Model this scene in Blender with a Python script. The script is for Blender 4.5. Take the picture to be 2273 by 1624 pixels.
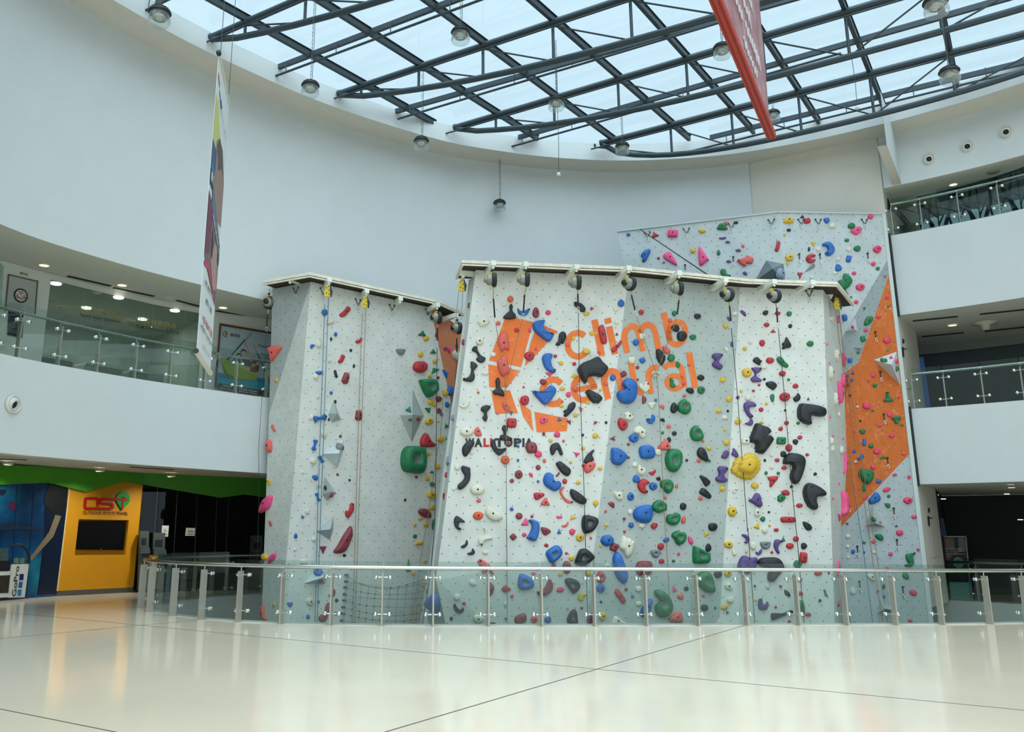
import bpy, bmesh, math, random
from mathutils import Vector as V, Matrix
from mathutils.geometry import tessellate_polygon
from mathutils.bvhtree import BVHTree
for o in list(bpy.data.objects): bpy.data.objects.remove(o)
SC = bpy.context.scene; COL = SC.collection
random.seed(7)
# ---------------------------------------------------------------- camera
F, PITCH, ROLL, XC, YC = 1936.0, .2345, .0095, 970.0, 726.0
EYE = V((0, 0, 1.6))
_u0 = V((0, -math.sin(PITCH), math.cos(PITCH))); CW = V((0, math.cos(PITCH), math.sin(PITCH))); _r0 = V((1, 0, 0))
CR = _r0*math.cos(ROLL) + _u0*math.sin(ROLL); CU = _u0*math.cos(ROLL) - _r0*math.sin(ROLL)
cd = bpy.data.cameras.new('camera'); cam = bpy.data.objects.new('camera', cd); COL.objects.link(cam)
cd.sensor_fit = 'HORIZONTAL'; cd.sensor_width = 36; cd.lens = F/2273*36
cd.shift_x = (1136.5 - XC)/2273; cd.shift_y = (YC - 812)/2273; cd.clip_end = 300
cam.matrix_world = Matrix(((CR.x, CU.x, -CW.x, EYE.x), (CR.y, CU.y, -CW.y, EYE.y), (CR.z, CU.z, -CW.z, EYE.z), (0, 0, 0, 1)))
SC.camera = cam
# ---------------------------------------------------------------- light
wd = bpy.data.worlds.new('sky'); SC.world = wd; wd.use_nodes = True
bgn = wd.node_tree.nodes['Background']; bgn.inputs[0].default_value = (.74, .93, 1.02, 1); bgn.inputs[1].default_value = 0.98
sl = bpy.data.lights.new('overcast_sun', 'SUN'); sl.energy = 3.75; sl.angle = math.radians(90); sl.color = (.85, .955, 1.0)
so = bpy.data.objects.new('overcast_sun', sl); COL.objects.link(so); so.rotation_euler = (math.radians(34), math.radians(2), 0)
vs = SC.view_settings; vs.view_transform = 'Standard'; vs.look = 'None'; vs.gamma = 1; vs.use_curve_mapping = False; vs.exposure = 0.15
# ---------------------------------------------------------------- pixel helpers (2273 x 1624 photograph)
def ray(x, y): return CR*((x - XC)/F) + CU*((YC - y)/F) + CW
def atz(x, y, z):
    d = ray(x, y); return EYE + d*((z - EYE.z)/d.z)
def aty(x, y, Y):
    d = ray(x, y); return EYE + d*(Y/d.y)
def atp(x, y, p, n):
    d = ray(x, y); return EYE + d*((p - EYE).dot(n)/d.dot(n))
def atd(x, y, dist): return EYE + ray(x, y)*dist
def pj(p):
    q = p - EYE; w = q.dot(CW); return (XC + F*q.dot(CR)/w, YC - F*q.dot(CU)/w)
def vplane(p, q):
    d = q - p; return V((d.y, -d.x, 0)).normalized()
Z = V((0, 0, 1))
# ---------------------------------------------------------------- materials
def lin(c):
    return tuple(((v/255)/12.92 if v <= 10 else (((v/255) + .055)/1.055)**2.4) for v in c)
MATS = {}
def M(name, rgb, rough=.55, metal=0., noise=None, bump=None, emit=0., spec=.5, coat=0., c2=None):
    if name in MATS: return MATS[name]
    m = bpy.data.materials.new(name); m.use_nodes = True; nt = m.node_tree; b = nt.nodes['Principled BSDF']
    c = lin(rgb) + (1,)
    b.inputs['Base Color'].default_value = c; b.inputs['Roughness'].default_value = rough; b.inputs['Metallic'].default_value = metal
    b.inputs['Specular IOR Level'].default_value = spec; b.inputs['Coat Weight'].default_value = coat
    if emit:
        b.inputs['Emission Color'].default_value = c; b.inputs['Emission Strength'].default_value = emit
    if noise or bump:
        tc = nt.nodes.new('ShaderNodeTexCoord')
    if noise:
        n = nt.nodes.new('ShaderNodeTexNoise'); n.inputs['Scale'].default_value = noise[0]; n.inputs['Detail'].default_value = 5
        n.inputs['Roughness'].default_value = .65
        nt.links.new(tc.outputs['Object'], n.inputs['Vector'])
        r = nt.nodes.new('ShaderNodeValToRGB'); r.color_ramp.elements[0].position = .36; r.color_ramp.elements[1].position = .66
        a = noise[1]; d = lin(c2) if c2 else tuple(min(1, v*(1 + a)) for v in c[:3])
        r.color_ramp.elements[0].color = c if c2 else tuple(v*(1 - a) for v in c[:3]) + (1,)
        r.color_ramp.elements[1].color = d + (1,)
        nt.links.new(n.outputs['Fac'], r.inputs['Fac']); nt.links.new(r.outputs['Color'], b.inputs['Base Color'])
    if bump:
        n2 = nt.nodes.new('ShaderNodeTexNoise'); n2.inputs['Scale'].default_value = bump[0]; n2.inputs['Detail'].default_value = 3
        nt.links.new(tc.outputs['Object'], n2.inputs['Vector'])
        bp = nt.nodes.new('ShaderNodeBump'); bp.inputs['Strength'].default_value = bump[1]; bp.inputs['Distance'].default_value = .02
        nt.links.new(n2.outputs['Fac'], bp.inputs['Height']); nt.links.new(bp.outputs['Normal'], b.inputs['Normal'])
    MATS[name] = m; return m
def glass(name, tint, refl=1.0, ior=1.45, rough=.01):
    if name in MATS: return MATS[name]
    m = bpy.data.materials.new(name); m.use_nodes = True; nt = m.node_tree; nt.nodes.clear()
    o = nt.nodes.new('ShaderNodeOutputMaterial'); t = nt.nodes.new('ShaderNodeBsdfTransparent'); t.inputs[0].default_value = tint + (1,)
    g = nt.nodes.new('ShaderNodeBsdfGlossy'); g.inputs['Roughness'].default_value = rough; g.inputs['Color'].default_value = (refl, refl, refl, 1)
    f = nt.nodes.new('ShaderNodeFresnel'); ge = nt.nodes.new('ShaderNodeNewGeometry'); mi = nt.nodes.new('ShaderNodeMix')
    mi.inputs[2].default_value = ior; mi.inputs[3].default_value = 1/ior          # thin sheet: the same reflectance from both faces
    nt.links.new(ge.outputs['Backfacing'], mi.inputs[0]); nt.links.new(mi.outputs[0], f.inputs[0])
    x = nt.nodes.new('ShaderNodeMixShader')
    nt.links.new(f.outputs[0], x.inputs[0]); nt.links.new(t.outputs[0], x.inputs[1]); nt.links.new(g.outputs[0], x.inputs[2]); nt.links.new(x.outputs[0], o.inputs[0])
    MATS[name] = m; return m
WHITE = M('white_paint', (203, 208, 208), .6, noise=(1.5, .015))
BEIGE = M('beige_paint', (210, 205, 193), .65, noise=(2, .02))
SOFFIT = M('soffit_paint', (206, 205, 194), .7, noise=(2, .02))
STEEL = M('brushed_steel', (205, 205, 200), .22, 1.0)
POSTM = M('satin_steel_post', (172, 167, 156), .42, .35)
CHROME = M('polished_chrome', (232, 234, 234), .08, 1.0)
DARKM = M('dark_grey_steel', (58, 70, 76), .42, .35)
BLACK = M('black_plastic', (22, 24, 28), .4)
GLASS = glass('railing_glass', (.815, .885, .862))
GLASSD = glass('tinted_shop_glass', (.82, .90, .87))
GLASSK = glass('dark_shop_glass', (.22, .27, .27), .8)
ROOFG = glass('roof_glass', (.93, .975, 1.0), .6)
# ---------------------------------------------------------------- mesh builder
ORI = {}
class MB:
    def __init__(s): s.v = []; s.f = []; s.m = []; s.s = []; s.uv = None
    def add(s, vs, fs, m=0, sm=False):
        k = len(s.v); s.v += [V(p) for p in vs]
        for f in fs: s.f.append(tuple(i + k for i in f)); s.m.append(m); s.s.append(sm)
        return s
    def poly(s, ps, m=0): return s.add(ps, [tuple(range(len(ps)))], m)
    def box(s, c, sz, ax=None, m=0):
        a = ax or (V((1, 0, 0)), V((0, 1, 0)), Z); c = V(c); h = [a[i]*(sz[i]/2) for i in range(3)]
        vs = [c + h[0]*i + h[1]*j + h[2]*k for k in (-1, 1) for j in (-1, 1) for i in (-1, 1)]
        return s.add(vs, [(0, 2, 3, 1), (4, 5, 7, 6), (0, 1, 5, 4), (2, 6, 7, 3), (0, 4, 6, 2), (1, 3, 7, 5)], m)
    def bar(s, p, q, w, h, up=Z, m=0):
        p, q = V(p), V(q); d = (q - p); L = d.length; d.normalize(); sd = d.cross(up).normalized(); u2 = sd.cross(d)
        return s.box((p + q)/2, (L, w, h), (d, sd, u2), m)
    def tube(s, pts, r, n=8, m=0, cap=True, closed=False):
        pts = [V(p) for p in pts]; N = len(pts); vs = []; pn = None
        for i, p in enumerate(pts):
            a = pts[(i - 1) % N] if (closed or i > 0) else p; b = pts[(i + 1) % N] if (closed or i < N - 1) else p
            t = (b - a).normalized()
            if pn is None: pn = t.cross(Z if abs(t.z) < .9 else V((1, 0, 0))).normalized()
            else: pn = (pn - t*pn.dot(t)).normalized()
            bn = t.cross(pn); rr = r[i] if isinstance(r, (list, tuple)) else r
            vs += [p + pn*(rr*math.cos(2*math.pi*j/n)) + bn*(rr*math.sin(2*math.pi*j/n)) for j in range(n)]
        fs = [(i*n + j, i*n + (j + 1) % n, ((i + 1) % N)*n + (j + 1) % n, ((i + 1) % N)*n + j) for i in range(N if closed else N - 1) for j in range(n)]
        s.add(vs, fs, m, True)
        if cap and not closed: s.add(vs[:n], [tuple(range(n))[::-1]], m); s.add(vs[-n:], [tuple(range(n))], m)
        return s
    def lathe(s, c, prof, n=16, ax=None, m=0, sm=True):
        a = ax or (V((1, 0, 0)), V((0, 1, 0)), Z); c = V(c); vs = []
        for r, z in prof: vs += [c + a[0]*(r*math.cos(2*math.pi*j/n)) + a[1]*(r*math.sin(2*math.pi*j/n)) + a[2]*z for j in range(n)]
        fs = [(i*n + j, i*n + (j + 1) % n, (i + 1)*n + (j + 1) % n, (i + 1)*n + j) for i in range(len(prof) - 1) for j in range(n)]
        return s.add(vs, fs, m, sm)
    def prism(s, ps, vec, m=0):
        ps = [V(p) for p in ps]; n = len(ps); vec = V(vec)
        tri = [tuple(t) for t in tessellate_polygon([ps])]
        s.add(ps + [p + vec for p in ps], tri + [tuple(i + n for i in t[::-1]) for t in tri] + [(i, (i + 1) % n, n + (i + 1) % n, n + i) for i in range(n)], m)
        return s
    def strip(s, A, B, m=0, sm=False):
        n = len(A); return s.add(list(A) + list(B), [(i, i + 1, n + i + 1, n + i) for i in range(n - 1)], m, sm)
    def obj(s, name, mat, parent=None, **kw):
        me = bpy.data.meshes.new(name)
        if parent is not None: org = ORI[parent.name]
        else:
            xs = [p.x for p in s.v]; ys = [p.y for p in s.v]; zs = [p.z for p in s.v]
            org = V(((min(xs) + max(xs))/2, (min(ys) + max(ys))/2, min(zs)))
        me.from_pydata([p - org for p in s.v], [], s.f)
        for mm in (mat if isinstance(mat, (list, tuple)) else [mat]): me.materials.append(mm)
        me.polygons.foreach_set('material_index', s.m); me.polygons.foreach_set('use_smooth', s.s)
        if s.uv:
            ul = me.uv_layers.new(name='UVMap')
            for lp in me.loops: ul.data[lp.index].uv = s.uv[lp.vertex_index]
        me.update()
        o = bpy.data.objects.new(name, me); COL.objects.link(o)
        if parent is not None: o.parent = parent
        else: o.location = org
        ORI[o.name] = org
        return tag(o, **kw)
def tag(o, label=None, cat=None, group=None, kind=None):
    if label: o['label'] = label
    if cat: o['category'] = cat
    if group: o['group'] = group
    if kind: o['kind'] = kind
    return o
def thing(name, loc, label=None, cat=None, group=None, kind=None):
    o = bpy.data.objects.new(name, None); COL.objects.link(o); o.location = loc; ORI[o.name] = V(loc); o.empty_display_size = .2
    return tag(o, label, cat, group, kind)
def copy_tree(src, loc, parent=None, rot=None):
    c = src.copy(); COL.objects.link(c)
    if parent is None:
        c.location = loc
        if rot is not None: c.rotation_euler = rot
    else: c.parent = parent
    ORI[c.name] = V(loc)
    for ch in list(src.children): copy_tree(ch, loc, c)
    return c
def catmull(P, n=8, closed=False):
    out = []; N = len(P)
    for i in range(N if closed else N - 1):
        g = (lambda k: P[k % N]) if closed else (lambda k: P[max(0, min(N - 1, k))])
        a, b, c, d = g(i - 1), g(i), g(i + 1), g(i + 2)
        for j in range(n):
            t = j/n; out.append(0.5*((2*b) + (c - a)*t + (2*a - 5*b + 4*c - d)*t*t + (3*b - a - 3*c + d)*t**3))
    if not closed: out.append(P[-1])
    return out
def text_pts(txt, bold=0., shear=0.):
    cu = bpy.data.curves.new('lettering', 'FONT'); cu.body = txt; cu.size = 1; cu.offset = bold; cu.shear = shear; cu.resolution_u = 3; cu.align_x = 'LEFT'
    ob = bpy.data.objects.new('lettering', cu); COL.objects.link(ob)
    dg = bpy.context.evaluated_depsgraph_get(); me = bpy.data.meshes.new_from_object(ob.evaluated_get(dg))
    vs = [v.co.copy() for v in me.vertices]; fs = [tuple(p.vertices) for p in me.polygons]
    bpy.data.objects.remove(ob); bpy.data.curves.remove(cu); bpy.data.meshes.remove(me)
    return vs, fs
def text(txt, o, ux, uy, mat, parent, bold=0., name='lettering', off=None, box=None, shear=0.):
    """lettering laid on a plane: o = lower left corner, ux / uy = full width and cap height vectors"""
    vs, fs = text_pts(txt, bold, shear)
    if not vs: return None
    x0 = min(v.x for v in vs); x1 = max(v.x for v in vs); y0 = min(v.y for v in vs); y1 = max(v.y for v in vs)
    if box: y0, y1 = box
    n = ux.cross(uy).normalized()
    if n.dot(o - EYE) > 0: n = -n
    e = n*(off or .004)
    b = MB(); b.add([o + ux*((v.x - x0)/(x1 - x0)) + uy*((v.y - y0)/(y1 - y0)) + e for v in vs], fs)
    return b.obj(name, mat, parent)

def scribble(o, ux, uy, n, mat, parent, seed=1, name='faint_lettering', off=.006):
    """a line of print too faint to read: uneven little strokes"""
    rn = random.Random(seed); nn = ux.cross(uy).normalized()
    if nn.dot(o - EYE) > 0: nn = -nn
    b = MB(); x = 0.
    while x < .97:
        w = rn.uniform(.25, .6)/n; h0, h1 = rn.choice(((0, .6), (0, 1), (.1, .65), (-.25, .6)))
        b.poly([o + ux*x + uy*h0 + nn*off, o + ux*(x + w) + uy*h0 + nn*off, o + ux*(x + w) + uy*h1 + nn*off, o + ux*x + uy*h1 + nn*off])
        x += w + rn.choice((.3, .3, .35, .9))/n
    return b.obj(name, mat, parent)
# ================================================================ building shell
CC = V((4.9, 11.3, 0))
CUR = catmull([V(p + (0,)) for p in [(-5.2, 2.2), (-7.4, 5.6), (-8.5, 9.5), (-8.6, 13), (-8.15, 15.6), (-6.95, 17.65), (-5.42, 19.5), (-3.35, 21.5), (-.44, 23.5), (1.7, 24.35), (3.7, 24.8), (5.9, 24.9), (8.5, 24.45), (10.6, 23.5), (12.25, 22.4), (13.4, 21.45), (14.5, 20.35), (16.0, 18.4), (17.4, 15.2), (17.9, 11.5), (17.0, 7)]], 6)
def out(p, d):
    n = (p - CC); n.z = 0; return p + n.normalized()*d
def cur_px(x, z, lo=0, hi=None):
    L = CUR[lo:hi]
    for a, b in zip(L, L[1:]):
        A = a + Z*z; B = b + Z*z
        xa, xb = pj(A)[0], pj(B)[0]
        if xa <= x <= xb: return A.lerp(B, (x - xa)/(xb - xa))
    return (L[-1] if x > 1100 else L[0]) + Z*z
I0 = next(i for i, p in enumerate(CUR) if p.x > 9.0 and p.y > 20)           # behind the beige column
IR = next(i for i, p in enumerate(CUR) if p.x >= 12.24 and p.y > 20)
LEFT = CUR[:I0 + 1]; RIGHT = CUR[IR:]
def at(P, z): return [V((p.x, p.y, z)) for p in P]
def offs(P, d): return [out(p, d) for p in P]
# floor with the round void
VOID_F = [(-6.34, 20.03), (-5.87, 19.15), (-5.14, 18.28), (-4.42, 17.67), (-3.62, 17.21), (-2.78, 16.9), (-1.87, 16.74), (-.95, 16.72), (-.03, 16.75), (.98, 16.86), (1.97, 16.97), (2.96, 17.08), (3.95, 17.2), (4.95, 17.33), (5.91, 17.46), (6.95, 17.6), (7.92, 17.71), (8.92, 17.83), (9.9, 17.98), (10.97, 18.2), (11.89, 18.46)]
VOID_B = [(13.3, 19.0), (15.0, 20.0), (16.2, 21.3), (16.3, 22.5), (15.4, 23.76), (14.7, 24.6), (14.15, 25.41), (13.2, 27), (8, 29.5), (0, 29.5), (-3.6, 27.3), (-4.78, 25.15), (-5.87, 23.55), (-6.23, 22.37), (-6.46, 21.19)]
VOID = [V(p + (0,)) for p in VOID_F + VOID_B]
FLOORM = M('polished_floor', (246, 233, 209), .11, noise=(.45, .035), spec=.5)
def holed(name, outer, inner, z, mat, **kw):
    bm = bmesh.new(); es = []
    for loop in (outer, inner):
        vs = [bm.verts.new((p[0], p[1], z)) for p in loop]
        es += [bm.edges.new((vs[i], vs[(i + 1) % len(vs)])) for i in range(len(vs))]
    bmesh.ops.triangle_fill(bm, edges=es, use_beauty=True, use_dissolve=False)
    bm.verts.index_update(); b = MB()
    b.add([v.co.copy() for v in bm.verts], [tuple(v.index for v in f.verts) for f in bm.faces]); bm.free()
    return b.obj(name, mat, **kw)
BX0, BX1, BY0, BY1 = -24, 33, -7, 38
floor = holed('floor', [(BX0, BY0), (BX1, BY0), (BX1, BY1), (BX0, BY1)], VOID, 0, FLOORM, kind='structure')
JOINT = M('floor_joint', (96, 98, 92), .6)
for (a, b) in [((0, 1573), (255, 1624)), ((70, 1364), (2212, 1570)), ((0, 1417), (317, 1387)), ((856, 1624), (1651, 1388))]:
    p, q = atz(*a, 0), atz(*b, 0); d = (q - p).normalized()
    p0 = p - d*6; q0 = q + d*(6 if b[1] > 1500 else .0)
    if a == (0, 1417): q0 = p + d*6.3
    w = V((-d.y, d.x, 0))*.009
    MB().poly([p0 - w + Z*.002, q0 - w + Z*.002, q0 + w + Z*.002, p0 + w + Z*.002]).obj('floor_joint', JOINT, floor)
nos = M('white_nosing', (236, 238, 236), .35)
MB().strip([p + Z*.004 for p in VOID], [out(p, -.0) + Z*.03 for p in VOID]).strip([p + Z*.03 for p in VOID], [p + Z*.03 + (V((5, 21, 0)) - p).normalized()*.05 for p in VOID]).obj('floor_nosing', nos, floor)
b = MB(); VL = VOID + [VOID[0]]
b.strip(at(VL, .03), at(VL, -4.6), 0, True); b.obj('wall_void', M('void_wall_paint', (205, 208, 204), .6), kind='structure')
MB().poly([V((-9, 14, -4.6)), V((19, 14, -4.6)), V((19, 31, -4.6)), V((-9, 31, -4.6))]).obj('floor_lower', M('lower_floor_mat', (120, 128, 128), .6), kind='structure')
# unseen outer walls and roof, added against light leaks, open to sky at right
SHELL = M('added_shell_grey', (150, 150, 146), .8)
for nm, a, c in (('wall_added_left', (BX0, BY0), (BX0, BY1)), ('wall_added_back', (BX0, BY1), (13, BY1)), ('wall_added_rear', (13, BY1), (BX1, BY1)), ('wall_added_right', (BX1, BY1), (BX1, BY0))):
    MB().strip([V(a + (0,)), V(c + (0,))], [V(a + (9.5 if nm in ('wall_added_rear', 'wall_added_right') else 13,)), V(c + (9.5 if nm in ('wall_added_rear', 'wall_added_right') else 13,))]).obj(nm, SHELL, kind='structure')
ZR = 12.5
circ = CUR + [V((4.9 + 13.2*math.cos(t), 11.3 + 13.2*math.sin(t), 0)) for t in [math.radians(-18 - 12*i) for i in range(9)]]
inner = offs(circ, -.85)
holed('ceiling_roof', [(BX0, BY0), (24, BY0), (24, 16), (20.5, 20), (16.6, 24.6), (13, 27.5), (13, BY1), (BX0, BY1)], [(p.x, p.y) for p in inner], 13.02, SHELL, kind='structure')
cl = circ + [circ[0]]; il = inner + [inner[0]]
MB().strip(at(cl, ZR), at(il, ZR), 0, True).obj('trim_1', BEIGE, kind='structure')
MB().strip(at(il, ZR), at(il, 13.03), 0, True).obj('trim_2', WHITE, kind='structure')
# left side: fascia, gallery, upper wall
ZF0, ZF1, ZS = 3.0, 4.8, 7.2
MB().strip(at(LEFT, ZS), at(LEFT, ZR), 0, True).obj('wall_left', WHITE, kind='structure')
LG = LEFT[:next(i for i, p in enumerate(LEFT) if p.x > 1.0)]
MB().strip(at(LG, ZF0), at(LG, ZF1), 0, True).strip(at(LG, ZF1), at(offs(LG, .12), ZF1)).obj('wall_gallery_left', WHITE, kind='structure')
MB().strip(at(LG, ZF1 - .02), at(offs(LG, 9), ZF1 - .02)).obj('floor_gallery_left', M('gallery_floor', (170, 168, 158), .3), kind='structure')
MB().strip(at(LG, ZS), at(offs(LG, 9), ZS + .02)).obj('ceiling_gallery_left', SOFFIT, kind='structure')
MB().strip(at(LG, ZF0), at(offs(LG, .18), ZF0)).strip(at(offs(LG, .18), ZF0), at(offs(LG, .18), ZF0 + .1)).strip(at(offs(LG, .18), ZF0 + .1), at(offs(LG, 12), ZF0 + .42)).obj('ceiling_left', SOFFIT, kind='structure')
# right side
RZ = [(2.98, 4.9), (7.4, 9.62), (11.0, ZR)]
for i, (a, c) in enumerate(RZ):
    b = MB().strip(at(RIGHT, a), at(RIGHT, c), 0, True)
    e0 = RIGHT[0]; rd = (V((.6, .8, 0)))
    if i < 2: b.strip(at(RIGHT, c), at(offs(RIGHT, .12), c))
    b.obj('wall_gallery_right', WHITE, kind='structure')
    MB().strip(at(RIGHT, a + .001), at(offs(RIGHT, 3.4 if i == 2 else 9), a + .03)).obj('ceiling_gallery_right', SOFFIT, kind='structure')
    if i < 2: MB().strip(at(RIGHT, c - .02), at(offs(RIGHT, 9), c - .02)).obj('floor_gallery_right', MATS['gallery_floor'], kind='structure')
# beige column with its radial side wall
COL0 = V((8.95, 24.4, 0)); COL1 = V((12.22, 22.42, 0)); COL2 = COL1 + V((.62, .785, 0))*2.5
MB().strip(at([COL0, COL1], -4.6), at([COL0, COL1], 13.02)).obj('wall_column', BEIGE, kind='structure')
MB().strip(at([COL1, COL2], 0), at([COL1, COL2], 12.5)).obj('wall_right_side', BEIGE, kind='structure')
# white return of the top bulkhead
pa, pb = atz(2001, 409, 11.0), atz(1969, 330, 11.05)
MB().strip([pb, pa, ], [pb + Z*1.6, pa + Z*1.55]).obj('trim_3', WHITE, kind='structure')
MB().poly([atz(1947, 325, 11.03), atz(1969, 322, 11.03), pa + Z*.03, atz(1982, 415, 11.03)]).obj('ceiling_return', BEIGE, kind='structure')
# thin dark reveal between column and galleries
GAP = M('reveal_dark', (40, 46, 46), .8)
b = MB()
for a, c in RZ[:2]: b.box(RIGHT[0] + V((-.03, -.05, (a + c)/2)), (.05, .03, c - a + .1))
b.obj('trim_4', GAP, kind='structure')
# ================================================================ skylight
ZT = 12.9
def line_z(a, b, z): p, q = atz(*a, z), atz(*b, z); return p, (q - p).normalized()
TL = [((458, 88), (651, 4)), ((753, 208), (1379, 0)), ((1010, 283), (1876, 27)), ((1263, 336), (2273, 75))]
def clip_circle(p, d, r=12.45):
    c = V((CC.x, CC.y, p.z)); m = (c - p).dot(d); h2 = r*r - (p + d*m - c).length_squared
    if h2 <= 0: return None
    h = math.sqrt(h2); return m - h, m + h
RL = [((700, 127), (943, 262)), ((718, 7), (1224, 327)), ((946, 0), (1358, 306)), ((1179, 0), (1488, 271)), ((1412, 0), (1684, 305)), ((1703, 92), (1819, 273)), ((1867, 0), (1972, 265)), ((2091, 31), (2126, 204))]
PL = [((700, 118), (992, 7)), ((883, 246), (1316, 123)), ((1133, 310), (1642, 165)), ((1465, 332), (2206, 154))]
rl = [line_z(a, b, 13.0) for a, b in RL]
def isect(p, d, q, e):
    den = d.x*e.y - d.y*e.x; t = ((q.x - p.x)*e.y - (q.y - p.y)*e.x)/den; return p + d*t
tl = [line_z(a, b, ZT) for a, b in TL]
sp = tl[0][0] - tl[1][0]; tl = [(tl[0][0] + sp*1.0, tl[0][1])] + tl
SAG = [1.05]*5
tl_names = ['steel roof truss nearest overhead, crossing the top edge', 'steel roof truss left of the hanging lamps, ending above the banner', 'second steel lens truss from the left wall', 'third steel lens truss crossing behind the red banner', 'farthest steel lens truss, curved chord passing before the beige column']
for k, (p, d) in enumerate(tl):
    t0, t1 = clip_circle(p, d)
    if k > 0:
        t0 = max(t0, 0.0)
    A = p + d*t0; B = p + d*t1; L = (B - A).length
    root = thing('roof_truss', A, tl_names[k], 'roof truss')
    MB().tube([A, B], .085, 12).obj('top_chord', DARKM, root)
    def low(t): return A + d*(L*t) - Z*(.12 + (1.02*(1 - abs(2*t**.8 - 1)**2.5) if k == 4 else .96*(1 - abs(2*t - 1)**2.8)))
    MB().tube([A + d*.05 - Z*.05] + [low(i/28) for i in range(1, 28)] + [B - d*.05 - Z*.05], .075, 10).obj('bottom_chord', DARKM, root)
    MB().lathe(A - d*.02, [(0, 0), (.1, 0), (.1, .06), (0, .06)], 12, (d.cross(Z), Z, d)).obj('end_cap', DARKM, root)
    xs = []
    for q, e in rl:
        i = isect(p, d, q, e); t = (i - A).dot(d)/L
        if .03 < t < .97: xs.append(t)
    n0 = xs[-1] if xs else 0
    while n0 < .9: n0 += 2.9/L; xs.append(n0) if n0 < .97 else None
    xs = [t for t in [xs[0] - 2.3/L]*(1 if xs[0] > .14 else 0)] + xs
    for t in xs:
        MB().tube([A + d*(L*t) - Z*.06, low(t)], .035, 8).obj('vertical_strut', DARKM, root)
    for a, c in zip(xs, xs[1:]):
        if a < .5: MB().tube([A + d*(L*a) - Z*.08, low(c)], .02, 6).obj('diagonal_rod', DARKM, root)
        else: MB().tube([low(a), A + d*(L*c) - Z*.08], .02, 6).obj('diagonal_rod', DARKM, root)
    MB().tube([A - d*.35 + V((0, -.12, -.16)), B + V((0, -.12, -.16))], .022, 6).obj('conduit', DARKM, root)
# grid of rafters, purlins and panes = the skylight itself
sky = thing('window_1', V((CC.x, CC.y, 13.0)), kind='structure')
rows = []
ends = [tl[-1][0] + (tl[-1][0] - tl[-2][0])*.55, tl[0][0]]
rafters = list(rl)
g = rl[0][0] - rl[1][0]
for n in (2, 1): rafters.insert(0, (rl[0][0] + g*(3 - n), rl[0][1]))
rafters.append((rl[-1][0] + (rl[-1][0] - rl[-2][0]), rl[-1][1]))
far = None
for q, e in rafters:
    if e.y < 0: e = -e
    r0 = isect(q, e, tl[0][0], tl[0][1]); c = clip_circle(q, e, 12.55)
    if not c: continue
    a = max(c[0], (r0 - q).dot(e) - 3); bnd = c[1]
    if bnd - a < .5: continue
    P, Q = q + e*a, q + e*bnd
    MB().bar(V((P.x, P.y, 13.0)), V((Q.x, Q.y, 13.0)), .09, .15).obj('rafter', DARKM, sky)
    MB().bar(V((P.x, P.y, 13.085)), V((Q.x, Q.y, 13.085)), .14, .02).obj('glazing_bar', BLACK, sky)
pur = [line_z(a, b, 12.98) for a, b in PL]
pur = [(pur[0][0] + (pur[0][0] - pur[1][0]), pur[0][1])] + pur
for p, d in pur:
    c = clip_circle(p, d, 12.55)
    MB().bar(p + d*c[0], p + d*c[1], .08, .13).obj('purlin', DARKM, sky)
lines_t = sorted([(p, d) for p, d in tl + pur], key=lambda l: isect(l[0], l[1], rafters[4][0], rafters[4][1]).y)
lines_t = [(lines_t[0][0]*2 - lines_t[1][0], lines_t[0][1])] + lines_t + [(lines_t[-1][0]*2 - lines_t[-2][0], lines_t[-1][1])]
for r1, r2 in zip(rafters, rafters[1:]):
    for t1, t2 in zip(lines_t, lines_t[1:]):
        qd = [isect(t[0], t[1], r[0], r[1]) for t, r in ((t1, r1), (t1, r2), (t2, r2), (t2, r1))]
        cx = sum(qd, V((0, 0, 0)))/4
        if (V((cx.x, cx.y, 0)) - CC).length > 14.2 or max((q - cx).length for q in qd) > 6: continue
        qd = [V((q.x, q.y, 13.1)) + (V((cx.x, cx.y, 13.1)) - V((q.x, q.y, 13.1)))*.01 for q in qd]
        MB().prism(qd, Z*.02).obj('pane', ROOFG, sky)
# sprinkler pipes hung under the purlins
for k, (a, c, lb) in enumerate([((608, 170), (1066, 0), 'thin sprinkler pipe hung nearest the left banner'), ((883, 264), (1270, 148), 'thin sprinkler pipe between second and third trusses'), ((1133, 326), (1500, 222), 'thin sprinkler pipe below the lamp in mid roof'), ((1465, 352), (2230, 165), 'thin sprinkler pipe closest to the far rim'), ((303, 33), (372, 0), 'thin sprinkler pipe at the top left corner of the skylight')]):
    p, d = line_z(a, c, 12.7); L = (atz(*c, 12.7) - p).length + 4
    rt = thing('sprinkler_pipe', p, lb, 'pipe')
    MB().tube([p, p + d*L], .03, 8).obj('pipe', DARKM, rt)
    for i in range(int(L/1.6)): MB().tube([p + d*(.4 + 1.6*i), p + d*(.4 + 1.6*i) + Z*.3], .012, 5).obj('hanger', DARKM, rt)
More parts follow.
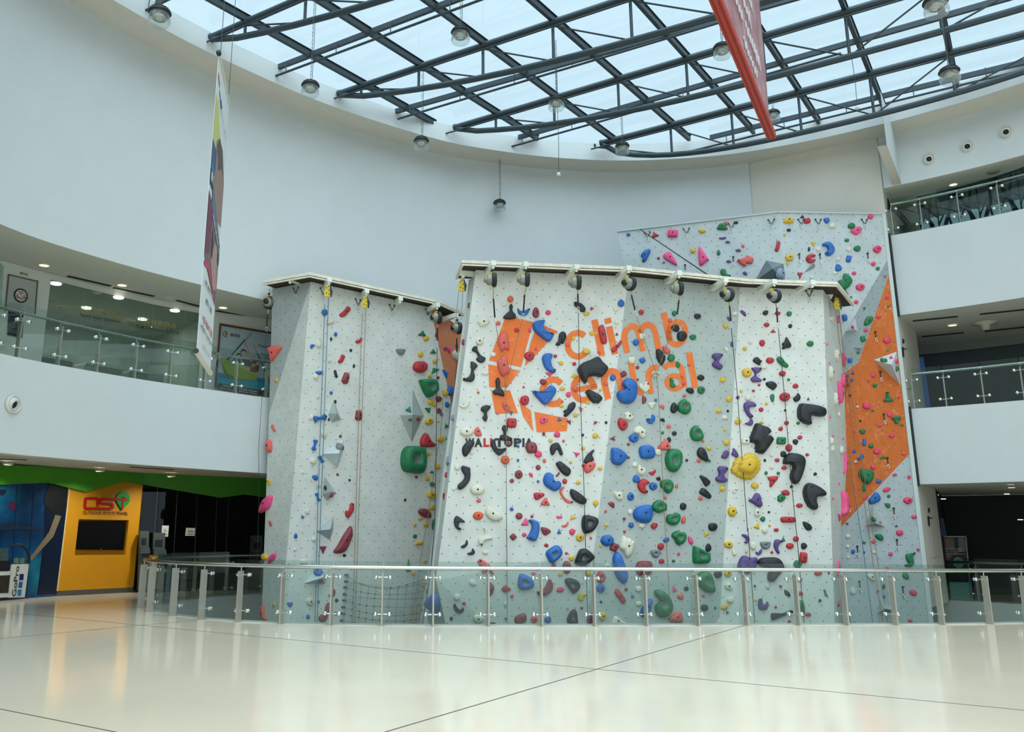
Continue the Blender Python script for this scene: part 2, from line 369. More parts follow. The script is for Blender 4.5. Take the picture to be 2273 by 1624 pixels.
# high bay pendants
DOME = glass('clear_dome', (.80, .84, .84), 1.0, 1.5, .06)
_n = DOME.node_tree; _o = [q for q in _n.nodes if q.type == 'OUTPUT_MATERIAL'][0]; _s = _o.inputs[0].links[0].from_socket
_d = _n.nodes.new('ShaderNodeBsdfTranslucent'); _d.inputs[0].default_value = (.9, .93, .93, 1); _x = _n.nodes.new('ShaderNodeMixShader'); _x.inputs[0].default_value = .30
_n.links.new(_s, _x.inputs[1]); _n.links.new(_d.outputs[0], _x.inputs[2]); _n.links.new(_x.outputs[0], _o.inputs[0])
DOMEX = 0; CHAIN = M('chain_steel', (70, 78, 80), .4, .7)
REFL = M('lamp_reflector', (214, 216, 210), .4); FIN = M('lamp_fins', (34, 40, 40), .5, .3)
D = .37
def pendant(x, y, w, label, ytop=None):
    c = atd(x, y + w*.33, D*F/w); r = D/2
    t = thing('high_bay_lamp', c, label, 'lamp', 'high bay pendants under the skylight')
    MB().lathe(c, [(r*.9, .0), (r, .05), (r*.99, .08), (r*.92, .15), (r*.82, .215)], 24).obj('dome', DOME, t)
    h = MB().lathe(c, [(r*.5, .2), (r*.98, .195), (r*1.03, .215), (r*.98, .24), (r*.66, .28), (r*.2, .31), (0, .32)], 24)
    ho = h.obj('housing', FIN, t)
    fb = MB()
    for i in range(20):
        a = 2*math.pi*i/20; dd = V((math.cos(a), math.sin(a), 0)); fb.bar(c + dd*(r*.45) + Z*.29, c + dd*(r*.80) + Z*.25, .012, .06)
    fb.obj('cooling_fins', FIN, ho)
    MB().lathe(c, [(0, .13), (r*.42, .13), (r*.46, .16), (r*.3, .2), (0, .2)], 20).obj('lamp_core', REFL, t)
    MB().lathe(c, [(r*.5, .10), (r*.62, .10), (r*.62, .125), (r*.5, .125), (r*.5, .10)], 20).obj('reflector_ring', M('reflector_ring', (176, 178, 150), .4), t)
    MB().tube([c + Z*.31, c + Z*.36], .03, 8).obj('hook', CHAIN, t)
    top = max(c.z + .5, 12.85)
    if top - c.z > .45:
        n = int((top - c.z - .36)/.09); ch = MB()
        for i in range(n):
            z = c.z + .36 + i*.09; ax = V((1, 0, 0)) if i % 2 else V((0, 1, 0))
            ch.bar(V((c.x, c.y, z)) + ax*.008, V((c.x, c.y, z + .1)) + ax*.008, .006, .006, ax).bar(V((c.x, c.y, z)) - ax*.008, V((c.x, c.y, z + .1)) - ax*.008, .006, .006, ax)
        ch.obj('chain', CHAIN, t)
        MB().tube([V((c.x + .03, c.y, c.z + .36)), V((c.x + .035, c.y, (c.z + top)/2)), V((c.x + .03, c.y, top))], .006, 5).obj('power_cable', BLACK, t)
for a in [(352, 38, 50, 'clear dome pendant lamp at top left, before the white rim'), (688, 198, 40, 'clear dome pendant lamp left of the second truss end'), (1022, 80, 42, 'clear dome pendant lamp high between the second and first trusses'), (935, 320, 34, 'clear dome pendant lamp hanging against the beige rim band'), (1109, 457, 28, 'lowest clear dome pendant lamp, on a long chain before the white wall'), (1235, 231, 36, 'clear dome pendant lamp touching the third truss in mid roof'), (1382, 331, 31, 'clear dome pendant lamp just over the farthest truss chord'), (1604, 114, 39, 'clear dome pendant lamp partly behind left edge of red banner'), (1717, 258, 30, 'clear dome pendant lamp right of the red banner tip'), (2080, 15, 52, 'clear dome pendant lamp cut by the top edge at right'), (2110, 168, 43, 'clear dome pendant lamp above the right bulkhead')]: pendant(*a)
# small hanging sensors
for x, y, y0, lb in ((1240, 386, 250, 'tiny white sensor on thin cord before the rim, near centre'), (1903, 238, 120, 'tiny white sensor on thin cord, right of the red banner')):
    c = atd(x, y, 21); t = thing('hanging_sensor', c, lb, 'sensor')
    MB().lathe(c, [(0, -.04), (.05, -.04), (.04, .03), (0, .04)], 12).obj('body', M('sensor_white', (225, 225, 215), .5), t)
    MB().tube([c + Z*.03, c + V((.02, 0, .7)), V((c.x, c.y, 13.0))], .007, 5).obj('cord', CHAIN, t)
bc = aty(1222, 32, 19.2); t = thing('beam_sensor', bc, 'white cylindrical sensor fixed to a truss chord near the top', 'sensor')
MB().lathe(bc, [(0, -.1), (.05, -.1), (.06, -.06), (.06, .08), (0, .09)], 14).obj('body', MATS['sensor_white'], t)
# ================================================================ climbing walls
def wallmat(name, rgb, chalk=.10, dots=True, c2=None):
    m = bpy.data.materials.new(name); m.use_nodes = True; nt = m.node_tree; b = nt.nodes['Principled BSDF']; N = nt.nodes.new; L = nt.links.new
    b.inputs['Roughness'].default_value = .75
    tc = N('ShaderNodeTexCoord'); n = N('ShaderNodeTexNoise'); n.inputs['Scale'].default_value = 2.2; n.inputs['Detail'].default_value = 7; n.inputs['Roughness'].default_value = .7
    L(tc.outputs['Object'], n.inputs['Vector'])
    r = N('ShaderNodeValToRGB'); c = lin(rgb); r.color_ramp.elements[0].position = .3; r.color_ramp.elements[1].position = .72
    r.color_ramp.elements[0].color = tuple(v*(1 - chalk) for v in c) + (1,); r.color_ramp.elements[1].color = tuple(min(1, v*(1 + chalk)) for v in c) + (1,)
    L(n.outputs['Fac'], r.inputs['Fac'])
    col = r.outputs['Color']
    if c2:   # chalk scuffs
        n2 = N('ShaderNodeTexNoise'); n2.inputs['Scale'].default_value = 5.5; n2.inputs['Detail'].default_value = 6; n2.inputs['Roughness'].default_value = .75; L(tc.outputs['Object'], n2.inputs['Vector'])
        r2 = N('ShaderNodeValToRGB'); r2.color_ramp.elements[0].position = .56; r2.color_ramp.elements[1].position = .70
        L(n2.outputs['Fac'], r2.inputs['Fac']); mx = N('ShaderNodeMix'); mx.data_type = 'RGBA'
        mu = N('ShaderNodeMath'); mu.operation = 'MULTIPLY'; mu.inputs[1].default_value = .65; L(r2.outputs['Color'], mu.inputs[0])
        L(mu.outputs[0], mx.inputs[0]); L(col, mx.inputs[6]); mx.inputs[7].default_value = lin(c2) + (1,); col = mx.outputs[2]
    if dots:  # T-nut holes
        uv = N('ShaderNodeUVMap'); sx = N('ShaderNodeSeparateXYZ'); L(uv.outputs[0], sx.inputs[0])
        def ma(op, a, c=None, v=None):
            k = N('ShaderNodeMath'); k.operation = op
            L(a, k.inputs[0])
            if c is not None: L(c, k.inputs[1])
            elif v is not None: k.inputs[1].default_value = v
            return k.outputs[0]
        fac = None
        for ox in (0, .5):
            fx = ma('SUBTRACT', ma('FRACT', ma('ADD', ma('DIVIDE', sx.outputs[0], v=.30), v=ox + 50)), v=.5)
            fy = ma('SUBTRACT', ma('FRACT', ma('ADD', ma('DIVIDE', sx.outputs[1], v=.33), v=ox + 50)), v=.5)
            dx = ma('MULTIPLY', fx, v=.30); dy = ma('MULTIPLY', fy, v=.33)
            d = ma('SQRT', ma('ADD', ma('MULTIPLY', dx, dx), ma('MULTIPLY', dy, dy)))
            k = ma('LESS_THAN', d, v=.0115); fac = k if fac is None else ma('MAXIMUM', fac, k)
        mx = N('ShaderNodeMix'); mx.data_type = 'RGBA'; L(fac, mx.inputs[0]); L(col, mx.inputs[6]); mx.inputs[7].default_value = (.03, .035, .035, 1); col = mx.outputs[2]
    L(col, b.inputs['Base Color'])
    MATS[name] = m; return m
PALE = wallmat('pale_panel', (212, 213, 206)); GREY = wallmat('grey_panel', (174, 182, 177)); MID = wallmat('mid_grey_panel', (202, 206, 200)); DGREY = wallmat('dark_grey_panel', (158, 164, 160))
ORANGE = wallmat('orange_panel', (203, 104, 40), .08, True, (226, 168, 128)); SALMON = wallmat('salmon_panel', (214, 128, 88), .08, True, (228, 180, 158))
LOGO = wallmat('logo_orange', (232, 118, 54), .05, False, (232, 178, 146)); BACKING = M('panel_back', (70, 66, 60), .8)
TRIS = []; TINFO = []         # for placing what is bolted on
def P3(x, y, Y): return aty(x, y, Y)
def facet(name, pts, mat, parent, info, z_ext=None):
    """planar panel with thickness; pts in 3-D"""
    n = (pts[1] - pts[0]).cross(pts[2] - pts[0]).normalized()
    if n.dot(EYE - pts[0]) < 0: n = -n
    u = Z.cross(n).normalized(); v = n.cross(u)
    b = MB(); m = len(pts); tri = [tuple(t) for t in tessellate_polygon([pts])]
    back = [p - n*.05 for p in pts]
    b.add(pts + back, tri, 0); b.f += [tuple(i + m for i in t[::-1]) for t in tri] + [(i, (i + 1) % m, m + (i + 1) % m, m + i) for i in range(m)]
    b.m += [0]*(len(tri) + m); b.s += [False]*(len(tri) + m)
    b.uv = [((p - V((0, 0, 0))).dot(u), p.dot(v)) for p in pts + back]
    for t in tri: TRIS.append([pts[i] for i in t]); TINFO.append(info)
    return b.obj(name, mat, parent), n
def down(top, bot, z=-4.4):
    d = bot - top; return top + d*((z - top.z)/d.z)
def on(x, y, a, b_, c):
    n = (b_ - a).cross(c - a); return atp(x, y, a, n)
HT = 7.42
# --- central wall
wb = thing('climbing_wall', V((4.5, 19, -4.4)), 'pale and grey central climbing wall with orange lettering under a timber cap', 'climbing wall')
b0 = P3(1056, 599, 18.8); b1 = P3(1395, 613, 19.14); b2 = P3(1643, 637, 19.97); b3 = P3(1827, 643, 20.14); b4 = P3(1863, 690, 21.8)
k0 = P3(968, 1287, 18.75); k1 = on(1318, 1224, b0, b1, k0)
facet('panel', [b0, b1, k1, k0], PALE, wb, 'pale left panel')
c0 = P3(990, 1388, 19.0); c1 = P3(1323, 1388, k1.y + .22)
facet('panel', [k0, k1, down(k1, c1, -2), down(k0, c0, -2)], MID, wb, 'lower kick of the pale left panel')
w0 = P3(944, 1388, 19.9); facet('panel', [k0, down(k0, c0, -2), down(k0, w0, -2)], GREY, wb, 'lower kick of the pale left panel')
c2 = on(1597, 1388, b1, b2, k1); c1b = on(1323, 1388, b1, b2, k1)
facet('panel', [b1, b2, down(b2, c2), down(k1, c1b), k1], GREY, wb, 'grey middle panel')
c3 = on(1853, 1388, b2, b3, c2)
facet('panel', [b2, b3, down(b3, c3), down(b2, c2)], PALE, wb, 'pale right panel')
B4 = [b3, b4] + [on(x, y, b3, b4, c3) for x, y in ((1874, 830), (1883, 960), (1876, 1090), (1867, 1160), (1866, 1388))]
facet('panel', B4[:-1] + [down(B4[-2], B4[-1]), down(b3, c3)], MID, wb, 'narrow side panel')
s0 = P3(1045, 620, 19.55); s1 = P3(946, 1388, 19.7)
facet('panel', [s0, b0, k0, down(k0, w0, -2), down(s0, s1, -2)], MID, wb, 'left edge strip')
h0 = s0 + V((.6, 3.2, 0)); h1 = down(s0, s1, -2) + V((.9, 3.2, 0))
facet('panel', [s0, down(s0, s1, -2), h1, h0], MID, wb, 'left edge strip')
# --- left wall
wa = thing('climbing_wall', V((-1.5, 20.5, -4.4)), 'grey left climbing wall with folded corner and diamond volume', 'climbing wall')
a0 = P3(605, 641, 20.45); a1 = P3(690, 625, 19.86); a2 = P3(955, 682, 22.1); a3 = P3(1040, 738, 23.7)
l1 = P3(623, 1388, 19.95); l0 = P3(580, 1388, 20.45)
ap = on(597, 921, a1, l1, l0)
facet('panel', [a0, a1, ap], DGREY, wa, 'dark corner of the left wall')
facet('panel', [a1, ap, down(ap, l0), down(a1, l1)], MID, wa, 'left flank of the left wall')
aq = on(1002, 898, a1, a2, l1); l2 = on(978, 1388, a1, a2, l1)
facet('panel', [a1, a2, aq, down(aq, l2), down(a1, l1)], PALE, wa, 'left wall')
facet('panel', [a2, a3, aq], SALMON, wa, 'orange wedge of the left wall')
facet('panel', [aq, a3, P3(1040, 1388, 23.6), down(aq, l2)], MID, wa, 'inner corner of the left wall')
# --- rear wall
wc = thing('climbing_wall', V((10, 22, -4.4)), 'tall rear climbing wall at right with an orange panel, behind the central wall', 'climbing wall')
d0 = P3(1370, 515, 23.5); d1 = P3(1728, 472, 21.95); d2 = P3(1957, 476, 22.12); e2 = P3(2062, 1388, 22.12)
D1 = lambda x, y: on(x, y, d1, d2, e2)
d1b = D1(1752, 780); d0b = on(1425, 780, d0, d1, d1b)
CG = wallmat('rear_pale_panel', (190, 197, 197)); CD = wallmat('rear_grey_panel', (148, 158, 158)); CL = wallmat('rear_lower_panel', (172, 182, 184))
facet('panel', [d0, d1, d1b, d0b], CG, wc, 'rear wall left part')
facet('panel', [d1, d2, D1(1969, 578), D1(1860, 765), d1b], CG, wc, 'rear wall upper part')
facet('panel', [D1(1969, 578), D1(1973, 612), D1(1905, 805), D1(1878, 826), D1(1760, 850), d1b, D1(1860, 765)], CD, wc, 'grey wedge of the rear wall')
facet('panel', [D1(1973, 612), D1(2018, 1008), D1(1866, 1170), D1(1795, 1170), D1(1760, 850), D1(1878, 826), D1(1905, 805)], ORANGE, wc, 'orange panel')
facet('panel', [D1(2018, 1008), down(d2, e2), down(d1, D1(1790, 1388)), D1(1795, 1170), D1(1866, 1170)], CL, wc, 'lower rear wall')
nC = (d2 - d1).cross(e2 - d1).normalized(); nC = nC if nC.dot(EYE - d1) > 0 else -nC
TRIM = M('edge_trim', (196, 204, 202), .5)
e2d = down(d2, e2)
MB().prism([d2 + nC*.02, d2 + nC*.02 + V((.09, 0, 0)), e2d + V((.13, 0, 0)), e2d + nC*.02], -nC*.3).obj('edge_trim', TRIM, wc)
MB().prism([D1(1421, 509) + V((0, -.06, 0))*0, ] if False else [on(1420, 509, d0, d1, d1b) + V((0, -.012, 0)), on(1422, 509, d0, d1, d1b) + V((0, -.012, 0)), on(1582, 616, d0, d1, d1b) + V((0, -.012, 0)), on(1580, 617, d0, d1, d1b) + V((0, -.012, 0))], V((0, .006, 0))).obj('panel_seam', DGREY, wc)
for a, c in ((d0, d1), (d1, d2)): MB().bar(a + Z*.015, c + Z*.015, .08, .03).obj('top_edge', TRIM, wc)
# --- triangular volumes bolted on
def bvh():
    vs = []; fs = []
    for t in TRIS: fs.append((len(vs), len(vs) + 1, len(vs) + 2)); vs += t
    return BVHTree.FromPolygons(vs, fs)
TREE = bvh()
def hit(x, y):
    h = TREE.ray_cast(EYE, ray(x, y).normalized())
    return h if h[0] is not None else None
VOLM = M('volume_grey', (172, 180, 178), .8, noise=(3, .08)); VOLW = M('volume_white', (200, 208, 212), .8, noise=(3, .08)); VOLD = M('volume_dark', (112, 124, 128), .8, noise=(3, .12))
def volume(org, s, outline, apex, raise_, mat, label):
    cv = lambda p: (org[0] + p[0]/s, org[1] + p[1]/s)
    h0 = hit(*cv(apex)); p0, n0 = h0[0], h0[1]
    if n0.dot(EYE - p0) < 0: n0 = -n0
    base = [atp(*cv(q), p0, n0) for q in outline]
    d = ray(*cv(apex)).normalized(); A = p0 - d*(raise_/abs(d.dot(n0)))
    m = len(base); b = MB(); fs = []
    b.add([q - n0*.01 for q in base] + [A], [(i, (i + 1) % m, m) for i in range(m)])
    b.poly([q - n0*.01 for q in base][::-1])
    o = b.obj('wedge_volume', mat, None, label=label, cat='climbing volume', group='wedge volumes bolted to the walls')
    for i in range(m): TRIS.append([base[i], base[(i + 1) % m], A]); TINFO.append(TINFO[h0[2]])
K3 = ((570, 580), 3.867); K4 = ((570, 980), 3.867)
volume(*K3, [(660, 1185), (612, 1310), (640, 1385), (730, 1362)], (686, 1302), .22, VOLM, 'small grey wedge volume beside blue ropes, upper left wall')
volume(*K3, [(1338, 1088), (1228, 1320), (1330, 1560), (1440, 1325)], (1336, 1316), .35, VOLM, 'tall grey diamond volume right of centre on left wall')
volume(*K4, [(748, -25), (552, 105), (690, 236), (738, 95)], (705, 98), .3, VOLW, 'pale kite-shaped volume with round grey holds on left wall')
volume(*K4, [(580, 290), (562, 455), (600, 510), (690, 440)], (636, 428), .25, VOLM, 'narrow grey wedge volume with a dark hold on its face, left wall')
volume(*K4, [(660, 630), (505, 768), (630, 847), (660, 745)], (630, 750), .25, VOLM, 'grey wedge volume left of the big maroon pinch')
volume(*K4, [(548, 1042), (400, 1218), (588, 1224), (610, 1148)], (565, 1165), .3, VOLW, 'pale wedge volume behind railing holding a blue grip')
K6 = ((1340, 440), 3.343); K7 = ((1840, 740), 4.51); K8 = ((1840, 1040), 4.51)
volume(*K6, [(1205, 458), (1335, 485), (1345, 615), (1120, 615)], (1255, 520), .45, VOLD, 'dark grey faceted volume showing above the timber cap')
volume(*K7, [(448, 262), (680, 178), (722, 528), (640, 445)], (626, 312), .4, VOLW, 'white three-sided volume on right edge of orange panel')
volume(*K8, [(435, 360), (362, 577), (568, 582)], (455, 540), .3, VOLM, 'grey pyramid volume under the blue wedge hold, lower rear wall')
volume(*K6, [(1785, 990), (1868, 885), (1888, 985)], (1850, 965), .2, VOLW, 'little white wedge volume at left border of the grey wedge')
volume(*K7, [(238, 138), (350, 120), (328, 172)], (310, 142), .12, VOLM, 'tiny flat grey volume left of the orange panel top')
volume(*K8, [(515, 1300), (480, 1452), (705, 1428)], (560, 1400), .25, VOLM, 'grey pyramid volume behind the railing at foot of rear wall')
TREE = bvh()
# --- orange logo and lettering painted on the central wall
def decal(name, outline, mat, lift=.006, label=None):
    tri = tessellate_polygon([[V((x, y, 0)) for x, y in outline]]); ps = []
    for x, y in outline:
        h = hit(x, y); n = h[1] if h[1].dot(EYE - h[0]) > 0 else -h[1]
        ps.append(h[0] + n*lift)
    b = MB(); b.add(ps, [tuple(t) for t in tri]); return b.obj(name, mat, wb, label=label)
K5 = (1000, 560, 4.776); KC6 = (1000, 880, 5.076); K8b = (1380, 560, 5.075)
def cv(k, pts): return [(k[0] + x/k[2], k[1] + y/k[2]) for x, y in pts]
for k, pts in ((K5, [(575, 710), (680, 692), (875, 738), (748, 1215), (407, 1145)]), (K5, [(890, 840), (985, 775), (1135, 835), (985, 1005), (785, 1210), (850, 950)]), (K5, [(400, 1185), (740, 1255), (600, 1430), (410, 1430)]), (K5, [(430, 1465), (630, 1462), (716, 1705), (474, 1710)]),
               (KC6, [(755, 0), (790, 70), (905, 160), (932, 395), (815, 220)]), (KC6, [(945, 170), (1320, 245), (1312, 388), (972, 402)])):
    decal('logo_piece', cv(k, pts), LOGO)
def stroke(k, pts, w, name='letter_piece'):
    P = [V((x, y, 0)) for x, y in pts]
    if len(P) > 2: P = catmull(P, 6)
    Lf, Rt = [], []
    for i, p in enumerate(P):
        t = (P[min(i + 1, len(P) - 1)] - P[max(i - 1, 0)]).normalized(); n = V((-t.y, t.x, 0))*(w/2); Lf.append(p + n); Rt.append(p - n)
    b = MB(); q = []
    for p in Lf + Rt:
        h = hit(k[0] + p.x/k[2], k[1] + p.y/k[2]); n = h[1] if h[1].dot(EYE - h[0]) > 0 else -h[1]; q.append(h[0] + n*.007)
    m = len(P); b.strip(q[:m], q[m:]); return b
def ell(cx, cy, rx, ry, a0, a1, n=18, rot=0):
    o = []
    for i in range(n + 1):
        a = math.radians(a0 + (a1 - a0)*i/n); x, y = rx*math.cos(a), -ry*math.sin(a); r = math.radians(rot)
        o.append((cx + x*math.cos(r) + y*math.sin(r), cy - x*math.sin(r) + y*math.cos(r)))
    return o
def letter(name, parts):
    b = MB()
    for k, pts, w in parts:
        s = stroke(k, pts, w); b.add(s.v, s.f)
    b.obj(name, LOGO, wb)
letter('letter_c', [(K5, ell(1348, 978, 106, 124, 48, 325), 66)])
letter('letter_l', [(K5, [(1524, 714), (1606, 1094)], 70)])
letter('letter_i', [(K5, [(1680, 786), (1744, 1078)], 70), (K5, [(1662, 697), (1676, 752)], 72)])
letter('letter_m', [(K8b, [(60, 1130), (30, 960), (55, 870), (120, 832), (180, 880), (240, 1110)], 68), (K8b, [(205, 905), (240, 840), (300, 815), (365, 870), (415, 1090)], 66)])
letter('letter_b', [(K8b, [(470, 680), (545, 1000)], 70), (K8b, ell(622, 910, 94, 128, 0, 360, 26, -8), 62)])
letter('letter_c', [(K5, ell(1088, 1478, 112, 130, 42, 322), 66)])
letter('letter_e', [(K5, ell(1412, 1444, 108, 120, 2, 318), 66), (K5, [(1310, 1462), (1555, 1418)], 56)])
letter('letter_n', [(K5, [(1672, 1555), (1630, 1370), (1660, 1280), (1730, 1262), (1785, 1330), (1830, 1600)], 68)])
letter('letter_t', [(K8b, [(95, 1195), (130, 1400), (165, 1545), (245, 1585)], 66)])
letter('letter_r', [(K8b, [(332, 1590), (300, 1400), (330, 1315), (405, 1288)], 64)])
letter('letter_a', [(K8b, [(475, 1305), (530, 1265), (620, 1262), (680, 1330), (705, 1520)], 62), (K8b, ell(595, 1462, 86, 72, 0, 360, 22), 60)])
letter('letter_l', [(K8b, [(757, 1124), (828, 1526)], 70)])
# maker's wordmark
INK = M('wordmark_black', (44, 48, 50), .6); REDI = M('wordmark_red', (190, 44, 40), .6)
def wl(x, y): h = hit(1000 + x/5.076, 880 + y/5.076); return h[0]
for ch, x0, x1, mt in (('W', 165, 268, INK), ('A', 268, 360, INK), ('L', 370, 435, REDI), ('L', 445, 510, REDI), ('T', 500, 600, INK), ('O', 605, 700, INK), ('P', 712, 800, INK), ('I', 808, 834, INK), ('A', 838, 928, INK)):
    o_ = wl(x0, 568); text(ch, o_, wl(x1, 568) - o_, wl(x0, 468) - o_, mt, wb, bold=.06, name='wordmark_letter', off=.008)
oo = wl(650, 522); nn = hit(1128, 983)[1]; nn = nn if nn.dot(EYE - oo) > 0 else -nn
MB().lathe(oo + nn*.012, [(0, 0), (.035, 0)], 14, (V((1, 0, 0)), Z, nn)).obj('wordmark_dot', REDI, wb)
# --- timber caps with white steel arms
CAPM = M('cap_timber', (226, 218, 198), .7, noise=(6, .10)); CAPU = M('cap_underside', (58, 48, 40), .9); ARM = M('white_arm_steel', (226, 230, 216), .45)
def cap(parent, line, over=.36, back=.5):
    n = len(line); fo = []; ba = []
    for i, p in enumerate(line):
        ds = []
        if i > 0: ds.append((line[i] - line[i - 1]).normalized())
        if i < n - 1: ds.append((line[i + 1] - line[i]).normalized())
        ns = [V((d.y, -d.x, 0)).normalized() for d in ds]
        m = sum(ns, V((0, 0, 0))); m = m.normalized()/max(.5, m.normalized().dot(ns[0]))
        fo.append(V((p.x, p.y, HT)) + m*over); ba.append(V((p.x, p.y, HT)) - m*back)
    for i in range(n - 1):
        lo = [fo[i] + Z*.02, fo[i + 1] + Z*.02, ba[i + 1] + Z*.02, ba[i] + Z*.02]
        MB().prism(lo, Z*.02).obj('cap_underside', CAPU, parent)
        e = (fo[i] - ba[i]).normalized()*.05; e2_ = (fo[i + 1] - ba[i + 1]).normalized()*.05
        MB().prism([fo[i] - Z*.01, fo[i + 1] - Z*.01, fo[i + 1] - e2_ - Z*.01, fo[i] - e - Z*.01], Z*.12).obj('cap_board', CAPM, parent)
        MB().prism([q + Z*.1 for q in (fo[i] - e, fo[i + 1] - e2_, ba[i + 1], ba[i])], Z*.015).obj('cap_top', CAPM, parent)
    return fo
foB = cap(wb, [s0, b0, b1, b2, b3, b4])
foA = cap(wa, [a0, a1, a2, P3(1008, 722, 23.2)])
ARMS = {}
def arm(parent, x, y, Y, dirn=V((0, -1, 0)), L=.75, dx=0):
    tip = aty(x, y, Y); d = dirn.normalized()
    MB().bar(tip - d*L, tip, .11, .11).obj('bracket_arm', ARM, parent)
    MB().box(tip - d*.07 - Z*.085, (.05, .09, .06)).obj('bracket_lug', ARM, parent)
    return tip
for x, y, Y in ((1096, 583, 18.15), (1168, 585, 18.2), (1281, 591, 18.3), (1397, 594, 18.4), (1509, 605, 18.65), (1612, 621, 19.0), (1720, 624, 19.3), (1805, 626, 19.45)): arm(wb, x, y, Y, V((.15, -1, 0)))
arm(wb, 1022, 606, 18.9, V((-1, -.25, 0)), .55); arm(wb, 1849, 652, 20.6, V((.8, -.4, 0)), .4)
for x, y, Y, d in ((597, 637, 20.5, V((-1, -.3, 0))), (640, 617, 19.75, V((-.6, -1, 0))), (732, 620, 19.5, V((.3, -1, 0))), (815, 645, 20.3, V((.35, -1, 0))), (890, 662, 21.0, V((.35, -1, 0))), (973, 676, 21.5, V((.5, -1, 0))), (1014, 699, 22.0, V((.7, -1, 0)))): arm(wa, x, y, Y, d, .6)
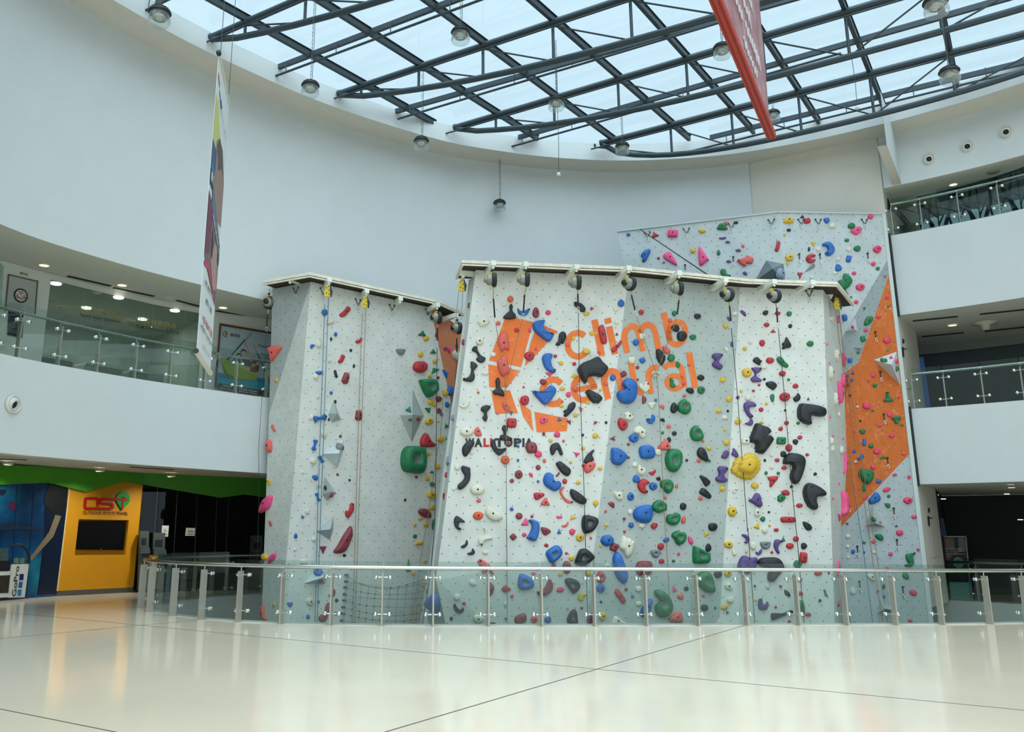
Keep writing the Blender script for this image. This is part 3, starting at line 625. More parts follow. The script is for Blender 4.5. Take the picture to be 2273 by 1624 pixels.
# ================================================================ holds: "x y w h turn colour shape" in the frame "@ox oy scale"; "P colour word outline"
HOLDS = """
@570 580 3.867
755 435 112 52 45 r s;628 515 75 50 20 w e;580 440 46 60 0 b y;675 625 28 38 0 b e;637 665 18 32 0 k e;528 705 45 70 0 w e;475 727 42 34 40 b d;875 680 64 42 30 r k;806 763 22 28 0 k y;1420 618 68 46 -10 g t;1450 660 48 42 0 y o;1232 772 75 58 180 a d;1403 798 44 48 0 y o;1512 770 50 40 0 g t;725 838 80 44 60 r s;622 850 30 38 0 w o;1528 855 42 40 0 y o;832 897 18 36 0 k e;1398 905 122 105 0 r o;535 955 62 34 180 b d;503 990 45 48 0 w o;676 965 70 26 -75 k s;760 1002 62 105 -12 m f;1522 930 74 40 30 g t;1484 985 36 30 0 y o;1555 997 24 26 0 m o
P g teardrop 1390,1035 1400,1015 1500,1010 1535,1030 1545,1080 1540,1120 1480,1168 1450,1160 1420,1110
1615 1130 45 55 0 y o;1655 1110 40 95 12 b e;1558 1182 52 50 0 m o;1487 1205 44 50 0 y o;1522 1225 36 45 0 y o;1630 1228 36 52 20 b e;522 1158 28 38 0 w o;637 1127 26 30 0 b o;672 1203 18 38 10 k s;466 1335 36 62 -25 w e;540 1345 112 62 10 b b;870 1322 62 95 0 m f;617 1357 14 30 0 k e;1310 1270 52 44 -20 g t;1383 1352 28 36 0 m y;1318 1357 30 26 0 g o;1560 1282 42 46 0 m y;1473 1268 56 40 -50 g t;1585 1312 22 34 0 b y;1475 1370 76 60 20 y e;1558 1372 16 18 0 y o;1625 1408 38 36 20 g t;1693 1345 50 55 0 c o;147 1430 62 28 -70 n k;170 1018 30 36 0 y o
P n wedge 105,735 215,728 205,765 140,850 125,845 115,790
97 1290 18 85 0 n e;575 1480 55 62 0 w o;495 1575 96 44 75 b b;716 1500 22 28 0 m o
P r horn-shaped 1440,1470 1405,1520 1400,1575 1420,1590 1510,1592 1527,1575 1490,1545 1465,1500
1575 1523 55 55 0 y o;1630 1517 28 24 0 g t;112 1585 48 115 0 n e;1765 530 30 60 0 b q;1650 748 66 46 -50 p t;1700 800 46 75 10 w y;1612 750 20 30 0 v e;1712 725 18 40 0 b e;1622 963 80 28 -70 b t;1540 630 20 50 0 m e;1780 695 36 52 0 m o;1825 380 22 48 0 m o;700 1590 40 50 0 a o;735 1600 20 40 0 m o
@570 980 3.867
550 150 66 40 -60 b b;480 165 50 60 0 w o;390 262 26 36 0 w o;112 340 62 28 -58 y t
P p slab-shaped 132,460 138,490 120,555 95,585 30,612 40,570 60,520 80,490
120 700 46 26 -70 n d;500 307 56 42 -45 b e;530 365 40 55 0 w o;522 475 76 36 -75 b b
P r curved 805,525 825,530 828,570 820,600 785,650 765,645 755,610 765,590 785,590 795,560
692 282 20 26 0 m o;795 330 18 22 0 k o;432 600 36 55 0 w y;390 640 30 30 20 b t;332 808 30 45 0 b e;487 838 38 40 0 w o
P m long 800,720 812,775 805,820 745,945 655,950 690,890 740,800
567 930 56 66 180 m t;750 975 28 26 30 k e;325 925 24 26 0 w o
P p blade-shaped 168,950 160,1000 110,1048 103,1040 112,990
70 990 45 60 0 y o
P g squarish 1270,45 1310,38 1400,45 1422,75 1430,180 1415,260 1390,275 1290,262 1250,245 1230,180 1240,90
1462 105 44 36 0 y o;1500 257 34 26 0 g t;1550 213 40 50 0 y o;1368 303 24 26 0 m o;1462 313 36 50 0 y o;1505 365 42 40 0 g y;1495 455 70 70 0 y o;1500 563 45 40 0 y q;1440 610 122 72 -28 m e;1403 658 38 30 0 y o;1355 712 24 32 0 y o;1450 708 44 42 0 y o;1520 712 40 100 0 g e;1355 810 34 36 0 g o;1388 870 76 36 10 y y;1272 500 20 28 0 k o;1640 160 60 80 20 c t;1632 285 34 50 0 r e;1610 470 36 60 180 r t;400 1030 62 45 0 w y;530 1120 78 66 20 b y;550 1190 45 36 0 m y;1300 1060 40 110 0 g t;1440 1027 32 28 0 y o;1343 1130 36 36 0 y o;1393 1085 30 40 0 m o;1435 1232 40 40 0 y o;645 1300 80 50 60 m k;683 1362 28 34 0 k o;455 1372 60 75 0 w o;283 1395 46 45 180 b d;528 1372 20 32 0 b e;148 1402 20 30 0 y o;438 1500 34 42 0 b e
P m bottle-shaped 620,1380 628,1420 610,1470 590,1530 555,1548 530,1530 535,1495 575,1470 585,1420 600,1388
675 1473 26 26 0 k q;60 1470 140 40 -80 n s
P b boulder-shaped 1525,1295 1555,1320 1575,1400 1560,1460 1540,1455 1480,1410 1460,1375 1480,1340
1380 1395 28 36 0 y o;1472 1285 26 46 0 m o;1425 1445 18 22 0 r o;1335 1553 40 30 0 y o;715 45 40 50 0 a o;590 395 22 40 0 k e;640 460 30 46 -25 r d
@1000 560 4.776
633 497 66 65 0 o o;567 553 50 48 0 w o
P k bell-shaped 640,545 660,575 655,620 690,665 688,700 630,712 570,705 555,690 595,645 625,620 620,575
P b smile-shaped 708,593 735,615 770,625 810,605 832,597 828,635 795,672 755,672 720,650
903 638 74 112 0 m e;1035 640 58 52 0 h o
P k boot-shaped 1310,528 1350,530 1400,555 1432,600 1418,632 1380,630 1345,590 1315,570
1493 593 44 32 30 r t;1438 653 66 42 25 y y;1808 538 72 78 0 b e;1752 605 52 48 0 w o;1760 742 46 46 0 w o;350 740 132 95 20 w y;505 752 48 48 0 n o
P b boomerang 865,770 890,735 960,720 998,725 985,775 1000,820 1080,860 1090,880 1060,940 1020,945 930,880 880,830
700 825 54 50 0 r o;837 825 36 44 0 h o
P n fin-shaped 575,840 600,870 622,1025 600,1040 570,1030 545,1060 525,1030 500,960 520,890
P n flame-shaped 560,1090 590,1120 625,1275 600,1290 550,1320 510,1265 490,1170 515,1140
308 942 85 85 0 w o
P k dumbbell 255,995 285,1000 285,1030 320,1090 372,1120 355,1160 320,1172 280,1150 270,1125 290,1105 265,1060 225,1045 230,1015
450 1085 62 50 0 w o
P k waisted 212,1160 250,1165 285,1195 282,1215 245,1260 260,1310 240,1365 180,1372 130,1355 135,1340 190,1320 215,1270 215,1220
365 1282 80 40 0 w y
P k skittle-shaped 505,1325 525,1370 525,1425 560,1470 570,1520 540,1525 500,1510 465,1510 445,1470 480,1440 475,1360
835 1100 108 100 0 r o;905 1025 28 34 0 h o;1300 912 40 46 0 y o
P k hooked 1180,840 1215,850 1228,890 1215,930 1195,970 1175,970 1170,945 1160,985 1130,992 1112,975 1140,935 1145,890 1155,860
1498 858 55 50 0 y o;1440 1050 85 64 0 y e
P r long 1565,800 1610,765 1640,830 1658,950 1615,975 1590,940 1575,870
1240 980 40 42 0 n o;1572 1055 36 36 0 n o;1762 865 32 30 0 m t
P r bone-shaped 1800,932 1815,945 1805,975 1760,1040 1720,1062 1702,1045 1715,1015 1760,980
1962 955 64 66 0 b o
P b bracket-shaped 1000,1075 1072,1075 1078,1110 1062,1150 1080,1215 1115,1265 1080,1275 1020,1250 985,1200 967,1120
1110 1100 40 38 0 r o;1172 1175 48 44 0 y o;1310 1182 46 40 20 r f
P k huge 1540,1108 1580,1125 1600,1160 1655,1210 1660,1250 1600,1325 1540,1315 1460,1320 1440,1375 1420,1395 1390,1360 1345,1270 1345,1225 1400,1170 1480,1140
1050 1297 90 46 180 h t;980 1373 76 60 -20 m o;1312 1310 48 44 0 y o;775 1428 24 26 0 h o;293 1485 28 30 0 o o;368 1415 34 36 0 w o
P b heart-shaped 1055,1410 1100,1430 1118,1470 1090,1530 1030,1600 985,1615 920,1550 870,1490 880,1465 960,1480 1010,1450
1185 1442 66 44 0 y e;1250 1508 56 60 0 h o;1720 1330 62 70 0 b o;1830 1290 76 64 30 m f;1980 1220 36 40 0 m o
P b comma-shaped 1830,1360 1880,1335 1940,1355 1972,1420 1965,1520 1930,1590 1860,1610 1790,1580 1757,1520 1770,1475 1810,1470 1845,1440 1810,1400
P k glove-shaped 1460,1455 1520,1480 1590,1520 1605,1560 1560,1605 1540,1590 1520,1605 1480,1570 1450,1530 1430,1480
1587 1460 30 28 0 y o;1455 1590 46 40 0 y o;785 1568 98 105 0 r o;1920 1140 66 75 0 w y;145 950 40 60 0 m o;1318 1445 60 60 0 n o;1645 1395 50 40 0 n o
@1000 880 5.076
P w crescent 110,85 150,95 190,40 215,45 195,110 150,130 105,115
P k spoon-shaped 350,115 400,95 445,105 450,130 415,170 410,200 418,240 400,280 380,275 355,240 375,210 370,180 340,155
P n chipped 580,80 600,60 640,80 670,130 640,170 600,140
530 185 40 36 0 n o;685 190 40 50 180 b t;685 298 112 105 0 r q;1045 265 96 74 30 p e;1225 252 52 46 10 b t;1268 318 32 30 0 y o
P k club-shaped 1380,60 1410,80 1400,130 1350,190 1300,230 1275,215 1282,185 1268,165 1310,140 1330,90
1408 208 56 46 10 y e;1475 140 72 42 -70 n t;1340 280 66 42 -45 m t;1628 290 54 32 35 m t;1752 292 32 34 0 k o;1252 105 45 44 0 y o;1258 58 28 30 0 n o;180 395 155 110 0 w o
P n shield-shaped 300,340 330,370 350,440 285,445 268,385
P k propeller-shaped 600,318 640,345 640,385 625,430 690,465 690,490 640,500 580,492 555,465 560,435 595,425 590,390 575,360
1050 420 36 46 0 m o;1200 428 72 66 0 h o;1127 495 44 44 0 y o;1272 500 36 34 20 n f;1488 433 32 34 0 k o;1630 438 74 60 20 y e
P k leaf-shaped 170,520 225,490 265,495 265,540 235,590 200,650 165,678 135,650 130,580
P k hook-shaped 470,490 500,480 510,540 545,590 620,575 625,600 560,660 520,650 470,590 450,530
912 578 136 130 0 m o;988 650 80 80 0 h o;762 560 30 36 0 b o
P k arch-shaped 1150,530 1200,517 1230,545 1265,640 1250,662 1230,655 1210,605 1190,600 1165,650 1135,658 1118,600 1125,555
1492 582 48 48 0 y o;1420 658 62 56 170 h t
P k beaked 1605,598 1620,605 1600,640 1595,665 1612,700 1600,725 1560,740 1520,752 1498,735 1515,690 1550,640
P n chunky 1545,740 1610,738 1632,770 1600,830 1530,865 1500,820 1510,775
1495 778 36 34 0 r o;615 715 98 100 0 o o;760 717 28 36 0 b o;1057 723 40 50 0 n o;987 798 56 60 0 m o;1352 738 38 36 0 y o;1683 808 52 46 0 y o;75 795 66 72 0 w o;243 628 44 50 0 w o
P k banana-shaped 120,790 150,780 215,800 222,830 218,940 150,1030 100,1048 78,1030 85,990 140,940 155,890 125,840
768 877 88 98 0 m o;907 880 62 40 -50 h e;690 948 50 48 0 m o;987 955 32 34 0 b o
P k shark-shaped 1210,735 1240,732 1330,800 1355,840 1340,885 1300,895 1240,850 1190,775 1188,745
P b bean-shaped 1065,870 1110,853 1145,880 1150,920 1180,960 1215,950 1243,980 1235,1030 1180,1065 1120,1045 1060,1000 1040,940
1208 878 60 26 50 m s;1287 955 56 60 0 r o;1437 967 58 46 10 y e
P n crescent 1275,1010 1280,1030 1255,1070 1285,1130 1340,1170 1375,1185 1360,1202 1310,1195 1265,1150 1232,1090 1232,1045
P k seal-shaped 1365,1038 1440,1075 1520,1140 1535,1175 1510,1212 1450,1205 1380,1160 1345,1100 1345,1060
300 1050 165 120 0 w o;35 1040 34 38 0 w o
P r triangular 940,1085 1040,1085 1055,1115 975,1165 945,1145
P n triangular 1068,1140 1090,1165 1118,1210 1105,1228 1025,1222 1018,1200
318 1172 54 46 20 n y;310 1340 115 95 0 o o
P w craggy 430,1230 470,1255 510,1300 575,1330 585,1380 500,1405 440,1380 395,1330 395,1270
P k C-shaped 55,1350 80,1343 140,1385 162,1405 150,1418 105,1415 92,1460 120,1490 105,1505 60,1480 38,1430 40,1380
688 1268 44 42 0 b y;772 1345 80 78 0 m o
P p triangular 850,1365 870,1410 870,1450 795,1448 815,1410
917 1348 36 34 20 r e;1225 1355 66 40 0 p s;1373 1355 76 52 20 y t
P n crescent 1325,1405 1325,1440 1300,1470 1255,1465 1255,1450 1290,1440
P b crescent 890,1382 950,1390 995,1420 1000,1500 975,1600 950,1624 900,1620 858,1590 885,1540 910,1480 905,1430 875,1400
P m almond-shaped 1018,1472 1090,1480 1132,1520 1075,1562 1040,1545
1222 1515 46 60 0 b t;1370 1523 66 75 0 h o
P k dished 1490,1345 1540,1335 1630,1355 1662,1390 1655,1440 1600,1520 1520,1545 1490,1520 1472,1440
1455 1590 95 80 -15 y y;705 1580 66 66 45 m q;830 1555 50 50 0 h o;1635 1198 62 70 0 y o
P b rounded 1805,600 1830,575 1900,590 1975,655 1975,700 1920,765 1880,775 1810,735
@1000 1120 5.412
P w S-shaped 390,275 420,268 445,310 440,345 490,375 505,410 450,420 400,440 385,490 360,490 335,460 335,400 390,370 410,340 405,305
P k tusk-shaped 190,420 207,440 205,480 160,520 128,515 128,495 175,465
P k tusk-shaped 262,520 290,550 290,580 260,602 205,598 205,580 250,560
418 573 72 50 0 w o;1150 485 58 46 -20 r f
P b pocketed 1180,530 1270,482 1325,520 1338,590 1290,650 1220,700 1190,690 1150,620 1143,570
1393 582 40 36 0 h o;1452 642 62 62 0 y o
P k dished 1545,545 1600,525 1660,545 1730,620 1720,650 1650,710 1590,738 1500,715 1490,680 1510,620
P n fin-shaped 340,655 370,650 420,680 480,730 520,830 495,825 460,790 390,825 370,770 330,690
1238 735 60 90 0 m e;1395 750 105 155 0 m o
P b pocketed 830,830 880,830 960,870 1005,930 1000,980 920,1015 840,1010 810,970 812,890
998 820 60 40 0 p e
P m crescent 1185,887 1220,920 1230,980 1200,1050 1120,1090 1060,1080 1035,1040 1090,1030 1130,990 1160,930
P k dished 1385,885 1440,880 1520,905 1560,960 1540,1020 1480,1065 1440,1030 1390,960 1370,920
265 935 96 66 -20 w y;1315 835 56 48 20 y e
P m gem-shaped 480,930 525,985 510,1060 475,1097 455,1080 452,980
P r gem-shaped 650,965 680,975 728,1010 700,1035 655,1050 610,1015
740 1095 42 46 -30 h e;1315 1015 96 64 15 h e;662 1190 46 46 0 w y;75 1108 75 75 0 w o;162 1183 42 40 0 r o
P k crescent 55,1185 75,1220 100,1250 135,1250 150,1232 162,1250 145,1290 100,1298 60,1275 35,1230 38,1195
P y gun-shaped 1560,1062 1630,1060 1630,1085 1590,1100 1595,1135 1570,1150 1530,1130 1530,1090
1800 868 105 145 0 r o;1802 1002 100 108 0 b o
P r brick-shaped 2005,1005 2105,1145 2065,1190 2020,1130 1968,1055
2107 1017 38 44 0 m o;2185 1100 40 42 0 b y;2250 1005 60 70 0 w o;2255 1190 56 56 0 w o
P m rounded 870,1300 900,1310 912,1370 890,1410 800,1435 768,1400 775,1340
1005 1375 85 95 0 n o;1172 1375 84 90 -20 b e;335 1365 125 110 0 w o;665 1367 30 34 0 r o;500 1424 95 30 0 k y;10 1365 40 50 0 k o
P k dished 1485,1250 1510,1280 1520,1360 1520,1430 1425,1430 1395,1385 1410,1330 1445,1275
1408 1240 30 36 0 y o;1575 1238 36 38 0 r o;1808 1165 24 36 0 k e;1675 1370 80 110 0 m e;1820 1340 90 110 0 y y
P w lobe-shaped 1940,1400 1960,1345 2000,1340 2060,1390 2115,1438 1945,1438
1875 430 150 140 0 b o;1962 508 88 100 -20 m q;1800 495 32 40 0 y o;1685 400 32 36 0 n o;1862 78 38 34 30 n f;1870 243 46 46 0 y o;2085 168 36 40 0 m o;2165 245 62 62 10 b c;2090 330 38 40 180 r t;2155 85 55 66 0 w o
P w tooth-shaped 2065,370 2100,395 2150,400 2165,430 2195,430 2190,500 2165,590 2115,635 2090,610 2070,560 2025,520 2030,460
P b long 1970,572 2020,580 2060,680 2105,800 2112,880 2090,945 2040,930 1985,860 1955,770 1942,650
1885 735 60 60 -90 w c;1655 820 66 70 0 y y
@1380 560 5.075
218 675 60 55 0 r y;595 690 62 60 0 g o;540 768 50 48 0 n o;850 722 76 64 0 k y;602 852 100 78 -30 k e;672 945 108 115 0 k o;798 957 72 64 0 g y;228 945 72 75 0 w y;157 1015 62 72 0 b o
P n leaf-shaped 455,1060 490,1055 545,1110 535,1140 500,1145 465,1110
P k seed-shaped 385,1100 420,1092 460,1140 482,1200 455,1265 430,1262 390,1190
553 1188 74 88 0 g o;110 1213 80 80 0 w y;230 1218 68 70 0 b y;628 1262 46 75 12 g e;178 1297 34 36 0 m o;755 1267 36 36 0 n o
P v hourglass-shaped 1040,1135 1110,1140 1125,1170 1090,1215 1085,1245 1125,1270 1120,1310 1090,1322 1030,1290 1013,1255 1045,1225 1035,1200 1010,1175
1165 828 56 56 0 y y;1212 750 72 36 -50 v e;1270 690 76 48 0 w e;1370 685 92 36 -45 v e;1238 1033 70 30 90 v e;1177 1093 60 38 -60 w e;375 1375 80 75 0 w y
P w claw-shaped 190,1480 215,1475 240,1505 270,1455 300,1490 300,1540 260,1580 225,1555 185,1520
177 1435 24 24 0 m o
P g sock-shaped 545,1412 570,1425 580,1470 605,1500 590,1522 545,1515 540,1480 545,1450 535,1430
698 1468 46 46 0 n o;888 1412 80 64 -15 k o;768 1555 94 64 -28 k e;892 1553 82 88 0 g o;703 1613 34 30 0 n o;1133 1437 56 56 0 y o;1385 1083 48 48 0 y o;1447 1012 50 50 0 w o
@1320 860 5.8
633 158 100 60 -90 m d;783 160 34 36 0 b y;728 235 106 84 180 w t;865 245 62 52 -30 n y;1015 262 90 138 0 k e
P g notched 1140,150 1170,165 1165,195 1200,185 1225,240 1230,300 1190,345 1130,340 1070,300 1062,240 1090,180
P w wrench-shaped 400,310 430,308 460,340 470,365 500,360 500,390 460,425 430,425 385,405 390,370 375,340
P r strawberry-shaped 320,388 380,420 420,480 400,530 360,557 320,530 290,450
P b C-shaped 735,345 768,370 770,420 740,460 700,465 665,430 662,400 700,405 730,380
872 418 62 46 -20 k d;950 500 54 52 0 n o;872 580 36 40 0 g o;1022 590 60 60 0 k o;953 670 54 70 0 k e;1723 148 68 70 0 y o;1590 300 64 56 0 y o;1712 302 32 36 20 k f;1667 382 62 58 0 w o;1672 545 34 34 0 y o
P g notched 1290,487 1315,505 1310,540 1330,515 1360,550 1390,630 1370,680 1310,690 1250,670 1222,600 1235,530
P w jigsaw-shaped 545,495 590,500 655,555 655,585 630,600 655,625 620,655 580,640 555,600 500,580 500,540
497 650 116 115 0 b o;235 648 68 52 -20 m t;432 730 38 38 0 m o;432 900 38 38 0 m o
P b squarish 590,755 690,742 745,770 770,850 745,910 610,918 575,870 563,810
P n arrow-shaped 905,665 945,720 962,780 950,805 880,805 805,782
808 833 92 90 0 w y
P g ringed 950,800 1040,788 1105,840 1100,980 1050,1075 1000,1088 940,1060 905,970 905,880
P k seed-shaped 1330,785 1365,768 1410,800 1455,920 1440,955 1400,940 1330,890 1312,840
1338 940 54 52 0 n o;1475 943 34 40 0 g o;1692 710 70 70 0 y o;1470 780 58 52 0 y o;1393 690 30 30 0 n o;1150 105 40 44 0 n o
P v rocky 1670,815 1715,810 1720,860 1690,915 1628,900 1640,860
P v horn-shaped 1780,778 1810,800 1850,870 1830,903 1790,885 1755,860 1770,830
1183 935 34 36 0 k o;513 990 78 72 20 w y
P w tailed 560,992 578,1000 575,1025 640,1030 658,1080 620,1128 570,1120 545,1085 545,1040
P r smile-shaped 780,1052 780,1090 745,1130 700,1105 698,1085 740,1080
530 1172 86 105 0 b e;820 1172 62 50 -30 k e
P r C-shaped 600,1180 650,1178 695,1215 690,1240 655,1245 640,1290 675,1340 650,1365 600,1350 555,1300 548,1235
750 1270 102 102 0 b o
P g ringed 845,1205 900,1185 965,1190 1005,1250 995,1320 945,1365 900,1340 870,1300 838,1270
1052 1268 40 56 0 n e
P w trousers-shaped 250,1335 290,1345 340,1340 355,1400 350,1440 300,1445 265,1410 245,1370
460 1400 86 108 0 b e;905 1412 34 46 0 n e
P v hourglass-shaped 1600,1012 1680,1015 1702,1060 1660,1110 1655,1145 1697,1175 1680,1220 1600,1218 1550,1190 1560,1150 1590,1140 1590,1090 1575,1050
P k wedge-shaped 1360,1125 1410,1150 1485,1215 1440,1272 1410,1255 1375,1190 1350,1150
P k slab-shaped 1385,1290 1430,1320 1495,1395 1480,1430 1440,1420 1370,1380 1342,1350 1360,1310
1357 1425 58 50 0 n o;1637 1295 76 70 20 y e;1135 1530 80 96 0 k o;217 1505 92 62 -40 m d
P g lobed 770,1465 820,1445 880,1470 915,1500 915,1580 880,1590 820,1615 760,1590 728,1550 740,1500
@1320 1120 5.8
P b squarish 530,40 600,10 690,0 715,25 728,120 700,220 640,235 540,210 492,150 500,80
P g lobed 920,150 960,120 1000,120 1040,98 1090,130 1090,190 1060,245 1000,265 930,235 912,190
1142 192 54 100 -12 n e;1515 285 112 108 0 k o;605 268 86 70 0 w y;763 270 94 72 35 r o;465 263 70 70 60 b c;1443 375 66 66 -90 y t
P g lobed 1000,360 1060,332 1100,350 1150,355 1172,400 1150,480 1080,518 1040,490 1020,440 985,405
1228 455 56 115 20 p e;917 450 84 62 30 b y;848 537 82 90 0 r o
P a dished 715,590 760,580 800,575 845,600 825,655 790,682 740,660
1460 550 74 108 0 k e
P g sail-shaped 1258,550 1290,535 1360,570 1450,620 1468,660 1455,750 1300,760 1260,730
1078 633 36 46 0 h o;858 727 72 66 0 r o;1012 722 36 34 0 g q
P m boxy 560,730 640,720 710,730 730,780 720,870 690,905 560,905 530,850 528,780
P g tall 1400,850 1440,855 1490,940 1520,1060 1530,1125 1490,1135 1400,1110 1320,1030 1295,970 1320,890
1583 895 100 100 0 k o;1715 880 100 100 0 y o
P g six-shaped 760,1110 810,1087 870,1110 940,1170 985,1270 990,1350 950,1430 870,1455 800,1425 768,1350 775,1290 830,1245 850,1220 835,1180 780,1175
1020 1078 56 84 20 p t;1177 1078 60 62 0 k o;1102 1180 88 76 -30 n e;1397 1168 40 38 0 h o;1410 1325 94 88 0 k o;1548 1325 24 50 0 g e
P n rounded 1075,1365 1105,1400 1125,1470 1110,1515 1000,1510 945,1480 960,1440 1020,1400
P b blade-shaped 710,1205 738,1225 715,1350 690,1430 590,1430 590,1350 640,1280 680,1220
565 1085 75 80 0 w o;568 1270 72 60 0 w o;1765 88 110 135 0 y o;1722 512 120 96 -10 y y;1790 617 50 88 25 w e;1720 1050 112 90 -35 w y;1745 1225 90 85 0 w o;1672 1315 100 70 20 y y;1702 1378 44 46 30 v t;1600 1495 60 80 0 w t
@1580 600 5.415
643 510 72 56 30 k y;788 517 68 48 0 r o;927 522 60 62 0 g o;657 655 68 52 0 r o;733 727 62 42 0 r t;940 670 46 50 0 k o;603 873 68 78 0 r o
P k pointed 893,800 920,840 950,890 945,925 895,935 860,948 842,935 850,910 840,880 870,855
1180 882 82 68 0 g o
P k turtle-shaped 490,1080 510,1050 545,1042 580,1080 603,1090 580,1115 575,1140 545,1130 500,1100
695 1083 95 76 0 r o
P g long 775,1065 800,1035 835,1050 870,1100 915,1140 910,1168 860,1160 800,1115
623 1160 78 56 0 w e;415 1228 115 108 0 y o
P v hourglass-shaped 470,1172 550,1165 590,1180 580,1215 530,1250 535,1275 590,1310 585,1340 490,1342 465,1310 480,1285 510,1260 505,1225
847 1240 82 64 0 r o;922 1312 36 34 0 g o;629 1308 32 34 0 k o
P k curved 650,1350 700,1332 745,1345 777,1385 760,1420 735,1437 690,1415 650,1380
567 1378 32 30 0 r o;1003 1388 70 58 0 r e;352 1450 38 40 0 y o;498 1447 34 34 0 r o;200 1547 64 66 0 y o;311 1527 44 44 20 v y;430 1530 76 72 0 w o
P g drop-shaped 710,1490 745,1490 748,1540 735,1585 715,1570 698,1520
872 1522 118 108 0 r o
P k angular 1033,1472 1062,1520 1050,1560 1005,1582 978,1555 980,1530 1015,1500
1157 1540 34 36 0 g t;1430 580 55 75 0 w y;1513 588 45 90 0 p e;1490 1020 66 150 0 w y
P p kite-shaped 1535,1005 1555,995 1600,1030 1605,1080 1575,1158 1545,1100
1418 1230 58 160 10 w e;1380 885 20 40 0 p e;1408 1112 20 34 0 p e
P p wing-shaped 1550,1240 1590,1290 1600,1370 1560,1410 1525,1370 1530,1300
P p wing-shaped 1480,1330 1520,1370 1565,1450 1560,1540 1525,1600 1505,1590 1480,1480
1475 1545 58 160 6 w e
@1580 880 5.415
P v C-shaped 385,80 430,57 490,62 528,100 520,122 460,125 445,160 460,200 490,230 480,258 440,245 400,190 378,130
P v fin-shaped 465,262 490,290 490,330 460,350 400,330 400,318 440,305
590 157 54 54 0 r o;655 85 36 34 0 y y;312 300 92 70 30 y y;597 310 46 34 0 y y
P k boomerang 1030,130 1060,85 1110,85 1230,100 1330,130 1360,180 1340,240 1240,235 1190,225 1175,270 1185,330 1160,340 1090,320 1030,260 1022,180
897 315 60 52 0 r o;1035 320 44 38 0 g y;825 387 54 52 0 r o;880 165 28 30 0 k o
P k split 540,318 590,345 660,365 690,400 695,420 650,455 640,480 680,465 730,515 700,570 620,680 590,688 515,665 525,640 505,620 520,600 510,560 460,550 443,510 480,420 510,340
400 535 100 75 0 w q;1057 490 58 50 0 r o;1002 543 64 70 0 k y;830 530 112 88 0 g q;922 615 80 90 0 r o;713 700 48 48 0 w o;715 847 48 50 0 w o;855 690 66 75 0 k o;783 763 60 46 0 r o;867 853 68 50 0 r e
P k boomerang 870,720 920,682 1000,680 1080,710 1110,770 1100,860 1060,980 1020,1045 980,1050 940,1000 935,930 965,860 940,815 850,808
635 765 34 34 0 k f;1143 698 40 40 0 r o;1240 930 46 40 20 k f
P y scalloped 390,700 450,678 510,705 560,750 575,800 570,870 540,920 490,980 430,1000 360,990 300,960 230,910 225,860 250,830 250,800 290,740 340,730
650 920 40 46 0 g y;797 922 40 42 0 g y
P r tooth-shaped 665,970 720,955 790,955 790,990 750,1040 710,1090 692,1070 695,1020
515 1070 90 76 0 y o
P v mountain-shaped 540,1155 575,1180 590,1250 605,1300 570,1332 500,1290 435,1245 480,1220 510,1170
885 1152 104 68 -10 r e;832 1217 98 98 0 g y;275 1125 60 70 -40 w c;955 1082 36 36 0 k o
P k boomerang 1110,1070 1160,1035 1230,1055 1320,1110 1360,1160 1345,1195 1290,1200 1245,1215 1245,1270 1260,1310 1250,1350 1220,1362 1160,1330 1110,1250 1088,1150
1050 1308 80 54 0 r o;543 1390 75 110 0 w e;684 1388 28 28 0 k o;610 1472 64 62 0 g y
P r sausage-shaped 820,1470 840,1445 900,1442 990,1450 1005,1480 985,1510 890,1512 840,1510
545 1547 72 76 -20 y t;692 1550 32 32 0 y o
P k sharp 1090,1505 1130,1505 1180,1540 1200,1580 1180,1605 1140,1605 1105,1560
773 1600 62 44 0 r o;632 1605 70 75 0 w o
P w bowl-shaped 1410,490 1450,520 1470,560 1445,655 1425,640 1430,580 1405,560
1553 640 58 100 -10 w e
P p petal-shaped 1590,652 1628,700 1632,780 1600,860 1555,918 1545,905 1575,790
1417 240 24 36 0 p e;1450 475 24 36 0 p e;1573 505 18 36 0 p e;1525 1045 26 40 0 p e;1450 1225 24 36 0 p e;1525 215 40 65 0 w y
P p shell-shaped 1520,1128 1600,1210 1640,1290 1640,1360 1600,1420 1530,1440 1500,1400 1520,1320
P p triangular 1478,1400 1530,1430 1580,1455 1530,1495 1500,1460
@1580 1140 6.247
P v crescent 415,285 450,280 500,305 518,350 510,395 470,412 445,395 470,370 460,335 415,305
565 448 84 118 20 w o
P a dished 662,400 710,385 800,385 805,420 785,475 730,490 690,470
P v bracket-shaped 685,482 695,510 680,555 630,575 605,545 610,520 645,530
P v curved 870,365 910,352 965,370 965,385 925,430 915,480 935,530 930,550 905,548 870,490 853,430
988 347 58 68 0 g t;1163 348 82 76 0 r o;1080 445 104 84 0 r o;1275 447 84 94 0 k y;1265 605 108 150 0 r q;830 535 36 36 0 r o;475 530 34 34 0 y o
P v blocky 400,600 450,575 530,605 625,610 610,740 560,780 490,840 440,800 370,800 350,740 360,680
P k huge 630,650 680,610 790,600 890,605 950,650 985,720 985,760 930,830 880,900 830,942 790,935 765,890 780,820 790,760 700,740 630,700
1187 698 112 110 0 g o;1473 820 112 75 0 r e;1207 905 88 60 0 r e;1620 822 28 34 0 k o;1223 1102 82 60 0 r e;595 1000 34 40 0 g o;768 1003 56 78 15 w o;953 1005 42 44 0 r o
P k seed-shaped 1005,1048 1050,1070 1085,1120 1080,1145 1040,1140 1010,1110
1165 1190 45 60 0 r o
P v U-shaped 645,1185 690,1175 695,1220 715,1255 740,1245 760,1215 778,1225 775,1290 740,1330 670,1325 640,1290
607 1195 34 38 0 y o;884 1292 36 38 0 r o
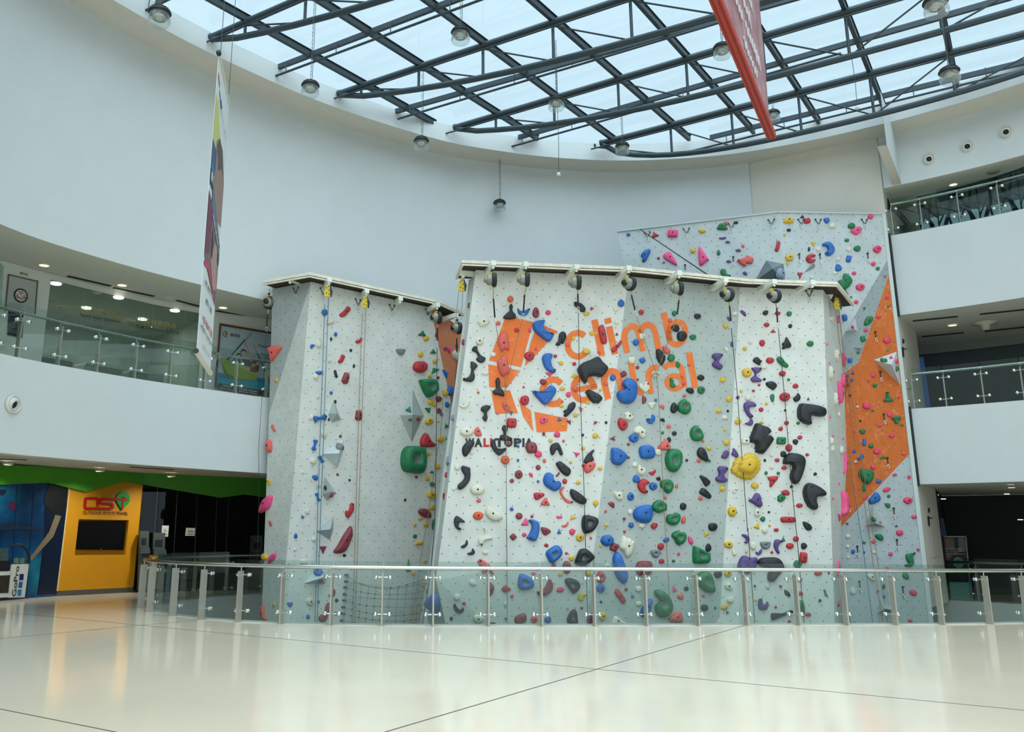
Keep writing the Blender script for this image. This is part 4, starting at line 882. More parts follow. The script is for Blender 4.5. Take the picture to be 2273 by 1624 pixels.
P g tall 1185,1210 1220,1195 1260,1205 1285,1300 1285,1400 1260,1420 1220,1380 1190,1290
P k paddle-shaped 815,1400 840,1372 960,1378 1030,1360 1105,1332 1110,1390 1030,1400 930,1440 840,1475 820,1450
1335 1393 82 58 0 r e
P g bone-shaped 1545,1050 1575,1055 1585,1100 1608,1135 1570,1142 1560,1100
1497 1202 40 46 0 k o;1072 1490 44 44 0 r o
P p spike-shaped 1720,640 1790,740 1740,760 1725,830 1700,850
1745 1235 50 100 0 p e
@1340 440 3.343
184 270 30 24 0 b o;378 268 54 42 20 r t;512 263 78 58 0 p q;730 241 52 34 0 y o;880 215 74 54 0 g d;909 186 40 28 0 n o;983 180 30 22 0 k o;882 296 54 18 5 v s;920 325 38 18 0 v e;115 372 20 34 0 k e
P b split 320,380 347,382 335,425 310,470 285,472 290,445 275,430 290,400
P p spearhead 480,395 512,425 545,502 440,438
P p spearhead 707,355 778,450 770,465 712,500
662 387 38 42 20 y e;1034 354 24 26 0 n o;1000 386 40 22 0 v e;853 403 28 42 0 g e;407 445 22 22 0 r o;447 476 18 12 0 v e;928 468 38 22 0 v e
P n crab-shaped 990,462 1050,440 1060,425 1110,445 1100,485 1060,485 1055,505 1030,500
1050 557 38 26 -30 v e
P g crescent 865,540 880,523 905,530 915,560 943,570 940,590 905,585 875,570
1290 357 82 36 75 r s;1370 167 72 48 0 y d;1472 135 32 24 0 k t;1508 168 54 44 10 r f;1652 165 46 40 -20 b y;1692 205 50 42 0 w o;1373 236 30 24 0 k y;1342 270 20 20 0 y o;1836 206 54 42 0 g o
P p lip-shaped 1830,240 1880,212 1912,225 1905,250 1875,275 1840,258
1978 138 40 34 0 h o;1555 342 34 36 180 y t;1523 377 18 34 0 k e;1590 378 32 36 0 w o
P b C-shaped 1625,335 1670,325 1705,365 1705,405 1670,428 1645,420 1640,405 1660,385 1650,360 1622,355
1804 313 36 26 0 g y;1816 378 32 36 0 w o;1880 375 52 42 0 g o;2028 380 62 54 0 h o;1378 442 62 56 20 y y
P r C-shaped 1505,430 1540,412 1570,425 1565,435 1540,440 1540,455 1570,455 1560,475 1525,482 1500,460
1362 482 20 22 0 y o;1672 450 30 18 0 w e;1738 450 30 22 0 w e;1815 450 36 48 -10 b q;2000 487 36 32 0 h o;2033 522 26 26 0 g q
P b flag-shaped 1725,490 1755,500 1762,535 1720,538
P a shark-fin 1555,485 1565,510 1520,535 1495,542
1713 555 28 26 0 w o;1857 556 32 28 0 h o;1456 575 40 46 180 r t
P g boulder-shaped 1790,558 1830,590 1842,625 1805,670 1760,678 1730,635 1735,615 1770,605 1775,575
1900 660 62 52 0 h o;1793 697 44 42 0 g t;1677 655 28 24 -20 b e;1833 735 18 18 0 g o;1872 770 32 28 0 h o;1538 585 22 24 0 w o;1785 887 34 50 15 b q
P g claw-shaped 1960,875 1995,880 1990,915 1955,942 1930,938 1940,900
2103 735 26 26 0 h o;2087 578 24 16 0 h e;2110 803 18 14 0 g e;2037 880 30 26 0 h o;1848 955 20 20 0 h o;1943 978 34 26 0 h e;1921 1043 34 42 20 g q;1887 1145 26 18 0 g e;1933 816 16 18 0 g o;1305 560 46 84 10 c e
@1840 740 4.51
577 68 72 62 0 h o;590 170 18 18 0 g o;548 272 74 34 -10 g s;623 243 32 24 0 h e;670 280 42 50 0 h o;675 355 46 56 0 g d;445 420 50 48 0 h o;396 472 30 24 0 h e;458 520 46 38 0 g o;237 390 34 36 0 b t;182 425 26 38 0 b y;228 465 34 36 0 b y;190 515 36 36 0 r o;207 270 44 46 0 b q;290 193 30 22 0 g e
P g boot-shaped 565,590 590,590 600,630 640,665 630,680 550,680 548,665 570,650
700 635 26 28 0 h o;372 727 82 64 -25 h o;433 772 20 24 0 g e;605 812 56 52 0 h o
P g crab-shaped 620,850 680,825 718,840 715,865 690,870 690,900 660,900 650,870
730 916 36 24 15 g e;505 922 44 34 0 h o;337 980 60 54 0 g y;255 980 24 30 0 h o;627 1022 54 42 0 h o;352 1088 36 72 0 b q;420 1128 54 42 0 g o;250 1182 34 34 0 b y;477 1180 72 60 0 h o;538 1235 64 34 0 g t;318 1238 74 42 35 b s;265 1283 28 28 0 w o;437 1335 50 48 0 h o
P g shield-shaped 300,1370 345,1358 430,1380 440,1430 420,1480 375,1512 330,1480 295,1420
347 1545 40 70 0 g e;497 1475 48 44 -10 b q;747 1200 36 36 0 n o;207 620 26 18 0 k q;313 875 24 16 0 k q;285 732 26 26 0 w o;657 1413 44 30 0 h d;800 1437 34 44 10 h o;575 1560 84 46 20 h e
@1840 1040 4.51
353 290 42 34 20 h t;597 275 32 36 0 g y;787 316 90 64 0 h o;587 365 62 46 -45 g e;850 480 54 42 0 h o
P b wedge-shaped 460,235 495,255 510,320 420,358 400,340 392,315 430,270
446 508 44 46 0 g o;508 535 28 20 0 n e;672 570 34 20 0 v t;705 640 72 58 -10 h o;503 683 96 58 -32 g e;187 675 46 44 0 w o;347 733 38 32 20 g t;445 728 48 42 0 n y;187 778 40 44 0 w y;240 830 40 46 0 b o;350 835 20 30 0 b e;192 885 28 30 0 w o;452 835 36 30 0 w q;615 853 44 42 0 h o;890 810 26 28 0 r o;183 550 24 26 0 b o
P g S-shaped 770,855 850,842 850,860 830,885 845,930 835,965 800,980 755,970 765,955 795,945 770,910
577 995 44 30 0 h o
P g rounded 740,1045 770,1035 795,1070 795,1105 765,1105 735,1080
425 1085 96 60 -40 w e;235 1222 56 78 10 w e;545 1180 36 50 0 g y;840 1240 80 58 -25 h o;488 1228 26 30 0 r o;548 1280 28 40 0 b e;812 1520 54 38 -25 h e;565 1430 46 46 0 g y
"""
HC = {'r': ('red', (176, 30, 42)), 'm': ('maroon', (128, 44, 52)), 'n': ('coral', (214, 88, 78)), 'o': ('orange', (214, 84, 36)), 'y': ('yellow', (214, 172, 44)), 'w': ('cream', (214, 210, 190)), 'k': ('black', (27, 30, 34)), 'b': ('blue', (28, 92, 172)), 'c': ('grey-blue', (120, 140, 160)), 'g': ('green', (18, 108, 62)), 'v': ('purple', (82, 58, 118)), 'a': ('grey', (112, 122, 124)), 'p': ('pink', (232, 74, 128)), 'h': ('rose-pink', (222, 58, 100))}
CHALK = {'r': (200, 120, 124), 'm': (168, 112, 116), 'n': (222, 140, 130), 'o': (220, 120, 84), 'y': (222, 190, 90), 'w': (226, 224, 208), 'k': (64, 70, 74), 'b': (90, 140, 196), 'c': (160, 174, 186), 'g': (86, 152, 118), 'v': (130, 110, 156), 'a': (140, 148, 150), 'p': (236, 120, 160), 'h': (228, 106, 136)}
HM = {}
for k, (nm, rgb) in HC.items(): HM[k] = M('hold_' + nm.replace('-', '_'), rgb, .48, noise=(7 if k != 'k' else 5, .1), bump=(30, .25), c2=tuple((a*2 + c)//3 for a, c in zip(rgb, CHALK[k])))
BOLT = M('hold_bolt', (14, 15, 16), .6)
def shape(s, w, h, rnd):
    n = 16; P = []
    if s == 'f': P = [(-.5, -.3), (-.1, -.5), (.4, -.42), (.5, .1), (.3, .5), (-.3, .45)]; return [(x*w, y*h) for x, y in P], False
    if s == 'c': P = [(.42, .45), (.05, .5), (-.38, .3), (-.5, -.05), (-.3, -.42), (.1, -.5), (.48, -.3), (.4, -.12), (.08, -.15), (-.08, .05), (.1, .22), (.42, .25)]
    elif s == 'k': P = [(-.5, .05), (-.36, .34), (-.1, .22), (.14, .14), (.34, .4), (.5, .2), (.42, -.2), (.1, -.46), (-.3, -.42)]
    elif s == 'd': P = [(-.5, -.35), (.5, -.35), (.42, .1), (.2, .45), (-.2, .5), (-.42, .15)]
    elif s == 't': P = [(0, .5), (.2, .1), (.5, -.36), (.4, -.5), (-.4, -.5), (-.5, -.38), (-.18, .12)]
    elif s == 's': P = [(-.5, -.1), (-.42, .38), (-.1, .3), (.2, .34), (.45, .4), (.5, 0), (.42, -.36), (.1, -.42), (-.25, -.46)]
    elif s == 'b': P = [(-.5, -.1), (-.4, .42), (-.12, .26), (.12, .2), (.36, .5), (.5, .15), (.42, -.4), (.12, -.24), (-.12, -.22), (-.38, -.5)]
    elif s == 'q': P = [(-.5, -.28), (-.42, .42), (-.2, .5), (.34, .47), (.5, .3), (.46, -.38), (.3, -.5), (-.36, -.48)]
    else:
        for i in range(n):
            a = 2*math.pi*i/n; r = .5*(1 + (rnd.uniform(-.05, .05) if s == 'o' else rnd.uniform(-.16, .12) if s == 'y' else 0))
            x, y = r*math.cos(a), r*math.sin(a)
            if s == 'e': x *= 1 - .5*(y + .1)
            P.append((x, y))
    return [(x*w, y*h) for x, y in P], True
def area(P): return sum(P[i][0]*P[(i + 1) % len(P)][1] - P[(i + 1) % len(P)][0]*P[i][1] for i in range(len(P)))/2
def hull_area(P):
    P = sorted(set(P)); 
    def half(Q):
        h = []
        for p in Q:
            while len(h) > 1 and (h[-1][0] - h[-2][0])*(p[1] - h[-2][1]) - (h[-1][1] - h[-2][1])*(p[0] - h[-2][0]) <= 0: h.pop()
            h.append(p)
        return h
    H = half(P)[:-1] + half(P[::-1])[:-1]; return abs(area(H))
def hold_mesh(P, hgt, smooth, flat, rnd, crater=False, frill=False):
    """domed solid on outline P (metres, counter-clockwise); returns MB in local space"""
    if smooth: P = [(q.x, q.y) for q in catmull([V((x, y, 0)) for x, y in P], 3 if len(P) < 13 else 2, True)]
    if frill:
        P = [(q.x, q.y) for q in catmull([V((x, y, 0)) for x, y in P], 2, True)]; n = len(P); mx = sum(p[0] for p in P)/n; my = sum(p[1] for p in P)/n
        P = [(mx + (x - mx)*(1 + .05*math.sin(i*1.9)), my + (y - my)*(1 + .05*math.sin(i*1.9))) for i, (x, y) in enumerate(P)]
    n = len(P); cx = sum(p[0] for p in P)/n; cy = sum(p[1] for p in P)/n; A = area(P); per = sum(math.dist(P[i], P[(i + 1) % n]) for i in range(n))
    b = MB()
    if abs(A)/hull_area(P) > (.85 if crater or frill else .90):
        sk = rnd.uniform(-.12, .12), rnd.uniform(-.02, .16)
        rings = ((1, -.03), (1, .0), (.97, .42), (.88, .74), (.68, .93), (.36, 1.0)) if not flat else ((1, -.03), (1, 0), (.9, .5), (.45, 1.0))
        if crater: rings = ((1, -.03), (1, .0), (.97, .42), (.89, .74), (.70, .95), (.50, 1.0), (.40, .95), (.30, .70), (.20, .40))
        if frill: rings = ((1, -.03), (1, .0), (.96, .30), (.84, .42), (.66, .45), (.60, .75), (.48, .95), (.25, 1.0))
        vs = []
        for s, z in rings:
            k = max(0, z); w = hgt*3
            zz = -.02 if z < 0 else hgt*z
            vs += [V((cx + (x - cx)*s + sk[0]*k*hgt, cy + (y - cy)*s + sk[1]*k*hgt, zz)) for x, y in P]
        fs = [(r*n + i, r*n + (i + 1) % n, (r + 1)*n + (i + 1) % n, (r + 1)*n + i) for r in range(len(rings) - 1) for i in range(n)]
        b.add(vs, fs, 0, not flat); top = V((cx + sk[0]*hgt, cy + sk[1]*hgt, hgt*(.35 if crater else 1))); k = len(b.v); b.v.append(top); base = (len(rings) - 1)*n
        for i in range(n): b.f.append((base + i, base + (i + 1) % n, k)); b.m.append(0); b.s.append(not flat)
        if crater:
            for i in range(len(b.m)): b.m[i] = 2 if i >= 7*n else 1 if i >= 6*n else 0
    else:
        w = abs(A)/per; top = V((cx, cy, hgt*.9)); vs = []
        N = []
        for i in range(n):
            tx = P[(i + 1) % n][0] - P[i - 1][0]; ty = P[(i + 1) % n][1] - P[i - 1][1]; l = math.hypot(tx, ty) or 1; N.append((-ty/l, tx/l))
        rings = ((0, -.02), (0, 0), (.05, hgt*.45), (.18, hgt*.75), (.36, hgt*.94), (.55, hgt))
        for o, z in rings: vs += [V((P[i][0] + N[i][0]*o*w, P[i][1] + N[i][1]*o*w, z)) for i in range(n)]
        fs = [(r*n + i, r*n + (i + 1) % n, (r + 1)*n + (i + 1) % n, (r + 1)*n + i) for r in range(len(rings) - 1) for i in range(n)]
        b.add(vs, fs, 0, True); base = (len(rings) - 1)*n
        for t in tessellate_polygon([[V((x, y, 0)) for x, y in P]]):
            a, c, d = t
            pa, pc, pd = vs[base + a], vs[base + c], vs[base + d]
            if (pc - pa).cross(pd - pa).z < 0: c, d = d, c
            b.f.append((base + a, base + c, base + d)); b.m.append(0); b.s.append(True)
        bi = max(range(n), key=lambda i: min(math.dist(P[i], P[j]) for j in range(n) if abs(i - j) > n//4 and abs(i - j) < n - n//4))
        top = V((P[bi][0] + N[bi][0]*w*.8, P[bi][1] + N[bi][1]*w*.8, hgt))
    return b, top
SW = {'o': 'round', 'e': 'egg-shaped', 'y': 'knobbly', 's': 'sausage-shaped', 'd': 'half-moon', 'k': 'kidney-shaped', 't': 'triangular', 'q': 'squarish', 'f': 'faceted', 'c': 'C-shaped', 'b': 'bone-shaped'}
REC = []; org = None
for line in HOLDS.strip().splitlines():
    if line[0] == '@': a = line[1:].split(); org = (float(a[0]), float(a[1]), float(a[2])); continue
    items = [line] if line[0] == 'P' else line.split(';')
    for it in items:
        t = it.split(); rnd = random.Random(it)
        if t[0] == 'P':
            pts = [tuple(map(float, q.split(','))) for q in t[3:]]; col, word, sm, sh = t[1], t[2], True, 'P'
        else:
            x, y, w, h, r = map(float, t[:5]); col, sh = t[5], t[6]; L, sm = shape(sh, w, h, rnd); r = math.radians(r)
            pts = [(x + a*math.cos(r) - b_*math.sin(r), y - a*math.sin(r) - b_*math.cos(r)) for a, b_ in L]; word = SW[sh]
        px = [(org[0] + a/org[2], org[1] + b_/org[2]) for a, b_ in pts]
        cx = (min(p[0] for p in px) + max(p[0] for p in px))/2; cy = (min(p[1] for p in px) + max(p[1] for p in px))/2
        h_ = hit(cx, cy)
        if h_ is None: continue
        REC.append(dict(px=px, c=(cx, cy), col=col, word=word, sm=sm, sh=sh, hit=h_, area=abs(area(px)), rnd=rnd, panel=TINFO[h_[2]]))
REC.sort(key=lambda r: -r['area'])
def local(r):
    p, n = r['hit'][0], r['hit'][1]
    if n.dot(EYE - p) < 0: n = -n
    u = Z.cross(n).normalized(); v = n.cross(u)
    d0 = ray(*r['c']).normalized()
    if abs(n.dot(d0)) < .38:     # glancing panel: keep the hold's proportions
        m = -d0; m.z = 0; m = (m.normalized()*.45 + n).normalized(); n2 = m
    else: n2 = n
    L = []
    for q in r['px']:
        w = atp(*q, p, n2) - p; L.append((w.dot(u), w.dot(v)))
    if area(L) < 0: L = L[::-1]
    ext = min(max(a[0] for a in L) - min(a[0] for a in L), max(a[1] for a in L) - min(a[1] for a in L))
    wd = 2*abs(area(L))/sum(math.dist(L[i], L[(i + 1) % len(L)]) for i in range(len(L)))
    return p, n, u, v, L, max(.03, min(.26, wd*.75))
SIZE = lambda a: 'tiny' if a < 110 else 'small' if a < 330 else 'medium' if a < 900 else 'large'
ORD = ['', 'second', 'third', 'fourth', 'fifth', 'sixth', 'seventh', 'eighth', 'ninth', 'tenth', 'eleventh', 'twelfth', '13th', '14th', '15th', '16th', '17th', '18th', '19th', '20th']
def zone(r):
    x, y = r['c']
    if y > 1243: return ', behind the glass railing'
    if r['panel'] in ('pale left panel', 'grey middle panel', 'pale right panel'):
        return ', high under the belay devices' if y < 700 else ', level with the lettering' if y < 930 else ', below the lettering' if y < 1090 else ', just above the railing'
    return ''
ART = {'left wall': 'pale face of left wall', 'rear wall upper part': 'upper right rear wall', 'rear wall left part': 'upper left rear wall'}
for r in REC: r['key'] = (SIZE(r['area']), r['word'], r['col'], r['panel'], zone(r))
for r in REC:
    same = sorted([q for q in REC if q['key'] == r['key']], key=lambda q: q['c'][1])
    s, w, c, p, z = r['key']; lb = f"{s} {w} {HC[c][0]} hold on {ART.get(p, p)}{z}"
    if len(same) > 1:
        i = same.index(r); lb += ', ' + (ORD[i] + ' ' if i else '') + ('from the top' if i else 'topmost')
    r['label'] = lb if len(lb.split()) <= 16 else lb.replace(' of the pale left panel', ' of pale panel').replace(', behind the glass railing', ' behind railing').replace(' from the top', ' down')
NIND = 300; CRATER = {'ringed', 'notched', 'lobed', 'sail-shaped', 'dished', 'pocketed'}
CHM = {k: M('chalked_' + HC[k][0].replace('-', '_'), tuple((a + 2*c)//3 for a, c in zip(HC[k][1], CHALK[k])), .7, noise=(12, .12)) for k in HC}; HOLE = M('hold_pocket', (120, 128, 122), .8)
for r in REC[:NIND]:
    p, n, u, v, L, hg = local(r)
    cr = r['word'] in CRATER or (r['col'] == 'g' and r['area'] > 1000) or (r['col'] in 'mr' and r['sh'] == 'o' and r['area'] > 380 and r['c'][1] > 1240)
    b, top = hold_mesh(L, hg, r['sm'], r['sh'] == 'f', r['rnd'], cr, r['word'] == 'scalloped')
    me = bpy.data.meshes.new('climbing_hold'); me.from_pydata(b.v, [], b.f); me.materials.append(HM[r['col']]); me.materials.append(CHM[r['col']]); me.materials.append(HOLE); me.polygons.foreach_set('material_index', b.m); me.polygons.foreach_set('use_smooth', b.s); me.update()
    o = bpy.data.objects.new('climbing_hold', me); COL.objects.link(o)
    o.matrix_world = Matrix(((u.x, v.x, n.x, p.x), (u.y, v.y, n.y, p.y), (u.z, v.z, n.z, p.z), (0, 0, 0, 1)))
    tag(o, r['label'], 'climbing hold', 'coloured holds bolted to the climbing walls')
    if r['area'] > 200 and not cr:
        bb = MB().lathe(top - Z*.012, [(0, .024), (.02, .024), (.02, 0)], 8); mb = bpy.data.meshes.new('bolt'); mb.from_pydata(bb.v, [], bb.f); mb.materials.append(BOLT); mb.update()
        ob = bpy.data.objects.new('bolt', mb); COL.objects.link(ob); ob.parent = o
keys = list(HM); sb = MB()
for r in REC[NIND:]:
    p, n, u, v, L, hg = local(r); b, top = hold_mesh(L, hg, r['sm'], r['sh'] == 'f', r['rnd'])
    for i in range(len(b.f)): b.m[i] = keys.index(r['col'])
    k = len(sb.v); sb.v += [p + u*q.x + v*q.y + n*q.z for q in b.v]; sb.f += [tuple(i + k for i in f) for f in b.f]; sb.m += b.m; sb.s += b.s
if sb.v: sb.obj('small_climbing_holds', [HM[k] for k in keys], None, label='scatter of the smallest coloured holds all over the climbing walls', cat='climbing holds', kind='stuff')
# ================================================================ belay gear, ropes, anchors, net
YEL = M('belay_yellow', (206, 176, 40), .45); GRYP = M('belay_grey', (140, 144, 136), .4, .3); WEB = M('webbing_tan', (168, 160, 110), .8); BRK = M('bracket_black', (26, 30, 34), .5)
ROPEB = M('rope_blue', (60, 116, 140), .85); ROPET = M('rope_tan', (150, 120, 84), .85); ROPEK = M('rope_dark', (44, 50, 48), .85); ROPEG = M('rope_grey', (128, 132, 118), .85)
def near(x, y, off=.12, dflt=None):
    h = hit(x, y)
    if h is None: return aty(x, y, dflt or 20)
    return h[0] - ray(x, y).normalized()*off
K3f = (570, 580, 3.867); K4f = (570, 980, 3.867); C1 = (1320, 860, 5.8); C2 = (1320, 1120, 5.8); C3 = (1580, 600, 5.415); C4 = (1580, 880, 5.415); C5 = (1580, 1140, 6.247); KC7 = (1000, 1120, 5.412); C7 = (1840, 740, 4.51); C8 = (1840, 1040, 4.51)
def P(k, x, y): return (k[0] + x/k[2], k[1] + y/k[2])
X, Yv = V((1, 0, 0)), V((0, 1, 0))
def auto_belay(px, Y, strap, label, yaw=0., tan=True):
    c = aty(*px, Y); t = thing('belay_device', c, label, 'belay device', 'automatic belay devices hung from the cap arms')
    ax = V((math.cos(yaw), math.sin(yaw), 0)); fy = Z.cross(ax)
    R = .165
    MB().lathe(c + ax*.045, [(0, -.05), (R*.8, -.05), (R*.97, -.03), (R, 0), (R*.97, .035), (R*.8, .055), (0, .06)], 24, (fy, Z, ax)).obj('casing', BRK, t)
    MB().lathe(c - ax*.06, [(0, -.055), (.105, -.055), (.12, -.03), (.125, .06)], 20, (fy, Z, ax)).obj('drum', GRYP, t)
    d2 = MB().lathe(c - ax*.135, [(0, -.035), (.06, -.035), (.075, .02), (.07, .03)], 16, (fy, Z, ax)).obj('drum_cap', BRK if yaw > .2 else GRYP, t)
    MB().box(c - ax*.11 - fy*.0 + Z*.02, (.055, .15, .07), (ax, fy, Z)).obj('label_plate', YEL, t)
    MB().prism([c + q for q in (ax*.02 + Z*.1, -ax*.08 + Z*.1, -ax*.03 + Z*.2, ax*.02 + Z*.2)], fy*.06).obj('top_bracket', YEL, t)
    MB().tube([c + Z*.19, c + Z*.235], .03, 10).obj('swivel', BRK, t)
    MB().tube([c + Z*.23 + ax*.022, c + Z*.36 + ax*.022], .008, 6).tube([c + Z*.23 - ax*.022, c + Z*.36 - ax*.022], .008, 6).obj('shackle', CHROME, t)
    k = strap[0]; pts = [aty(*P(k, *q), Y + .08*i) for i, q in enumerate(strap[1:])]
    pts[0] = c - Z*.15 + ax*.03
    MB().bar(pts[0], pts[1], .03, .008, V((0, 1, 0))).obj('webbing', WEB, t)
    MB().tube([pts[1], pts[2]], .018, 8).obj('strap_sleeve', BRK, t)
    a, b_ = pts[2], pts[3]; m = (a + b_)/2; s = X*.025
    MB().tube([a, a*.7 + b_*.3 + s, a*.2 + b_*.8 + s, b_, a*.2 + b_*.8 - s, a*.7 + b_*.3 - s], .007, 6, closed=True).obj('carabiner', CHROME, t)
    return pts[3]
def rope(name, pts3, mat, label, r=.0075, group='ropes hanging on the climbing walls'):
    return MB().tube(pts3, r, 6).obj(name, mat, None, label=label, cat='rope', group=group)
def rp(k, pts, off=.14, d=None): return [near(*P(k, *q), off, d) for q in pts]
e1 = auto_belay((1092, 621), 18.2, (K5, (440, 365), (455, 490), (470, 690), (478, 745)), 'black belay device first from the left on the central wall')
e2b = auto_belay((1165, 620), 18.25, (K5, (795, 370), (785, 450), (772, 640), (765, 700)), 'black belay device above blue smile-shaped hold, second on central wall')
e3 = auto_belay((1279, 627), 18.35, (K5, (1347, 390), (1350, 440), (1352, 570), (1355, 640)), 'black belay device right of centre over the pale panel, third on central wall')
e4 = auto_belay((1396, 629), 18.45, (K8b, (95, 430), (110, 480), (150, 650), (168, 720)), 'belay device turned to show its yellow plate, over the pale-grey crease', .55)
e5 = auto_belay((1505, 640), 18.7, (K8b, (650, 490), (645, 540), (625, 700), (615, 750)), 'black belay device above the letter b')
e6 = auto_belay((1614, 654), 19.05, (K8b, (1210, 560), (1215, 600), (1230, 770), (1235, 850)), 'black belay device at right end of grey middle panel', .4)
e7 = auto_belay((1718, 657), 19.35, (C3, (770, 405), (780, 450), (790, 625), (800, 700)), 'rightmost black belay device, on the pale right panel', .4)
e8 = auto_belay((970, 705), 21.6, (K3f, (1550, 540), (1550, 570), (1549, 680), (1548, 740)), 'black belay device on left wall beside the orange wedge', .3)
e9 = auto_belay((1015, 728), 22.1, (K3f, (1718, 620), (1716, 660), (1718, 780), (1720, 850)), 'small black belay device deepest in the corner of left wall', .3)
e10 = auto_belay((596, 671), 20.5, (K3f, (95, 410), (92, 450), (85, 560), (82, 600)), 'yellow and black belay device hung off the left corner', 1.3)
J1 = near(*P(K5, 585, 1415)); J2 = near(*P(K8b, 390, 1370))
rope('climbing_rope', [e1, J1], ROPET, 'tan rope from first belay device slanting to the knot on the logo')
rope('climbing_rope', [e2b, J1], ROPET, 'tan rope from second belay device slanting left to the logo knot')
rope('climbing_rope', [J1] + rp(KC6, [(628, 250), (630, 1000), (632, 1600)]) + rp(KC7, [(674, 200), (682, 1440)]), ROPEG, 'rope running straight down from the logo knot to the railing')
MB().tube([J1 + V((-.03, 0, .03)), J1 + V((.04, -.03, 0)), J1 + V((-.02, 0, -.05))], .018, 8).obj('rope_knot', ROPET, None, label='small rope knot tied on the lower logo piece', cat='knot')
rope('climbing_rope', [e3] + rp(K5, [(1370, 1500)]) + rp(KC6, [(1465, 0), (1480, 500), (1500, 900), (1518, 1600)]) + rp(KC7, [(1610, 100), (1650, 1440)]), ROPEK, 'thin dark rope below the third belay device, between letters c and l')
rope('climbing_rope', [e4, J2], ROPET, 'tan rope slanting right from the yellow-plated belay device')
rope('climbing_rope', [e5, J2], ROPET, 'tan rope slanting left from the belay device over letter b')
rope('climbing_rope', [J2] + rp(C1, [(815, 0), (850, 650), (895, 1600)]) + rp(C2, [(915, 400), (942, 800), (975, 1540)]), ROPET, 'tan rope hanging down the grey middle panel from the letter r')
MB().tube([J2 + V((-.12, -.02, -.06)), J2 + V((-.05, -.03, .02)), J2 + V((.03, -.03, 0)), J2 + V((.05, 0, -.03))], .014, 8).obj('rope_knot', ROPET, None, label='loose rope knot tied beside the letter r', cat='knot')
rope('climbing_rope', [e6] + rp(C4, [(310, 0), (345, 500), (385, 1000), (430, 1620)]) + rp(C5, [(500, 200), (545, 850), (597, 1530)]), ROPEK, 'dark rope crossing the scalloped yellow hold')
rope('climbing_rope', [e7] + rp(C3, [(840, 1150)]) + rp(C4, [(880, 60), (930, 700), (965, 1100), (1015, 1620)]) + rp(C5, [(1180, 300), (1230, 900), (1282, 1530)]), ROPEK, 'dark rope below the rightmost belay device')
rope('climbing_rope', rp(K3f, [(583, 370), (562, 1000), (540, 1610)]) + rp(K4f, [(520, 700), (500, 1580)]), ROPEB, 'left strand of the blue rope pair on left wall', .0085)
rope('climbing_rope', rp(K3f, [(617, 300), (590, 1000), (570, 1610)]) + rp(K4f, [(545, 700), (518, 1580)]), ROPEB, 'right strand of the blue rope pair on left wall', .0085)
rope('climbing_rope', rp(K3f, [(905, 450), (885, 1000), (866, 1610)]) + rp(K4f, [(848, 700), (822, 1580)]), ROPET, 'left strand of the tan rope pair mid left wall')
rope('climbing_rope', rp(K3f, [(938, 390), (915, 1000), (893, 1610)]) + rp(K4f, [(872, 700), (842, 1580)]), ROPET, 'right strand of the tan rope pair mid left wall')
rope('climbing_rope', [e8] + rp(K3f, [(1545, 1000), (1540, 1600)], .14, 21.6) + rp(K4f, [(1528, 700), (1490, 1150), (1420, 1570)], .14, 21.2), ROPEK, 'dark rope along the right side of the left wall')
rope('climbing_rope', [e9] + [aty(*P(K3f, *q), 21.4) for q in ((1700, 1050), (1660, 1250), (1632, 1610))] + [aty(*P(K4f, *q), 20.8) for q in ((1590, 350), (1522, 870), (1455, 1570))], ROPEK, 'dark rope dropping in the corner beside the central wall')
rope('climbing_rope', [aty(*P(K3f, *q), 21.4) for q in ((1605, 1100), (1575, 1500))] + rp(K4f, [(1540, 130), (1480, 560), (1400, 1050), (1330, 1540)], .3), ROPET, 'single tan rope slanting over the yellow holds of left wall')
rope('climbing_rope', [e10] + [aty(*P(K3f, *q), 20.5) for q in ((70, 800), (40, 1250), (15, 1610))] + [aty(575, 1100, 20.4), aty(571, 1240, 20.4)], ROPEK, 'thin dark rope outside the left corner of left wall', .005)
# pulleys
def pulley(px, Y, label):
    c = aty(*px, Y); t = thing('pulley', c, label, 'pulley', 'yellow pulleys on the cap arms'); w, h = .09, .14
    MB().prism([c + V(q) for q in ((-.4*w, 0, h), (.45*w, 0, h), (w, 0, 0), (.8*w, 0, -h), (-.7*w, 0, -h), (-w, 0, -.3*h))], V((0, -.04, 0))).obj('cheek_plate', YEL, t)
    MB().prism([c + V(q) for q in ((.45*w, .001, h), (.62*w, .001, h*.9), (w*1.25, .001, -.1*h), (w, .001, -h*1.02), (.7*w, .001, -h))], V((0, -.05, 0))).obj('edge_guard', BRK, t)
    for i, (a, b_) in enumerate(((-.3, .5), (.3, .1), (-.3, -.4), (.35, -.6), (.1, .75))): MB().lathe(c + V((a*w, -.043, b_*h)), [(0, -.004), (.012, -.004), (.012, .003)], 8, (X, Z, Yv)).obj('rivet', BRK, t)
    MB().tube([c + Z*h, c + Z*(h + .13)], .012, 6).obj('hanger', CHROME, t)
pulley((728, 646), 19.45, 'yellow pulley carrying the blue ropes'); pulley((811, 671), 20.25, 'yellow pulley carrying the tan rope pair'); pulley((1025, 633), 18.9, 'yellow pulley beyond the left end of the central wall'); pulley((1857, 674), 20.6, 'yellow pulley at the right end of the central wall')
rope('climbing_rope', [aty(*P(K5, *q), 19.0) for q in ((90, 400), (72, 560), (52, 740))], ROPEG, 'short left rope strand under the pulley in the gap')
rope('climbing_rope', [aty(*P(K5, *q), 19.0) for q in ((130, 400), (122, 560), (112, 715))], ROPEG, 'short right rope strand under the pulley in the gap')
